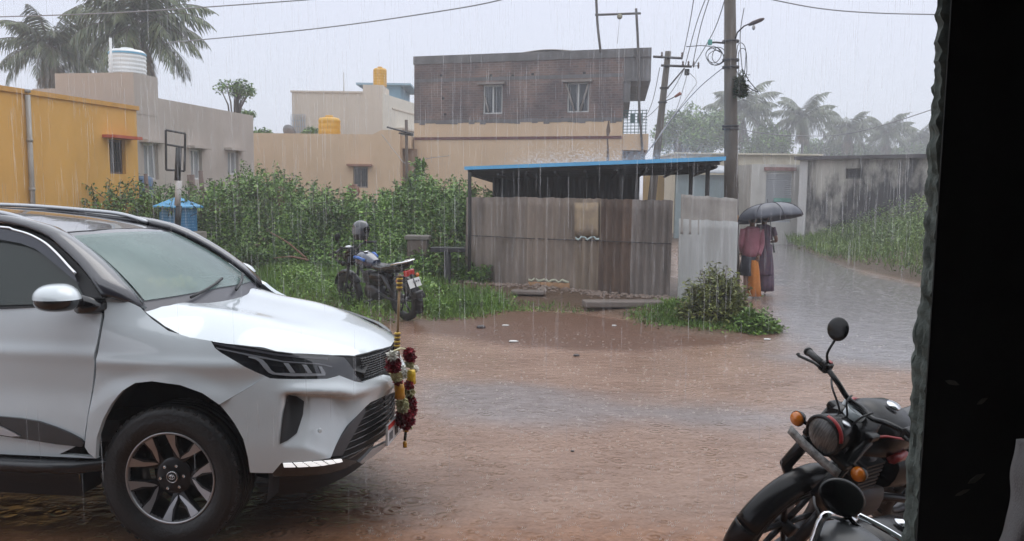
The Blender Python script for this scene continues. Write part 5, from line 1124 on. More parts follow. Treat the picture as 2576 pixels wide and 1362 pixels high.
tr = at(587, 196, 33.); t = tree('small gnarled tree with sparse windblown leaves above the grey house', (tr.x, tr.y, 0), tr.z, (.82, .7, .72), 950, .15, 91, gap=-4)
for i, (px, py, rr) in enumerate(((622, 280, (.42, .4, .35)), (650, 322, (.7, .5, .35)), (790, 318, (.55, .5, .3)))):
    p = at(px, py, (32., 33., 36.)[i]); tree(('small tree top showing over the right end of the grey house', 'low tree top in the gap between grey and tan houses', 'small tree between the tan roof and the cream house')[i], (p.x, p.y, 0), p.z, rr, 700, .13, 95+i, gap=-6)
# ================================================================== shed, poles, wires, small things
M_asb = lambda nm, c, c2, v=.55: mat(nm, c, rough=.75, col2=c2, scale=1.0, thr=(.30, .72), streak=v, sx=(1.3, 1.3, .6), bump=.25, bscale=40, detail=9)
M_sh = [M_asb('weathered sheet brown', (.33, .272, .232), (.13, .106, .092)), M_asb('weathered sheet tan', (.39, .315, .26), (.18, .142, .118)), M_asb('weathered sheet ochre', (.37, .29, .215), (.18, .14, .11)), M_asb('weathered sheet black', (.21, .135, .095), (.05, .038, .034)), M_asb('weathered sheet grey', (.31, .265, .24), (.135, .115, .105))]
def corrugated(A, Bp, z0a, z0b, z1a, z1b, lean=0., n=6, amp=.022, th=.012, jag=0., bulge=0., seg=10):
    A = Vector(A); Bp = Vector(Bp); d = Vector((Bp.x-A.x, Bp.y-A.y, 0)); Lg = d.length; d.normalize(); nn = Vector((d.y, -d.x, 0)); rows = []
    for j in range(seg+1):
        t = j/seg; row = []
        for i in range(n*8+1):
            s = i/(n*8); z0 = z0a+(z0b-z0a)*s; z1 = z1a+(z1b-z1a)*s+jag*(math.sin(s*17)+.6*math.sin(s*41+1))*(1 if j == seg else 0); z = z0+(z1-z0)*t
            row.append(A+d*(Lg*s)+nn*(amp*math.cos(2*math.pi*n*s)-lean*t+bulge*math.sin(t*math.pi)*math.sin(s*5)) - Vector((0, 0, A.z))+Vector((0, 0, z)))
        rows.append(row)
    return MB().sheet(rows, th)
S0 = gp(1168, 724); S1 = gp(1688, 766); fA = (S0.x, S0.y); fB = (S1.x, S1.y)
shed = thing('shed', 'open shed with a blue sheet roof over a screen of weathered corrugated sheets', 'shed', ((S0.x+S1.x)/2, S0.y+.6, 0))
SL = shed.location
def lp(p): return Vector(p)-SL
dS = Vector((S1.x-S0.x, S1.y-S0.y, 0)); LS = dS.length; dS.normalize(); nS = Vector((dS.y, -dS.x, 0))
tops = [(1172, 1330, 497, 496, 745), (1327, 1452, 497, 499, 748), (1450, 1512, 500, 500, 752), (1508, 1590, 501, 502, 757), (1588, 1690, 503, 504, 762)]
names = ['brown weathered sheet', 'tan sheet with a clay-stained foot', 'ochre sheet with a torn edge halfway up', 'black-stained sheet', 'grey-brown sheet']
for i, (xa, xb, ya, yb, yb0) in enumerate(tops):
    k = nS*(.014*(i % 2)); A = on_line(fA, fB, xa, 600)[1]; Bq = on_line(fA, fB, xb, 600)[1]
    za = fz(fA, fB, xa, ya); zb_ = fz(fA, fB, xb, yb)
    o = corrugated((A[0]+k.x, A[1]+k.y, 0), (Bq[0]+k.x, Bq[1]+k.y, 0), 0., 0., za, zb_, lean=-.02*(i % 3)+.05, n=[6, 5, 3, 4, 5][i], amp=.030, jag=.006, bulge=.012).build('corrugated_sheet', M_sh[i]); put(o, shed); o['label'] = names[i]
# seams: a wire rail across the sheets, torn strips
def sp_(px, py, k=.035): 
    u, q, z = on_line(fA, fB, px, py); return Vector((q[0], q[1], z))+nS*k
put(MB().tube([sp_(1174, 592), sp_(1330, 600), sp_(1510, 606), sp_(1690, 614)], .008, 5).build('tie_rail', mat('dark tie wire', (.05, .045, .045), rough=.8)), shed)
b = MB(); rows = [[sp_(1450+60*i/8, 596+5*math.sin(i*1.9)+j*5, .045+.012*j*(i % 2)) for i in range(9)] for j in (0, 1)]; put(b.sheet(rows, .004).build('torn_strip', mat('pale torn edge', (.42, .50, .49), rough=.7)), shed)
b = MB(); rows = [[sp_(1332+102*i/12, 700+5*i/12+4*math.sin(i*2.3)+j*6, .05+.01*j*(i % 2)) for i in range(13)] for j in (0, 1)]; put(b.sheet(rows, .004).build('chipped_edge', mat('pale chipped edge', (.42, .42, .32), rough=.8)), shed)
b = MB(); rows = [[sp_(1332+104*i/10, 708+(44*j/3)+(4*i/10), .055+.006*math.sin(i*3.9)) for i in range(11)] for j in range(4)]; put(b.sheet(rows, .006).build('clay_patch', mat('clay-stained foot', (.29, .165, .085), rough=.8, var=.25, scale=6)), shed)
b = MB(); rows = [[sp_(1448+60*i/8, 510+(84*j/4), .050+.010*math.sin(i*2.4)) for i in range(9)] for j in range(5)]; put(b.sheet(rows, .005).build('ochre_patch', mat('ochre stained patch', (.35, .265, .175), rough=.8, col2=(.24, .19, .15), scale=5, thr=(.35, .6))), shed)
# roof: blue profiled sheet, falling to the back; dark purlins and posts
RF0 = at(1169, 421, S0.y-.25); RF1 = at(1826, 396, S1.y-.5); rows = []
dR = Vector((RF1.x-RF0.x, RF1.y-RF0.y, 0)).normalized(); nR = Vector((.10, .995, 0))
for j in range(2):
    rows.append([RF0.lerp(RF1, i/96)+nR*(3.4*j)+Vector((0, 0, -.10*j+.012*(1 if (i % 8) in (0, 1) else 0))) for i in range(97)])
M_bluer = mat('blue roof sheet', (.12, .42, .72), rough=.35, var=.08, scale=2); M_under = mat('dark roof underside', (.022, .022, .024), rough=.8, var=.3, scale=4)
put(MB().sheet(rows[::-1], .02, False).build('roof', M_bluer), shed)
b = MB(); b.sheet([[RF0.lerp(RF1, i/20)-nR*.004+Vector((0, 0, -.065*j+.012)) for i in range(21)] for j in range(2)][::-1], .012, False); put(b.build('roof_edge', M_bluer), shed)
b = MB()
for j in range(6):
    o_ = nR*(.12+.62*j); b.tube([RF0+o_+Vector((.06, 0, -.085-.018*j)), RF1+o_+Vector((-.08, 0, -.085-.018*j))], .045, 5, smooth=False)
for i in range(9):
    q = RF0.lerp(RF1, .03+.94*i/8); b.tube([q+Vector((0, 0, -.15)), q+nR*3.3+Vector((0, 0, -.24))], .03, 4, smooth=False)
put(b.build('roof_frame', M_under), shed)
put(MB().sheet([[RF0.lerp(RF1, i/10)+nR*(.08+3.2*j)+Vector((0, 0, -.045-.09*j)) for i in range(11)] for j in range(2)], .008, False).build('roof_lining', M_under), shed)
for (px, k, r_) in ((1181, -.05, .035), (1243, 2.4, .04), (1600, 2.6, .07), (1562, .3, .028), (1737, .5, .035), (1779, .35, .038)):
    q = on_line((RF0.x-nR.x*-k, RF0.y+nR.y*k), (RF1.x+nR.x*k, RF1.y+nR.y*k), px, 470)[1]; zt = RF0.z+(RF1.z-RF0.z)*min(1, max(0, (q[0]-RF0.x)/(RF1.x-RF0.x)))-.10-.03*max(k, 0)
    put(MB().tube([(q[0], q[1], 0), (q[0]+.01, q[1], zt*.5), (q[0], q[1], zt)], r_, 7).build('post', mat('dark post', (.035, .033, .032), rough=.85)), shed)
q0 = on_line((RF0.x+nR.x*2.7, RF0.y+nR.y*2.7), (RF1.x+nR.x*2.7, RF1.y+nR.y*2.7), 1240, 470)[1]; q1 = on_line((RF0.x+nR.x*2.7, RF0.y+nR.y*2.7), (RF1.x+nR.x*2.7, RF1.y+nR.y*2.7), 1602, 470)[1]
put(corrugated((q0[0], q0[1], 0), (q1[0], q1[1], 0), 0, 0, RF0.z-.12, RF0.z+.05, n=26, amp=.012).build('back_wall', mat('dark back wall', (.028, .028, .032), rough=.7, var=.4, scale=2, streak=.3)), shed)  # back wall sheet in mottled near-black
b = MB(); b.box(((q0[0]+q1[0])/2-.6, q0[1]-.5, .85), (2.6, .7, .06)); b.box(((q0[0]+q1[0])/2+.1, q0[1]-.25, 1.3), (3.6, .3, .05)); put(b.build('counter', mat('dark counter', (.05, .045, .04), rough=.8)), shed)
put(MB().box((q0[0]+.35, q0[1]-.6, 1.35), (.5, .35, .5), bev=.02).build('cabinet', mat('grey-blue cabinet', (.09, .11, .13), rough=.5)), shed)
# pale loose sheet standing right of the shed
A = gp(1703, 774); Bq = gp(1850, 772)
ls = thing('loose_sheet', 'pale grey corrugated sheet standing on end between the shed and the utility pole', 'sheet', (A.x, A.y, 0))
M_pale = mat('pale cement sheet', (.47, .475, .47), rough=.7, col2=(.36, .355, .345), scale=1.2, thr=(.35, .65), streak=.30, sx=(3, 3, .5), bump=.2, bscale=30)
zt = fz((A.x, A.y), (Bq.x, Bq.y), 1720, 490); zt2 = fz((A.x, A.y), (Bq.x, Bq.y), 1830, 500); zj = fz((A.x, A.y), (Bq.x, Bq.y), 1780, 552)
o = corrugated((A.x, A.y, 0), (Bq.x, Bq.y, 0), 0, 0, zj, zj-.04, n=7, amp=.011, lean=.05, jag=.006).build('lower_sheet', M_pale); put(o, ls)
o = corrugated((A.x+.02, A.y+.05, 0), (Bq.x-.02, Bq.y+.05, 0), zj-.25, zj-.28, zt, zt2, n=7, amp=.011, lean=.02, jag=.008).build('upper_sheet', mat('stained cement sheet', (.36, .335, .31), rough=.75, var=.2, scale=2, streak=.35)); put(o, ls)
# slabs and stones at the foot of the sheets
M_slab = mat('wet cement slab', (.165, .135, .118), rough=.55, var=.2, scale=5, bump=.3, bscale=25)
for (px, py, dims, rz, lab) in ((1566, 782, (1.30, .30, .10), .10, 'long grey cement slab lying at the foot of the grey-brown sheet'), (1328, 756, (.60, .24, .07), -.08, 'short cement slab lying at the foot of the tan sheet')):
    p = gp(px, py); tag(MB().box((0, 0, 0), dims, rz, bev=.02).build('cement_slab', M_slab, None, (p.x, p.y, gz(p.x, p.y)+dims[2]/2+.02)), lab, 'slab')
p = at(1052, 632, 16.2); t = thing('stone_block', 'grey stone block with a flat cap left of the black slab table', 'stone', (p.x, p.y, .1)); MB().box((0, 0, .42), (.40, .4, .80), bev=.03).build('block', mat('grey stone', (.13, .10, .085), rough=.9, var=.25, scale=6, bump=.4, bscale=20), t); MB().box((0, 0, .86), (.50, .46, .08), bev=.015).build('cap', mat('pale cap', (.15, .135, .12), rough=.8), t)
p = at(1128, 660, 15.4); t = thing('slab_table', 'black stone slab resting on a post beside the corrugated sheets', 'table', (p.x, p.y, 0)); zq = at(1128, 627, 15.4).z; MB().box((0, 0, zq), (.66, .45, .09), bev=.01).build('slab', mat('black wet stone', (.03, .03, .034), rough=.2), t); MB().box((-.02, 0, zq/2-.02), (.13, .13, zq-.06), bev=.02).build('post', mat('black post', (.022, .022, .024), rough=.6), t)
p = at(708, 520, 19.); tag(MB().box((0, 0, .95), (.15, .15, 1.98), .1, bev=.02).build('stone_post', mat('reddish stone post', (.22, .13, .10), rough=.9, var=.3, scale=6), None, (p.x, p.y, 0)), 'reddish stone post standing in the middle of the thicket', 'post')
for px, yt, Y, lab, r_ in ((371, 438, 19.2, 'leaning grey wooden post in front of the first grey house window', .06), (509, 430, 19.6, 'rough wooden post under the middle grey house window', .07), (484, 440, 20.2, 'reddish block post left of the rough wooden post', .12)):
    p = at(px, 480, Y); q = at(px-3, yt, Y); tag(MB().tube([(0, 0, 0), (.02, 0, q.z*.6), (-.03, 0, q.z)], [r_, r_*.9, r_*.75], 7).build('wooden_post', mat('rotten wood', (.14, .10, .085), rough=.9, var=.3, scale=9), None, (p.x, p.y, 0)), lab, 'post')
p = at(354, 462, 20.6); t = thing('water_drum', 'blue plastic drum standing by the corner of the yellow house', 'drum', (p.x, p.y, 0)); MB().lathe([(0, 0), (.28, 0), (.29, .7), (.285, 1.4), (.30, 1.45), (.29, 2.10), (.26, 2.14), (0, 2.14)], n=24).build('shell', mat('blue plastic', (.04, .10, .20), rough=.4), t); MB().lathe([(.24, 2.14), (.22, 2.17), (0, 2.17)], n=20).build('lid', mat('blue lid', (.05, .12, .22), rough=.4), t)
p = at(889, 482, 25.); tag(MB().lathe([(0, 0), (.16, .02), (.20, .14), (.17, .28), (.12, .33), (.14, .36), (.12, .37), (0, .30)], n=24).build('clay_pot', mat('brown clay', (.20, .085, .05), rough=.6), None, (p.x, p.y, p.z-.15)), 'brown clay pot below the tan house window', 'pot')
# dead branches in the weeds
for i, (x0, y0, x1, y1, Y) in enumerate(((680, 585, 770, 650, 17.2), (690, 650, 775, 655, 16.8))):
    a = at(x0, y0, Y); c = at(x1, y1, Y-.5); tag(MB().tube(smooth_path([a, a.lerp(c, .5)+Vector((0, 0, .05)), c], 4), [.012]*4+[.02]*4+[.03], 6).build('dead_branch', M_twig), ('long bare branch slanting out of the thicket' , 'dark bare branch lying below the slanting one')[i], 'branch')
# ---- blue memorial box on its plinth, striped sign post
p = at(449, 560, 17.6); sr = thing('shrine', 'bright blue painted box shrine with a hipped roof on a concrete plinth', 'shrine', (p.x, p.y, 0), R(-32))
zt = at(449, 494, 17.6).z; ze = at(449, 519, 17.6).z; zb = at(449, 582, 17.6).z; M_b1 = mat('bright blue paint', (.045, .20, .40), rough=.5, var=.1, scale=5); M_b2 = mat('sky blue paint', (.11, .36, .62), rough=.5, var=.08, scale=4)
MB().box((0, 0, (zb+ze)/2), (.55, .55, ze-zb), bev=.008).build('box', M_b1, sr)
b = MB(); w = .37; b._add([(-w, -w, ze), (w, -w, ze), (w, w, ze), (-w, w, ze), (0, 0, zt), (-w, -w, ze-.03), (w, -w, ze-.03), (w, w, ze-.03), (-w, w, ze-.03)], [(0, 1, 4), (1, 2, 4), (2, 3, 4), (3, 0, 4), (5, 6, 1, 0), (6, 7, 2, 1), (7, 8, 3, 2), (8, 5, 0, 3), (8, 7, 6, 5)], False); b.build('hipped_roof', M_b2, sr)
MB().box((.0, 0, zb/2), (.84, .84, zb-.004), bev=.03).build('plinth', mat('concrete plinth', (.30, .27, .23), rough=.9, var=.2, scale=5), sr)
for face, (ox, oy, ax) in enumerate(((0, -.2775, 0), (.2775, 0, 1))):
    for k in range(7):
        z = ze-.09-k*.062; b = MB(); rr = random.Random(face*10+k); u = -.21
        while u < .2:
            w = rr.uniform(.02, .06)
            if ax == 0: b.box((u+w/2, oy, z), (w, .004, .022))
            else: b.box((ox, u+w/2, z), (.004, w, .022))
            u += w+.018
        # one line of worn lettering
        o = b.build('lettering', mat('worn pale lettering', (.16, .35, .55), rough=.6), sr); o['kind'] = 'stuff'
sg = thing('sign_post', 'black and white striped post with an empty rectangular sign frame', 'sign post', at(447, 640, 16.9)); sg.location.z = 0
ql = lambda x, y: at(x, y, 16.9)-sg.location
M_blk = mat('black paint', (.015, .015, .016), rough=.5); M_wp = mat('worn white paint', (.48, .45, .43), rough=.6, var=.12, scale=6)
ys = [(372, 455, M_blk), (455, 518, M_wp), (518, 575, M_blk), (575, 625, M_wp), (625, 705, M_blk)]
for ya, yb, m in ys: a = ql(450, ya); c = ql(446.5, yb); MB().tube([a, c], .062, 12).build('post_band', m, sg)
b = MB()
for p0, p1 in (((417, 328), (466, 337)), ((466, 337), (464, 431)), ((464, 431), (418, 428)), ((418, 428), (417, 328)), ((418, 364), (465, 372))): b.tube([ql(*p0), ql(*p1)], .024, 5, smooth=False)
b.build('sign_frame', M_blk, sg)
# ---- utility poles
M_pole = mat('wet cement pole', (.115, .098, .082), rough=.8, var=.2, scale=4, streak=.3, sx=(2, 2, .5)); M_cable = mat('black cable', (.02, .02, .022), rough=.6); M_wire = mat('grey wire', (.22, .22, .235), rough=.5)
def pole(label, base_px, top, Y, r0, r1, m=M_pole, name='utility_pole', z0=0., square=False):
    a = at(base_px[0], base_px[1], Y); c = at(top[0], top[1], Y); s = (z0-a.z)/(c.z-a.z); bpt = a.lerp(c, s); t = thing(name, label, 'utility pole', bpt)
    MB().tube([Vector((0, 0, 0)), (c-bpt)*.5, c-bpt], [r0, (r0+r1)/2, r1], 4 if square else 12, smooth=not square).build('shaft', m, t); return t, bpt
bp_, b0 = pole('big cement utility pole with a street lamp, right of the shed', (1840, 520), (1835, -160), 15.6, .155, .100)
bl = lambda x, y, Y=15.6: at(x, y, Y)-b0
MB().tube([bl(1848, 105), bl(1855, 82, 15.4), bl(1872, 66, 15.2), bl(1892, 58, 15.1)], .014, 6).build('lamp_arm', M_iron, bp_)
b = MB(); a = bl(1884, 63, 15.1); c = bl(1922, 47, 14.9); b.tube([a, a.lerp(c, .3), a.lerp(c, .8), c], [.04, .06, .055, .025], 10, flat=.6); lampo = b.build('lamp_head', mat('brown-grey lamp case', (.10, .075, .075), rough=.4), bp_)
MB().ball(bl(1896, 70, 15.0), (.03, .03, .045)).build('lamp_bulb', mat('unlit bulb', (.35, .34, .33), rough=.2), lampo)
MB().tube([bl(1824, 109), bl(1800, 107), bl(1786, 108)], .018, 6).build('bracket', M_iron, bp_); MB().box(bl(1786, 107), (.07, .07, .10), bev=.008).build('connector_box', mat('green box', (.05, .28, .24), rough=.5), bp_)
b = MB()
for k, (cx_, cy_, rx, ry) in enumerate(((1798, 142, 22, 22), (1802, 146, 20, 19), (1795, 138, 18, 21), (1808, 140, 16, 21), (1864, 150, 13, 42), (1868, 160, 12, 38))):
    pts = [bl(cx_+rx*math.cos(q)+1.5*math.sin(q*3+k), cy_+ry*math.sin(q), 15.6+.05*math.sin(q*2+k)) for q in np.linspace(0, 2*math.pi, 30)]; b = MB().tube(pts, .007, 5); b.build('cable_coil', M_cable, bp_)
MB().tube([bl(1726, 118), bl(1765, 115), bl(1785, 117), bl(1812, 132)], .008, 5).build('stay_wire', M_cable, bp_)
for y in (105, 152, 170, 318, 325): MB().lathe([(.15, -.02), (.158, -.02), (.158, .02), (.15, .02)], c=bl(1838, y), n=20, cap=False).build('pole_band', M_iron, bp_)
MB().box(bl(1838, 170), (.30, .05, .04)).build('cross_piece', M_iron, bp_); MB().tube([bl(1868, 175, 15.5), bl(1885, 205, 15.4), bl(1908, 232, 15.3), bl(1895, 228, 15.35), bl(1872, 212, 15.5)], .009, 5).build('loose_cable', M_cable, bp_)
MB().box(bl(1847, 552)+Vector((0, -.12, 0)), (.10, .05, .16), bev=.01).build('rusty_clamp', mat('rusty clamp', (.30, .15, .05), rough=.8), bp_)
lpn, l0 = pole('leaning utility pole with two crossarms, seen over the shed roof', (1642, 480), (1681, 130), 20.5, .12, .075)
ll = lambda x, y, Y=20.5: at(x, y, Y)-l0
for (x0, y0, x1, y1) in ((1643, 143, 1716, 147), (1663, 165, 1740, 168)): MB().tube([ll(x0, y0, 20.4), ll(x1, y1, 20.4)], .03, 4, smooth=False).build('crossarm', M_iron, lpn)
for x, y in ((1716, 140), (1665, 139), (1718, 162), (1732, 162), (1745, 162), (1757, 165)): MB().lathe([(.012, -.08), (.025, -.03), (.03, 0), (.018, .02), (.028, .05), (.01, .08), (0, .085)], c=ll(x, y, 20.4), n=10).build('insulator', mat('brown insulator', (.10, .07, .06), rough=.3), lpn)
MB().tube([ll(1680, 222, 20.4), ll(1722, 172, 20.4)], .02, 5).build('brace', M_iron, lpn); MB().tube([ll(1745, 167, 20.4), ll(1757, 166, 20.4)], .008, 5).build('stub_wire', M_iron, lpn)
MB().box(ll(1728, 182, 20.4), (.11, .09, .15), bev=.01).build('fuse_box', M_blk, lpn)
MB().tube([ll(1672, 255), ll(1690, 248, 20.2), ll(1700, 242, 20.1)], .012, 5).build('lamp_arm', M_iron, lpn); MB().tube([ll(1698, 244, 20.1), ll(1712, 235, 20.0)], [.03, .045], 8).build('lamp_head', mat('rusty lamp', (.25, .10, .07), rough=.5), lpn)
for y in (222, 258): MB().lathe([(.11, -.02), (.118, 0), (.11, .02)], c=ll(1671-(y-222)*.12, y), n=16, cap=False).build('pole_band', M_iron, lpn)
sp2, s0 = pole('thin old utility pole with two crossarms beside the brick house', (1024, 470), (1022, 302), 24., .05, .045, mat('old timber pole', (.11, .085, .07), rough=.9, var=.2, scale=5))
sl_ = lambda x, y: at(x, y, 23.95)-s0
for (x0, y0, x1, y1) in ((973, 320, 1040, 338), (1003, 335, 1040, 341)): MB().tube([sl_(x0, y0), sl_(x1, y1)], .025, 4, smooth=False).build('crossarm', M_iron, sp2)
gpst, g0 = pole('thin grey stake in front of the tan wall, right of the old utility pole', (1066, 470), (1068, 397), 26., .035, .03, mat('grey stake', (.30, .24, .20), rough=.9), name='stake')
# ---- overhead wires
def wire(label, pts, r=.011, m=M_wire):
    tag(MB().tube(smooth_path([at(*p) for p in pts], 8), r, 5, caps=True).build('wire', m), label, 'wire')
wire('long overhead wire crossing the top of the picture from the left edge', [(-120, 46, 22), (300, 32, 22), (800, -2, 22), (900, -12, 22)], .016)
wire('overhead wire sloping up from the left palm to the top edge', [(420, 108, 24), (800, 72, 22), (1150, 22, 20), (1300, -10, 19)], .016)
wire('overhead wire at the top right ending behind the shelter wall', [(1890, -12, 16), (2050, 20, 16), (2200, 33, 16), (2420, 38, 15)], .012)
wire('low sagging cable in front of the far palms', [(1840, 322, 18), (1960, 340, 19), (2110, 340, 20), (2240, 310, 19), (2420, 250, 17)], .010)
for i, (a, c, d_) in enumerate((((1723, 168, 20.4), (1752, 60, 18), (1782, -20, 15.5)), ((1716, 150, 20.4), (1735, 60, 18), (1748, -20, 16)), ((1742, 166, 20.4), (1762, 70, 18), (1790, -20, 15.4)), ((1745, 166, 20.4), (1795, 80, 17), (1825, -5, 15.6)))):
    wire(('wire rising from the lower crossarm of the leaning pole, next to the fuse box', 'wire rising from the top crossarm of the leaning pole', 'wire rising beside the fuse box wire, thicker at a joint', 'wire running from the leaning pole to the big pole')[i], [a, c, d_], .010)
for i, L_ in enumerate(([(1722, 172, 20.4), (1690, 230, 21.5), (1640, 285, 23), (1617, 300, 28)], [(1728, 190, 20.4), (1700, 280, 20), (1665, 330, 19), (1640, 372, 18)], [(1730, 180, 20.4), (1752, 205, 19), (1735, 235, 18.5), (1640, 370, 17)], [(1840, 155, 15.6), (1760, 220, 16.5), (1690, 300, 17.5), (1620, 395, 18)], [(1872, 20, 15.4), (1862, 90, 15.5), (1868, 180, 15.5), (1880, 230, 15.5)], [(1660, 170, 20.4), (1640, 260, 23), (1616, 308, 27)])):
    wire(('slack wire from the leaning pole to the brick house post', 'thin drop wire falling from the fuse box', 'kinked drop cable bending beside the fuse box', 'service wire from the big pole down to the shed roof', 'drop cable hanging beside the street lamp arm', 'thin wire from the crossarm to the brick house')[i], L_, .009)
wire('thin slack cable across the tan house front', [(960, 338, 29.5), (1000, 390, 28), (1024, 412, 24), (1070, 400, 27), (1130, 392, 29.2)], .010)
# ---- litter
for i, (px, py, s, lab) in enumerate(((1272, 818, .05, 'white scrap lying on the brown mud in front of the sheets'), (1292, 858, .06, 'white scrap at the edge of the mud patch near the garland'), (1545, 818, .035, 'small pale scrap on the mud below the cement slab'), (1930, 850, .05, 'white scrap at the edge of the low road bush'))):
    p = gp(px, py, .03); b = MB(); b.prism([(-s, -s*.5), (s*.3, -s*.7), (s, 0), (s*.4, s*.6), (-s*.7, s*.5)], .012); tag(b.build('litter', mat('white scrap', (.6, .6, .58), rough=.6), None, (p.x, p.y, gz(p.x, p.y)+.004)), lab, 'litter')
for i, (px, py, s, lab) in enumerate(((1440, 1135, .012, 'small dark pebble in the middle of the flooded road'), (1450, 895, .03, 'dark stone on the edge of the mud patch'), (1210, 828, .05, 'dark flat stone on the mud right of the motorcycle'))):
    p = gp(px, py, .0); tag(MB().ball((0, 0, s*.3), (s*1.3, s, s*.6)).build('pebble', mat('dark stone', (.05, .04, .04), rough=.4), None, (p.x, p.y, gz(p.x, p.y))), lab, 'stone')

# rubble and broken bits along the foot of the sheets
rb_n = 420; rs = np.random.default_rng(61); sxy = rs.uniform(0, 1, rb_n); b = MB()
for i in range(rb_n):
    q = S0.lerp(S1, sxy[i]*1.03)+nS*(.02+abs(rs.normal())*.22); s_ = rs.uniform(.012, .05)*(1.6 if rs.uniform() < .06 else 1)
    b.ball((q.x, q.y, gz(q.x, q.y)+s_*.2), (s_*rs.uniform(.8, 1.5), s_, s_*.6), M=Matrix.Rotation(rs.uniform(0, 3), 4, 'Z'), n=6, m=4)
b.sm = [False]*len(b.f)
tag(b.build('rubble', mat('brown rubble', (.17, .105, .075), rough=.85, col2=(.26, .22, .19), scale=3)), kind='stuff', label='brown rubble along the foot of the corrugated sheets')
# ================================================================== motorcycles
def loft(secs, n=18, e=2.4, close=True):
    """rounded-box sections along x: (x, half width, z low, z high)"""
    rows = []
    for (x, w, z0, z1) in secs:
        zc = (z0+z1)/2; h = (z1-z0)/2; row = []
        for k in range(n):
            th = 2*math.pi*k/n; c, s = math.cos(th), math.sin(th)
            row.append(Vector((x, w*math.copysign(abs(c)**(2/e), c), zc+h*math.copysign(abs(s)**(2/e), s))))
        rows.append(row)
    b = MB(); b.grid(rows, True, True); b._add(rows[0], [tuple(range(n))[::-1]], False); b._add(rows[-1], [tuple(range(n))], False); return b
M_bk = mat('black wet enamel', (.007, .007, .008), rough=.26, coat=.0, spec=.30); M_eng = mat('dark engine metal', (.05, .05, .055), rough=.4, metal=.6)
M_amber = mat('amber lens', (.62, .17, .01), rough=.15, coat=.6); M_redl = mat('red lens', (.42, .02, .015), rough=.2, coat=.5); M_redp = mat('red stripe paint', (.30, .018, .02), rough=.3)
M_hlens = mat('ribbed headlamp glass', (.085, .082, .08), rough=.18, coat=.3, var=.6, scale=18, sx=(1, 9, 1)); M_seat = mat('black wet vinyl', (.016, .016, .017), rough=.25, bump=.15, bscale=60)
M_plate = mat('dirty white plate', (.20, .197, .193), rough=.5, var=.7, scale=34)
def wheel(root, x, r, w, alloy=True, disc=True):
    b = MB(); b.lathe([(r-.095, -w*.55), (r-.06, -w*.95), (r-.02, -w*.8), (r, 0), (r-.02, w*.8), (r-.06, w*.95), (r-.095, w*.55)], c=(x, 0, r), M=Matrix.Rotation(R(90), 4, 'X'), n=48, cap=False)
    for k in range(40):
        a = 2*math.pi*k/40; b.box((x+(r-.006)*math.cos(a), w*.35*(1 if k % 2 else -1), r+(r-.006)*math.sin(a)), (.014, w*.7, .012), M=Matrix.Rotation(-a+R(90), 4, 'Y'))
    wh = b.build('wheel', M_rubber, root)
    b = MB(); b.lathe([(r-.095, -.03), (r-.105, -.035), (r-.11, 0), (r-.105, .035), (r-.095, .03)], c=(x, 0, r), M=Matrix.Rotation(R(90), 4, 'X'), n=40, cap=False); b.lathe([(.0, -.06), (.035, -.06), (.03, 0), (.035, .06), (0, .06)], c=(x, 0, r), M=Matrix.Rotation(R(90), 4, 'X'), n=16); b.build('rim', M_eng if alloy else M_chrome, wh)
    if alloy:
        for k in range(6): a = 2*math.pi*k/6; MB().tube([(x+.03*math.cos(a), 0, r+.03*math.sin(a)), (x+(r-.10)*math.cos(a), 0, r+(r-.10)*math.sin(a))], [.016, .012], 6).build('spoke', M_eng, wh)
    else:
        b = MB()
        for k in range(28):
            a = 2*math.pi*k/28; a2 = a+.35*(1 if k % 2 else -1); b.tube([(x+.03*math.cos(a), .04*(1 if k % 4 < 2 else -1), r+.03*math.sin(a)), (x+(r-.10)*math.cos(a2), 0, r+(r-.10)*math.sin(a2))], .002, 4)
        b.build('spoke_set', M_chrome, wh)
    if disc: MB().lathe([(.06, 0), (.13, 0), (.13, .004), (.06, .004)], c=(x, -.055, r), M=Matrix.Rotation(R(90), 4, 'X'), n=32, cap=False).build('brake_disc', M_silver, wh)
    return wh
def fender(x, r, a0, a1, w, th=.003):
    rows = []
    for i in range(22):
        a = a0+(a1-a0)*i/21; row = []
        for k in range(9):
            s = -1+k/4; rr = r+.012*(1-s*s)-.035*abs(s)**4; row.append(Vector((x+rr*math.cos(a), s*w, .31+rr*math.sin(a))))
        rows.append(row)
    return MB().sheet(rows[::-1], th)
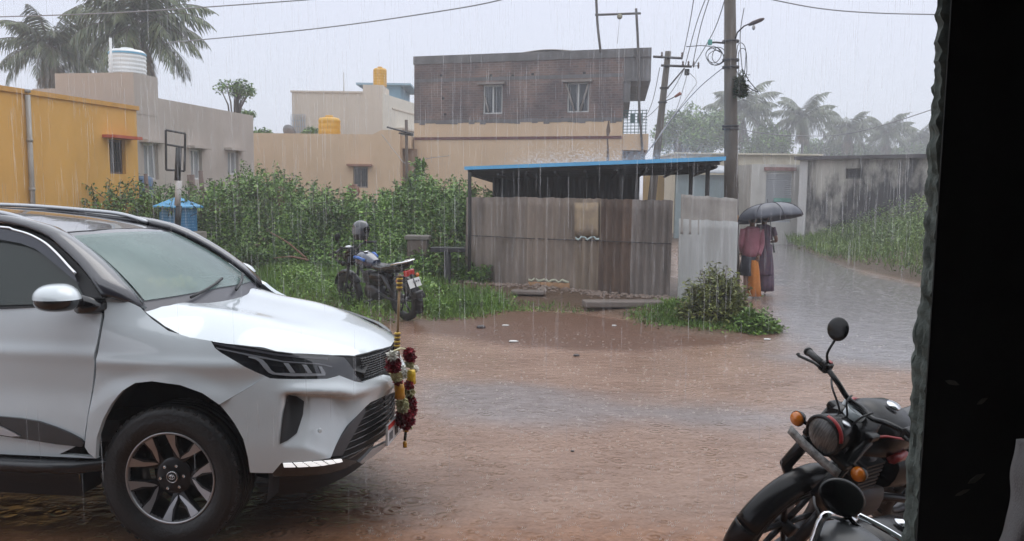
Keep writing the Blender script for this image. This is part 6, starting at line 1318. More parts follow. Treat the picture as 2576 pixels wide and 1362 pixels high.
def motorcycle(root, style):
    cr = style != 'commuter'; FWX = .46 if cr else .68
    wheel(root, FWX, .31, .046 if cr else .045, alloy=style != 'chrome'); wheel(root, -.66, .31, .065 if cr else .05, alloy=style != 'chrome', disc=False)
    fender(FWX, .350, R(15), R(165) if cr else R(150), .066 if cr else .062).build('front_mudguard', M_bk, root)
    if cr: fender(FWX, .355, R(-35), R(15), .064).build('front_mudguard_tip', M_bk, root)
    fender(-.66, .37, R(20), R(165), .10 if cr else .075).build('rear_mudguard', M_bk, root)
    for s in (-1, 1):
        MB().tube([(.39, .10*s, .93), (.53, .10*s, .62), (FWX-.08, .10*s, .47)], [.030, .030, .034] if cr else [.022]*3, 10).build('fork_tube', M_bk if cr else M_eng, root)
        MB().tube([(FWX-.09, .10*s, .49), (FWX, .10*s, .31)], [.032, .026] if cr else [.027, .022], 10).build('fork_leg', M_eng, root)
        MB().tube([(-.40, .12*s, .68), (-.60, .12*s, .36)], [.032, .028], 10).build('shock_absorber', M_chrome if style == 'chrome' else M_eng, root)
        MB().tube([(-.05, .03*s, .40), (-.40, .10*s, .34), (-.66, .10*s, .31)], .022, 8).build('swing_arm', M_eng, root)
    b = MB(); b.tube([(.36, 0, .97), (.44, 0, .82)], .035, 10)
    for z in (.95, .80): x = .385+(.95-z)*.48; b.box((x, 0, z), (.07, .26, .035), bev=.01)
    b.build('fork_yoke', M_bk, root)
    MB().tube([(.40, 0, .84), (.22, 0, .62), (.16, 0, .34), (-.05, 0, .28)], .025, 8).build('frame', M_eng, root); MB().tube([(.38, 0, .88), (-.1, 0, .74), (-.45, .0, .72), (-.75, 0, .76)], .022, 8).build('top_frame', M_eng, root)
    b = loft([(.20, .07, .28, .46), (.12, .11, .25, .52), (-.10, .12, .25, .52), (-.18, .08, .28, .44)]); b.build('engine', M_eng, root)
    b = MB()
    for k in range(7): b.box((.10-.0*k, 0, .53+.025*k), (.17-.004*k, .18-.004*k, .012))
    b.tube([(.10, 0, .5), (.10, 0, .70)], .06, 12); b.build('cylinder', mat('engine fins', (.09, .09, .095), rough=.45, metal=.5), root)
    MB().tube([(.17, -.06, .60), (.26, -.08, .46), (.20, -.12, .26), (-.15, -.14, .24)], .02, 8).build('exhaust_pipe', M_eng if style == 'red' else M_chrome, root)
    MB().tube([(-.15, -.14, .24), (-.3, -.15, .26), (-.75, -.16, .34), (-.92, -.16, .37)], [.028, .045, .048, .040], 14).build('silencer', M_chrome if style == 'chrome' else mat('black silencer', (.03, .03, .032), rough=.4), root)
    MB().tube([(-.02, .14, .27), (-.05, .28, .035)], .012, 6).build('side_stand', M_eng, root)
    b = MB(); b.tube([(0.0, -.24, .27), (0.0, .24, .27)], .016, 8); b.build('foot_rest', M_rubber, root)
    tk = loft([(.34, .045, .80, .90), (.30, .10, .765, .955), (.18, .145, .75, .985), (.02, .135, .745, .965), (-.10, .095, .745, .90), (-.14, .06, .75, .86)] if cr else [(.33, .05, .80, .91), (.28, .12, .75, .97), (.14, .155, .73, 1.0), (0, .12, .74, .95), (-.12, .085, .75, .88)], 22, 2.6)
    tk = tk.build('fuel_tank', M_bk if style != 'commuter' else mat('blue-black tank', (.012, .02, .05), rough=.12, coat=1.), root)
    MB().lathe([(0, 0), (.033, 0), (.033, .01), (0, .014)], c=(.10, 0, .985 if cr else .99), n=20).build('filler_cap', M_chrome, tk)
    for s in (-1, 1):
        if cr: MB().tube([(.325, .075*s, .90), (.27, .115*s, .935), (.17, .146*s, .925), (.03, .138*s, .885), (-.08, .105*s, .84)], .008, 6, flat=.6).build('tank_stripe', M_redp, tk); MB().tube([(.17, .148*s, .80), (.05, .142*s, .80)], .024, 6, flat=.9).build('tank_badge', M_redp, tk)
        else: MB().tube([(.22, .135*s, .93), (.10, .150*s, .93), (0, .118*s, .89)], .026, 6).build('tank_flash', mat('blue tank flash', (.03, .12, .42), rough=.2), tk)
    st_secs = [(-.10, .09, .755, .83), (-.2, .12, .74, .825), (-.36, .13, .74, .82), (-.52, .125, .75, .86), (-.72, .115, .77, .875), (-.80, .08, .79, .86)]
    loft(st_secs, 18, 3).build('seat', M_seat, root)
    loft([(-.05, .13, .50, .70), (-.15, .145, .48, .72), (-.30, .14, .50, .72), (-.38, .10, .55, .70)], 16, 3).build('side_panel', M_bk, root)
    # bars
    hb = [(.36, 0, 1.015), (.38, .07, 1.02), (.40, .14, 1.06), (.39, .22, 1.075), (.36, .30, 1.065), (.33, .375, 1.05)]
    if style == 'chrome': hb = [(.30, 0, .99), (.31, .08, .995), (.29, .14, 1.03), (.22, .24, 1.04), (.12, .33, 1.00), (.05, .38, .97)]
    full = [(x, -y, z) for x, y, z in hb[::-1]]+hb[1:]
    if style == 'chrome': full = [(.33, -.12, .97), (.34, 0, .965), (.33, .12, .97)]
    hbm = MB().tube(smooth_path(full, 5), .0125 if style != 'chrome' else .015, 8).build('handlebar', M_chrome if style == 'chrome' else M_bk, root)
    for s in ((-1, 1) if style != 'chrome' else ()):
        e0 = Vector((hb[-1][0], hb[-1][1]*s, hb[-1][2])); e1 = Vector((hb[-2][0], hb[-2][1]*s, hb[-2][2])); d = (e0-e1).normalized(); e1 = e0-d*.125
        b = MB(); b.tube([e1, e1+d*.11, e0], [.0175, .0175, .019], 10); b.lathe([(0, 0), (.022, 0), (.022, .012), (0, .014)], c=e0, M=aim(d), n=12); b.build('grip', M_rubber, hbm)
        q = e1-d*.03; b = MB(); b.box(q, (.05, .045, .05), bev=.008); b.tube([q+Vector((.03, 0, -.005)), q+Vector((.035, 0, -.005))+d*.06, e0+Vector((.065, 0, -.015)), e0+Vector((.062, .012*s, -.01))], [.009, .008, .007, .010], 6); b.build('brake_lever', M_bk, hbm)
        if s < 0: MB().box(q+Vector((-.012, 0, .024)), (.022, .022, .012), bev=.003).build('kill_switch', M_redp, hbm)
        if style != 'chrome':
            m0 = q+Vector((.0, 0, .02)); m1 = m0+Vector((.02, .015*s, .05)); m2 = m0+Vector((-.01, .030*s, .105)); MB().tube(smooth_path([m0, m1, m2, m2+Vector((0, 0, .02))], 4), .006, 6).build('mirror_stem', M_bk, hbm)
            mr = MB().ball((0, 0, 0), (.016, .060, .055)); mo = mr.build('mirror', M_bk, hbm, m2+Vector((.0, .012*s, .06))); mo.rotation_euler = (0, R(-12), R(10*s))
    # cables
    for k in range(3): MB().tube(smooth_path([(.41, -.17+.12*k, 1.06), (.46, -.12+.09*k, 1.055-.01*k), (.45, -.04+.04*k, .98), (.42, 0, .86)], 5), .005, 5).build('control_cable', M_cable, root)
    if style != 'commuter':
        b = MB().lathe([(.0, -.15), (.045, -.145), (.076, -.09), (.088, -.02), (.090, .02), (.086, .03)], c=(.53, 0, .90), M=Matrix.Rotation(R(97), 4, 'Y'), n=30, cap=False); hl = b.build('headlamp', M_bk, root)
        MB().lathe([(.085, .022), (.094, .018), (.096, .03), (.087, .040), (.079, .034)], c=(.53, 0, .90), M=Matrix.Rotation(R(97), 4, 'Y'), n=32, cap=False).build('headlamp_ring', M_bk if style == 'red' else M_chrome, hl)
        MB().lathe([(.0, .052), (.036, .049), (.067, .041), (.083, .030)], c=(.53, 0, .90), M=Matrix.Rotation(R(97), 4, 'Y'), n=32, cap=False).build('headlamp_lens', M_hlens, hl)
        if style == 'red': MB().tube([Vector((.53, 0, .90))+Vector((.030, .088*math.sin(t), .088*math.cos(t))) for t in np.linspace(-.25, 1.25, 14)], .013, 6, flat=.8).build('headlamp_stripe', M_redp, hl); MB().ball((.50, .035, .985), (.016, .022, .006)).build('headlamp_badge', M_silver, hl)
        b = loft([(.44, .10, .86, .985), (.36, .11, .90, 1.0), (.29, .08, .93, 1.005)], 18, 2.4); na = b.build('instrument_nacelle', M_bk, root)
        for (x, y, r_) in ((.40, .0, .046), (.36, -.068, .022)): MB().lathe([(.0, 0), (r_*.86, 0), (r_*.9, .006), (r_, .006), (r_, -.03)], c=(x, y, 1.004), M=Matrix.Rotation(R(-14), 4, 'Y'), n=26, cap=False).build('dial', mat('pale dial glass', (.42, .46, .48), rough=.08, coat=1.), na)
    else:
        loft([(.58, .05, .80, .90), (.53, .10, .76, 1.0), (.45, .11, .76, 1.06), (.38, .08, .84, 1.06)], 18, 2.4).build('headlamp_cowl', M_bk, root); MB().ball((.545, 0, .87), (.05, .085, .065)).build('headlamp_lens', M_hlens, root)
        MB().ball((.46, .05, 1.06), (.06, .05, .02)).build('instrument_glass', mat('pale instrument glass', (.5, .52, .54), rough=.1, coat=1.), root)
    for s in (-1, 1):
        for (x, z) in ((.47, .82), (-.80, .66)):
            st__ = MB().tube([(x-.02, .09*s, z), (x-.01, .155*s, z)], .010, 6).build('indicator', M_bk, root)
            M_ = Matrix.Rotation(R(90 if x > 0 else -90), 4, 'Y'); MB().lathe([(0, -.035), (.028, -.02), (.037, .005), (.037, .012)], c=(x, .185*s, z), M=M_, n=18, cap=False).build('indicator_case', M_bk, st__)
            MB().lathe([(.036, .010), (.030, .024), (0, .031)], c=(x, .185*s, z), M=M_, n=18).build('indicator_lens', M_amber, st__)
    if cr:
        rows = [[Vector((.575-.012*q*q, .15*q, .805+.045*(j-.5))) for q in np.linspace(-1, 1, 13)] for j in (0, 1)]; pl = MB().sheet(rows, .004).build('front_plate', M_plate, root)
    # tail
    MB().box((-.86, 0, .74), (.06, .13 if cr else .17, .09), bev=.015).build('tail_lamp', M_redl, root)
    if not cr:
        loft([(-.55, .10, .78, .84), (-.75, .10, .80, .90), (-.92, .06, .86, .925)], 14, 2.6).build('tail_fairing', M_bk, root)
        b = MB(); b.tube(smooth_path([(-.62, .125, .86), (-.78, .13, .90), (-.93, .075, .925), (-.95, 0, .93), (-.93, -.075, .925), (-.78, -.13, .90), (-.62, -.125, .86)], 4), .014, 7); b.build('grab_rail', M_chrome, root)
        np_ = MB().box((-.955, 0, .60), (.006, .22, .13), M=Matrix.Rotation(R(18), 4, 'Y')).build('number_plate', mat('white rear plate', (.62, .62, .60), rough=.5), root)
        for k in range(2):
            for i in range(4): 
                if (k, i) == (0, 3): continue
                MB().box((-.962-.018*(.5-k), -.066+.044*i, .62-.045*k), (.003, .026, .024), M=Matrix.Rotation(R(18), 4, 'Y')).build('plate_marking', M_mark, np_)
        MB().box((-1.0, 0, .43), (.09, .15, .11), bev=.02).build('mud_flap', M_rubber, root); MB().box((-.96, .0, .50), (.02, .07, .03), bev=.005).build('reflector', M_redl, root)
        MB().tube([(-.90, 0, .72), (-.96, 0, .55), (-1.0, 0, .40)], .022, 6).build('plate_bracket', M_bk, root)
        fender(-.66, .375, R(165), R(205), .07).build('rear_mudguard_tail', M_bk, root)
    return root
def frame_root(name, label, cat, org, f, l, u):
    t = thing(name, label, cat); t.matrix_world = Matrix(((f[0], l[0], u[0], org[0]), (f[1], l[1], u[1], org[1]), (f[2], l[2], u[2], org[2]), (0, 0, 0, 1))); return t
# near motorcycle at the right, leaning on its stand
Lf = Vector((.483, -.75, -.45)).normalized(); hf_ = Vector((-.84, -.54, 0)); hf_ = (hf_-Lf*hf_.dot(Lf)).normalized(); uf = hf_.cross(Lf).normalized()
H_ = at(2082, 1092, 3.5); org = H_-hf_*.53-uf*.90
BA = frame_root('motorcycle', 'black motorcycle with red stripes leaning beside the shelter wall', 'motorcycle', org, hf_, Lf, uf); motorcycle(BA, 'red')
# nearer motorcycle, only its mirror and chrome bar in view
hB = Vector((-.55, .80, 0)).normalized(); hB = Vector((-.80, -.52, 0)).normalized(); LB = Vector((.50, -.80, -.20)).normalized(); hB = (hB-LB*hB.dot(LB)).normalized(); uB = hB.cross(LB)
org = at(2146, 1352, 2.62)-hB*.40-uB*1.004
BB = frame_root('motorcycle', 'nearest motorcycle at the bottom edge, only its mirror and chrome bar showing', 'motorcycle', org, hB, LB, uB); motorcycle(BB, 'chrome')
def toB(p): return BB.matrix_world.inverted() @ Vector(p)
a = at(2118, 1252, 2.56); Ti = BB.matrix_world.inverted() @ Matrix.Translation(a) @ Matrix.Rotation(R(24), 4, 'Y') @ Matrix.Rotation(R(-8), 4, 'X'); MB().ball((0, 0, 0), (.083, .024, .060), M=Ti, n=28, m=16).build('mirror', M_bk, BB)
MB().tube(smooth_path([toB(at(2135, 1300, 2.56)), toB(at(2150, 1318, 2.55)), toB(at(2185, 1350, 2.56)), toB(at(2200, 1390, 2.6))], 4), .008, 6).build('mirror_stem', M_bk, BB)
MB().tube(smooth_path([toB(at(x, y, 2.5)) for x, y in ((2032, 1400), (2052, 1345), (2064, 1312), (2082, 1294))]+[toB(at(2110, 1300, 2.55)), toB(at(2150, 1312, 2.6))], 5), .013, 10).build('chrome_bar', M_chrome, BB)
MB().tube(smooth_path([toB(at(2158, 1296, 2.66)), toB(at(2190, 1312, 2.64)), toB(at(2234, 1336, 2.62)), toB(at(2290, 1370, 2.6))], 4), .011, 8).build('chrome_bar', M_chrome, BB)
gb = loft([(.0, .085, -.06, .0), (.03, .105, -.07, .02), (.10, .11, -.08, .03), (.18, .085, -.08, .01), (.2, .05, -.06, -.01)], 20, 2.4).build('instrument_cover', mat('dark grey hood', (.075, .08, .085), rough=.35), BB); gb.location = toB(at(2140, 1356, 2.5))+Vector((-.10, 0, .0))
# parked commuter motorcycle by the weeds
rc = gp(1024, 806); fc = gp(878, 786); hC = Vector((-math.cos(R(43)), math.sin(R(43)), 0)); lC = Vector((-hC.y, hC.x, 0)); lean = R(10); uC = (Vector((0, 0, 1))*math.cos(lean)+lC*math.sin(lean)); lC = uC.cross(hC)
org = rc+hC*.66+Vector((0, 0, .0))
BC = frame_root('motorcycle', 'parked motorcycle with a blue tank and red tail lamp standing in the weeds', 'motorcycle', org, hC, lC, uC); motorcycle(BC, 'commuter')
# helmet hung on its mirror
p = at(908, 578, 12.75); hm = thing('helmet', 'dark grey helmet with clear visor hung over the parked motorcycle\'s mirror', 'helmet', p-Vector((0, 0, .12)), R(200))
MB().lathe([(.118, -.10), (.132, -.05), (.138, .02), (.125, .08), (.085, .125), (.04, .142), (0, .145)], c=(0, 0, .12), n=28).build('shell', mat('grey helmet shell', (.045, .048, .058), rough=.25, coat=.6), hm)
MB().lathe([(.139, -.06), (.146, -.01), (.142, .05)], c=(0, 0, .11), n=16, arc=(-1.2, 1.2)).build('visor', mat('hazy visor', (.20, .21, .23), rough=.15, alpha=.75), hm); MB().lathe([(.10, -.16), (.125, -.10), (.12, -.05)], c=(0, 0, .12), n=24, cap=False).build('chin_bar', M_blk, hm)
# ================================================================== two people under an umbrella
def skin_body(name, V, E, rad, m, root, lv=2):
    me = bpy.data.meshes.new(name); me.from_pydata(V, E, []); me.materials.append(m); o = bpy.data.objects.new(name, me); COL.objects.link(o); o.parent = root
    s = o.modifiers.new('skin', 'SKIN'); s.use_smooth_shade = True
    if not me.skin_vertices: me.attributes.new
    for i, r in enumerate(rad): me.skin_vertices[0].data[i].radius = (r, r) if isinstance(r, float) else r
    me.skin_vertices[0].data[0].use_root = True
    d = o.modifiers.new('sub', 'SUBSURF'); d.levels = lv; d.render_levels = lv; return o
M_skin = mat('brown skin', (.17, .085, .052), rough=.5, var=.08, scale=14); M_hair = mat('black hair', (.010, .009, .009), rough=.45, bump=.4, bscale=120)
def person(label, c, rz, H, arms, step=.10):
    k = H/1.6; root = thing('person', label, 'person', c, rz); V = []; E = []; Rr = []
    def add(p, r, par=None):
        V.append(tuple(q*k for q in p)); Rr.append((r*k if not isinstance(r, tuple) else (r[0]*k, r[1]*k)))
        if par is not None: E.append((par, len(V)-1))
        return len(V)-1
    pel = add((0, 0, .88), (.135, .10)); sp_ = add((0, 0, 1.02), (.115, .085), pel); ch = add((0, 0, 1.20), (.135, .09), sp_); nk0 = add((0, .005, 1.33), .06, ch); nk = add((0, .01, 1.39), .046, nk0); h1 = add((0, .02, 1.46), (.068, .078), nk); h2 = add((0, .015, 1.54), (.072, .085), h1); h3 = add((0, .01, 1.60), (.045, .055), h2)
    ns = add((0, .105, 1.475), .014, h1); ch_ = add((0, .075, 1.42), .028, h1)
    for s in (-1, 1): add((.078*s, .0, 1.48), .016, h1)
    for s in (-1, 1):
        hp_ = add((.085*s, 0, .82), .085, pel); kn = add((.085*s, step*s*.6+.02, .46), .055, hp_); an = add((.08*s, step*s-.02, .09), .036, kn); ft = add((.085*s, step*s+.10, .03), (.036, .022), an); add((.085*s, step*s+.15, .022), (.03, .016), ft)
        sh_ = add((.16*s, 0, 1.28), .052, ch); el, wr = arms[0 if s < 0 else 1]; e_ = add(el, .038, sh_); w_ = add(wr, .026, e_)
        wv = Vector(wr); d = (wv-Vector(el)).normalized(); sd = d.cross(Vector((0, 1, 0))); sd = sd.normalized() if sd.length > .1 else Vector((1, 0, 0)); pm = add(wv+d*.06, (.034, .016), w_)
        for q, (off, ln) in enumerate(((-.028, .055), (-.010, .065), (.010, .062), (.027, .048))):
            f1 = add(wv+d*.095+sd*off, .0095, pm); f2 = add(wv+d*(.095+ln*.5)+sd*off*1.1+Vector((0, .012, 0)), .0085, f1); add(wv+d*(.095+ln*.85)+sd*off*1.1+Vector((0, .034, 0)), .007, f2)
        t1 = add(wv+d*.045+sd*-.045+Vector((0, .012, 0)), .011, pm); add(wv+d*.085+sd*-.055+Vector((0, .026, 0)), .009, t1)
    bo = skin_body('body', V, E, Rr, M_skin, root)
    # eyes and mouth are small but there
    for s in (-1, 1): MB().ball((.03*s*k, .088*k, 1.505*k), (.011*k, .006*k, .006*k), n=10, m=6).build('eye', M_blk, root)
    MB().ball((0, .093*k, 1.432*k), (.022*k, .006*k, .006*k), n=10, m=6).build('mouth', mat('lips', (.20, .07, .06), rough=.5), root)
    return root, k
def rings_mesh(rows, th=.006): return MB().sheet([r_+[r_[0]] for r_ in rows], th)
def garment(name, m, root, prof, n=40, pleat=0., np_=14, sway=(0, 0), ph=0.):
    rows = []
    for (z, rx, ry, cx_, cy_) in prof:
        t = (prof[-1][0]-z)/(prof[-1][0]-prof[0][0]+1e-9)
        rows.append([Vector((cx_+sway[0]*t*t+rx*(1+pleat*t*math.sin(np_*a+ph+1.5*t))*math.cos(a), cy_+sway[1]*t*t+ry*(1+pleat*t*math.sin(np_*a+ph+1.5*t))*math.sin(a), z)) for a in np.linspace(0, 2*math.pi, n, endpoint=False)])
    return rings_mesh(rows).build(name, m, root)
def sleeve(name, m, root, pts, rs): return MB().tube(smooth_path(pts, 4), [rs[0]+(rs[1]-rs[0])*i/((len(pts)-1)*4) for i in range((len(pts)-1)*4+1)], 12).build(name, m, root)
M_pink = mat('wet pink cotton', (.30, .11, .14), rough=.7, var=.15, scale=6, bump=.3, bscale=18); M_orange = mat('orange cotton', (.48, .16, .020), rough=.75, var=.15, scale=7, bump=.3, bscale=20); M_purple = mat('dark purple sari cloth', (.070, .045, .085), rough=.6, col2=(.115, .060, .085), scale=22, thr=(.42, .6)); M_dark = mat('dark navy cloth', (.02, .02, .032), rough=.75)
g1 = gp(1885, 748); RZ = R(-12)
p1, k = person('person in a wet pink long-sleeved top and orange cloth, under the umbrella', (g1.x, g1.y, 0), RZ, 1.56, [((-.19, -.02, 1.04), (-.16, .12, .86)), ((.185, .03, 1.03), (.13, -.09, .82))])
garment('pink_top', M_pink, p1, [(.78*k, .155*k, .125*k, 0, 0), (.90*k, .15*k, .12*k, 0, 0), (1.05*k, .138*k, .11*k, 0, 0), (1.2*k, .150*k, .115*k, 0, 0), (1.30*k, .145*k, .10*k, 0, 0), (1.345*k, .085*k, .08*k, 0, 0)], pleat=.02)
for s, (el, wr) in zip((-1, 1), [((-.19, -.02, 1.04), (-.16, .12, .86)), ((.185, .03, 1.03), (.13, -.09, .82))]): sleeve('sleeve', M_pink, p1, [tuple(q*k for q in (.15*s, 0, 1.29)), tuple(q*k for q in el), tuple(q*k for q in wr)], (.068*k, .045*k))
garment('dark_waist_cloth', M_dark, p1, [(.42*k, .155*k, .14*k, -.05*k, .0), (.65*k, .165*k, .13*k, -.02, 0), (.80*k, .165*k, .12*k, 0, 0)], pleat=.03)
garment('orange_cloth', M_orange, p1, [(.03*k, .125*k, .12*k, .075*k, -.02), (.2*k, .115*k, .115*k, .07*k, -.02), (.5*k, .105*k, .14*k, .055*k, -.02), (.72*k, .075*k, .13*k, .05*k, -.02)], pleat=.10, np_=7)
MB().ball((0, -.015*k, 1.535*k), (.088*k, .095*k, .085*k), n=20, m=12).build('hair', M_hair, p1); MB().ball((0, -.10*k, 1.47*k), (.05*k, .04*k, .05*k)).build('hair_bun', M_hair, p1)
g2 = gp(1919, 742); arms2 = [((-.21, .0, 1.05), (-.12, .16, 1.06)), ((.24, -.03, 1.04), (.16, .12, 1.02))]
p2, k = person('person in a dark purple printed sari, under the right half of the umbrella', (g2.x, g2.y+.1, 0), RZ, 1.58, arms2, step=.08)
garment('sari_skirt', M_purple, p2, [(.07*k, .17*k, .15*k, .02*k, .0), (.22*k, .175*k, .15*k, .02*k, .0), (.5*k, .178*k, .15*k, .015*k, 0), (.80*k, .172*k, .138*k, 0, 0), (.97*k, .165*k, .115*k, 0, 0)], pleat=.09, np_=11, sway=(.03, 0))
garment('blouse', mat('dark mauve blouse', (.085, .045, .075), rough=.7), p2, [(1.06*k, .15*k, .11*k, 0, 0), (1.2*k, .165*k, .118*k, 0, 0), (1.30*k, .155*k, .10*k, 0, 0), (1.345*k, .08*k, .075*k, 0, 0)])
for s, (el, wr) in zip((-1, 1), arms2): sleeve('blouse_sleeve', M_purple, p2, [tuple(q*k for q in (.15*s, 0, 1.29)), tuple((a*.4+c*.6)*k for a, c in zip((.16*s, 0, 1.29), el))], (.064*k, .052*k))
rows = []
for i in range(22):
    t = i/21; z = 1.36-.98*t; row = []
    for j in range(12): q = j/11; a = R(200+95*q)+.25*t; rr = (.14+.085*math.sin(min(1, t*1.3)*math.pi*.5)); row.append(Vector((k*(rr*1.12*math.cos(a)+.02*t+.01*math.sin(q*17+t*4)), k*(rr*.86*math.sin(a)-.012*math.sin(q*23+t*6)), k*z)))
    rows.append(row)
MB().sheet(rows, .006).build('sari_end', M_purple, p2)
MB().ball((0, -.015*k, 1.535*k), (.088*k, .095*k, .085*k), n=20, m=12).build('hair', M_hair, p2); MB().ball((0, -.10*k, 1.46*k), (.052*k, .045*k, .055*k)).build('hair_bun', M_hair, p2)
# umbrella: open, tipped away from the viewer
uc = at(1937, 552, 14.85); um = thing('umbrella', 'open black umbrella shared by the two people on the road', 'umbrella', uc); um.rotation_euler = (R(-9.5), R(-6), R(6))
Ru = .615; rows = []; nr = 10
for i in range(nr+1):
    t = i/nr; row = []
    for kk in range(80):
        a = 2*math.pi*kk/80; sc = math.cos(8*a); rr = Ru*math.sin(t*1.35)/math.sin(1.35); sag = 1-.085*t*t*(1-sc)*.5
        row.append(Vector((rr*sag*math.cos(a), rr*sag*math.sin(a), .30*(1-t**2.1)-.016*math.sin(t*math.pi*.8)*(1-sc)*.5)))
    rows.append(row)
b = MB(); b.sheet([[q for q in r_]+[r_[0]] for r_ in rows], .004); b.build('canopy', mat('black wet umbrella cloth', (.065, .070, .090), rough=.42), um)
for kk in range(8):
    a = 2*math.pi*kk/8; MB().tube([Vector((Ru*math.sin(t*1.35)/math.sin(1.35)*math.cos(a), Ru*math.sin(t*1.35)/math.sin(1.35)*math.sin(a), .30*(1-t**2.1)-.008)) for t in np.linspace(.02, 1.01, 9)], .004, 5).build('rib', M_eng, um)
    MB().tube([Vector((Ru*math.sin(t*1.35)/math.sin(1.35)*math.cos(a), Ru*math.sin(t*1.35)/math.sin(1.35)*math.sin(a), .30*(1-t**2.1)+.004)) for t in np.linspace(.04, 1.0, 9)], .006, 5).build('seam', M_dark, um)
    MB().tube([(0, 0, .05), (.30*math.cos(a), .30*math.sin(a), .215)], .003, 4).build('stretcher', M_eng, um)
MB().tube([(0, 0, -.52), (0, 0, .31), (0, 0, .38)], [.007, .007, .004], 8).build('shaft', M_eng, um); MB().tube([(0, 0, -.62), (0, 0, -.50)], .015, 8).build('grip', M_blk, um)
# ================================================================== garland and rod on the car's nose
def cp(px, py, x):
    d = _F+_R*(px-CX)/F-_U*(py-CY)/F; o = np.array([0, 0, CAMH]); fxv = np.array(CARM[0]); t = (x-(o-np.array(CARO))@fxv)/(d@fxv); return Vector(o+d*t)
kM = lambda x, y, xx: cp((950+x/3.405)*2576/3080, (1000+y/3.405)*2576/3080, xx)
gl = thing('flower_garland', 'garland of red roses, jasmine and ribbons hanging down the nose of the white car', 'garland', kM(850, 500, 1.08)); gl.location.z = kM(900, 1170, 1.08).z
M_rose = leafmat('red rose petals', (.14, .004, .012), (.32, .012, .03), .5); M_jas = leafmat('cream jasmine', (.50, .46, .26), (.72, .70, .50), .6); M_wtuft = leafmat('white foam tuft', (.68, .66, .68), (.82, .80, .82), .7); M_yrib = mat('gold ribbon', (.62, .40, .02), rough=.3, metal=.3, var=.3, scale=40, bump=.4, bscale=60); M_orib = mat('mustard ribbon', (.50, .24, .02), rough=.45, var=.15, scale=12)
rgg = np.random.default_rng(9)
def tuft(name, m, p0, p1, r, n, size):
    a, c = Vector(p0)-gl.location, Vector(p1)-gl.location; t = rgg.uniform(0, 1, n); v = rgg.normal(size=(n, 3)); v /= np.linalg.norm(v, axis=1, keepdims=True)
    rad = r*(1-.35*np.abs(2*t-1)**3)*rgg.uniform(.55, 1, n)**.5; P = np.array(a)*(1-t[:, None])+np.array(c)*t[:, None]+v*rad[:, None]*np.array([1, 1, .6]); V, Fc = leaves(P-v*size*.3, size, size*.9, rng=rgg, dirs=v*1.5); npmesh(name, V, Fc, m, gl)
XL = 1.075
for nm, m, a, c, r, n, s in (('white_tuft', M_wtuft, (780, 215), (785, 265), .030, 160, .020), ('red_roses', M_rose, (795, 275), (800, 390), .038, 420, .026), ('jasmine', M_jas, (812, 400), (830, 480), .032, 260, .018), ('white_tuft', M_wtuft, (885, 350), (890, 470), .022, 220, .018), ('red_roses', M_rose, (840, 490), (845, 515), .024, 90, .02), ('jasmine', M_jas, (880, 690), (890, 800), .036, 380, .020), ('red_roses', M_rose, (900, 820), (920, 950), .052, 620, .028), ('red_roses', M_rose, (950, 180), (968, 285), .030, 360, .026), ('jasmine', M_jas, (962, 310), (968, 350), .026, 140, .018), ('white_tuft', M_wtuft, (1015, 350), (1020, 395), .018, 110, .016), ('red_roses', M_rose, (955, 530), (950, 560), .028, 120, .022), ('jasmine', M_jas, (955, 570), (965, 650), .030, 260, .018), ('red_roses', M_rose, (965, 670), (968, 850), .033, 640, .026), ('jasmine', M_jas, (950, 950), (960, 985), .018, 70, .014)): tuft(nm, m, kM(*a, XL), kM(*c, XL), r, n, s)
def sleeve_rib(name, m, a, c, r): q0, q1 = kM(*a, XL)-gl.location, kM(*c, XL)-gl.location; MB().tube([q0, q0.lerp(q1, .3), q0.lerp(q1, .7), q1], [r*.9, r, r*.95, r*1.05], 12).build(name, m, gl)
sleeve_rib('mustard_ribbon', M_orib, (852, 530), (862, 665), .031); sleeve_rib('gold_ribbon', M_yrib, (975, 390), (978, 520), .030); sleeve_rib('mustard_ribbon', M_orib, (925, 970), (922, 1020), .018)
MB().tube([kM(920, 1015, XL)-gl.location, kM(912, 1110, XL)-gl.location], .009, 6).build('tassel_cord', mat('dark green cord', (.03, .035, .02), rough=.8), gl); sleeve_rib('tassel', M_orib, (912, 1120), (913, 1175), .013)
MB().tube([kM(x, y, XL-.02)-gl.location for x, y in ((785, 200), (860, 165), (945, 175))], .006, 5).build('string', M_jas, gl); MB().tube([kM(x, y, XL-.01)-gl.location for x, y in ((790, 230), (830, 450), (860, 600), (890, 760), (925, 960))], .006, 5).build('string', M_jas, gl); MB().tube([kM(x, y, XL-.01)-gl.location for x, y in ((950, 190), (975, 400), (960, 600), (965, 850), (925, 960))], .006, 5).build('string', M_jas, gl)
r0 = cp(998, 886, 1.0); r1 = cp(1006, 690, 1.0); rod = thing('banded_rod', 'thin brass rod with yellow and brown bands standing on the nose of the white car', 'rod', r0)
MB().tube([Vector((0, 0, 0)), r1-r0], .0085, 10).build('stem', mat('brown brass', (.20, .125, .06), rough=.4, metal=.3), rod)
for k in range(16):
    t = (.03+.026*k) if k < 9 else (.80+.028*(k-9)); c = (r1-r0)*t; MB().lathe([(.010, -.007), (.020, -.004), (.021, .004), (.010, .007)], c=c, n=14, cap=False).build('band', mat('gold band', (.52, .33, .05), rough=.35, metal=.3) if k % 2 == 0 else mat('brown band', (.09, .045, .02), rough=.5), rod)
# yellow flowers on the dashboard
q = carpt(-.44, .0, 1.345); fl = thing('yellow_flowers', 'bunch of pale yellow flowers on the dashboard behind the windscreen of the white car', 'flowers', q); n = 260; P = rgg.normal(size=(n, 3))*np.array([.05, .05, .012]); V, Fc = leaves(P, .05, .03, rng=rgg); npmesh('petals', V, Fc, leafmat('pale yellow petals', (.55, .55, .12), (.75, .75, .30), .7), fl)
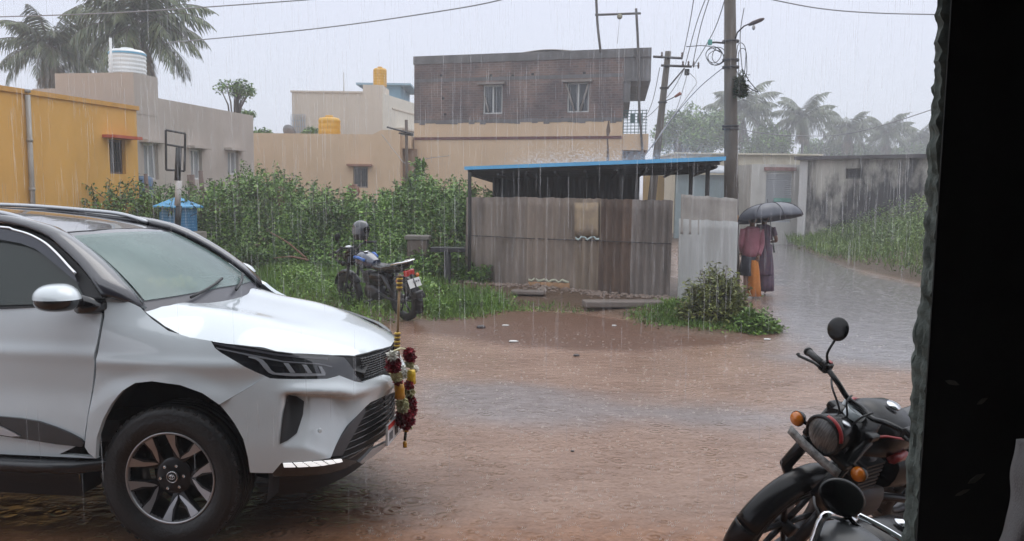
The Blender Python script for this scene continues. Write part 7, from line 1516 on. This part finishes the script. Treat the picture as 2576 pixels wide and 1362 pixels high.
# ================================================================== rain, splashes, haze
rm = bpy.data.materials.new('falling rain'); rm.use_nodes = True; N, L = nodes(rm); N.remove(N['Principled BSDF']); o_ = N['Material Output']
tr_ = N.new('ShaderNodeBsdfTransparent'); df = N.new('ShaderNodeBsdfTranslucent'); df.inputs[0].default_value = (.95, .96, 1, 1); dd = N.new('ShaderNodeBsdfDiffuse'); dd.inputs[0].default_value = (.9, .92, .95, 1); m1 = N.new('ShaderNodeMixShader'); L.new(df.outputs[0], m1.inputs[1]); L.new(dd.outputs[0], m1.inputs[2]); m2 = N.new('ShaderNodeMixShader'); m2.inputs[0].default_value = .125; L.new(tr_.outputs[0], m2.inputs[1]); L.new(m1.outputs[0], m2.inputs[2]); L.new(m2.outputs[0], o_.inputs[0])
rgn = np.random.default_rng(77)
def rain(n, y0, y1, w0, w1, l0, l1):
    Y = (y0**2+(y1**2-y0**2)*rgn.uniform(0, 1, n))**.5; X = (rgn.uniform(-80, 2290, n)-CX)/F*Y; Z = CAMH-(rgn.uniform(-60, 1400, n)-478)/F*Y
    w = rgn.uniform(w0, w1, n); l = rgn.uniform(l0, l1, n); ok = Z > .05; X, Y, Z, w, l = X[ok], Y[ok], Z[ok], w[ok], l[ok]; n = len(X); sl_ = rgn.normal(size=n)*.008-.012
    ang_ = np.array([0, 2.094, 4.189]); off = np.stack([np.cos(ang_), np.sin(ang_)], 1)
    V = np.zeros((n, 8, 3)); V[:, 0] = np.stack([X, Y, Z], 1); V[:, 7] = np.stack([X+sl_*l, Y, Z+l], 1)
    for j in range(2):
        for q in range(3): V[:, 1+j*3+q] = np.stack([X+off[q, 0]*w*.5+sl_*l*(.15+.7*j), Y+off[q, 1]*w*.5, Z+l*(.15+.7*j)], 1)
    f = []
    for q in range(3): r_ = (q+1) % 3; f += [(0, 1+r_, 1+q, 1+q), (1+q, 1+r_, 4+r_, 4+q), (7, 4+q, 4+r_, 4+r_)]
    T = []
    for t in f: 
        t = list(dict.fromkeys(t)); T += [tuple(t)] if len(t) == 3 else [(t[0], t[1], t[2]), (t[0], t[2], t[3])]
    return V.reshape(-1, 3), (np.arange(n)[:, None, None]*8+np.array(T)[None]).reshape(-1, 3)
V1, F1 = rain(5200, 6, 22, .0035, .007, .22, .55); V2, F2 = rain(380, 3.4, 6.5, .0022, .0045, .15, .30)
ra = tag(npmesh('rain', np.concatenate([V1, V2]), np.concatenate([F1, F2+len(V1)]), rm), kind='stuff', label='falling rain streaks')
# splash crowns on road and on the car
n = 1700; px = rgn.uniform(900, 2290, n); py = 845+520*rgn.uniform(0, 1, n)**1.15; P = np.array([tuple(gp(a, c)) for a, c in zip(px, py)]); ok = (P[:, 1] < 15.5); P = P[ok]; n = len(P); P[:, 2] = ground_z(P[:, 0], P[:, 1])
r = rgn.uniform(.006, .016, n); h = rgn.uniform(.005, .018, n); nb = 7; V = np.zeros((n, nb*2+0, 3)); 
for q in range(nb):
    a = 2*math.pi*q/nb; hh = h*rgn.uniform(.4, 1.2, n); V[:, q] = P+np.stack([r*.7*math.cos(a), r*.7*math.sin(a), 0*r-.002], 1); V[:, nb+q] = P+np.stack([r*1.25*math.cos(a+.2), r*1.25*math.sin(a+.2), hh], 1)
T = []
for q in range(nb): T.append((q, (q+1) % nb, nb+q))
Fs = (np.arange(n)[:, None, None]*(nb*2)+np.array(T)[None]).reshape(-1, 3)
def watery(name, col, k):
    m = bpy.data.materials.new(name); m.use_nodes = True; N, L = nodes(m); N.remove(N['Principled BSDF']); a = N.new('ShaderNodeBsdfTransparent'); t = N.new('ShaderNodeBsdfTranslucent'); d = N.new('ShaderNodeBsdfDiffuse'); t.inputs[0].default_value = d.inputs[0].default_value = (*col, 1); x = N.new('ShaderNodeMixShader'); y = N.new('ShaderNodeMixShader'); y.inputs[0].default_value = k
    L.new(t.outputs[0], x.inputs[1]); L.new(d.outputs[0], x.inputs[2]); L.new(a.outputs[0], y.inputs[1]); L.new(x.outputs[0], y.inputs[2]); L.new(y.outputs[0], N['Material Output'].inputs[0]); return m
wm = watery('splash water', (.85, .78, .72), .42); tag(npmesh('rain_splashes', V.reshape(-1, 3), Fs, wm), kind='stuff', label='rain splashes on the flooded road')
# spray thrown up where rain beats on the shed roof, the far roofs and the bonnet
def spray(n, pts, hgt_, size, k, lab):
    a = np.array(pts); s = rgn.uniform(0, 1, n); t = rgn.uniform(0, 1, n)[:, None]; i = rgn.integers(0, len(a)//2, n)*2; P = a[i]*(1-t)+a[i+1]*t; P[:, 2] += hgt_*rgn.exponential(.35, n); P[:, :2] += rgn.normal(size=(n, 2))*.25
    V, Fc = leaves(P, size, size*.8, rng=rgn); tag(npmesh('roof_spray', V, Fc, watery('spray', (.95, .96, 1.), k)), kind='stuff', label=lab)
b0_ = [tuple(RF0.lerp(RF1, .25)+nR*q+Vector((0, 0, .03))) for q in (.2, 3.0)]; rb_ = []
for q in np.linspace(.1, 3.2, 7): rb_ += [tuple(RF0.lerp(RF1, .22)+nR*q+Vector((0, 0, .02))), tuple(RF1+nR*q+Vector((0, 0, .02)))]
spray(6000, rb_, .42, .045, .085, 'fine spray bouncing off the blue shed roof')
HAZE = .0035
hz_ = MB().box((0, 0, 8.0), (2000, 2000, 19.0)); hm_ = bpy.data.materials.new('rain haze'); hm_.use_nodes = True; N, L = nodes(hm_); N.remove(N['Principled BSDF']); pv = N.new('ShaderNodeVolumePrincipled'); pv.inputs['Density'].default_value = HAZE; pv.inputs['Color'].default_value = (.93, .95, 1, 1); pv.inputs['Anisotropy'].default_value = 0.; L.new(pv.outputs[0], N['Material Output'].inputs['Volume'])
tag(hz_.build('haze', hm_), kind='stuff', label='pale rain haze')
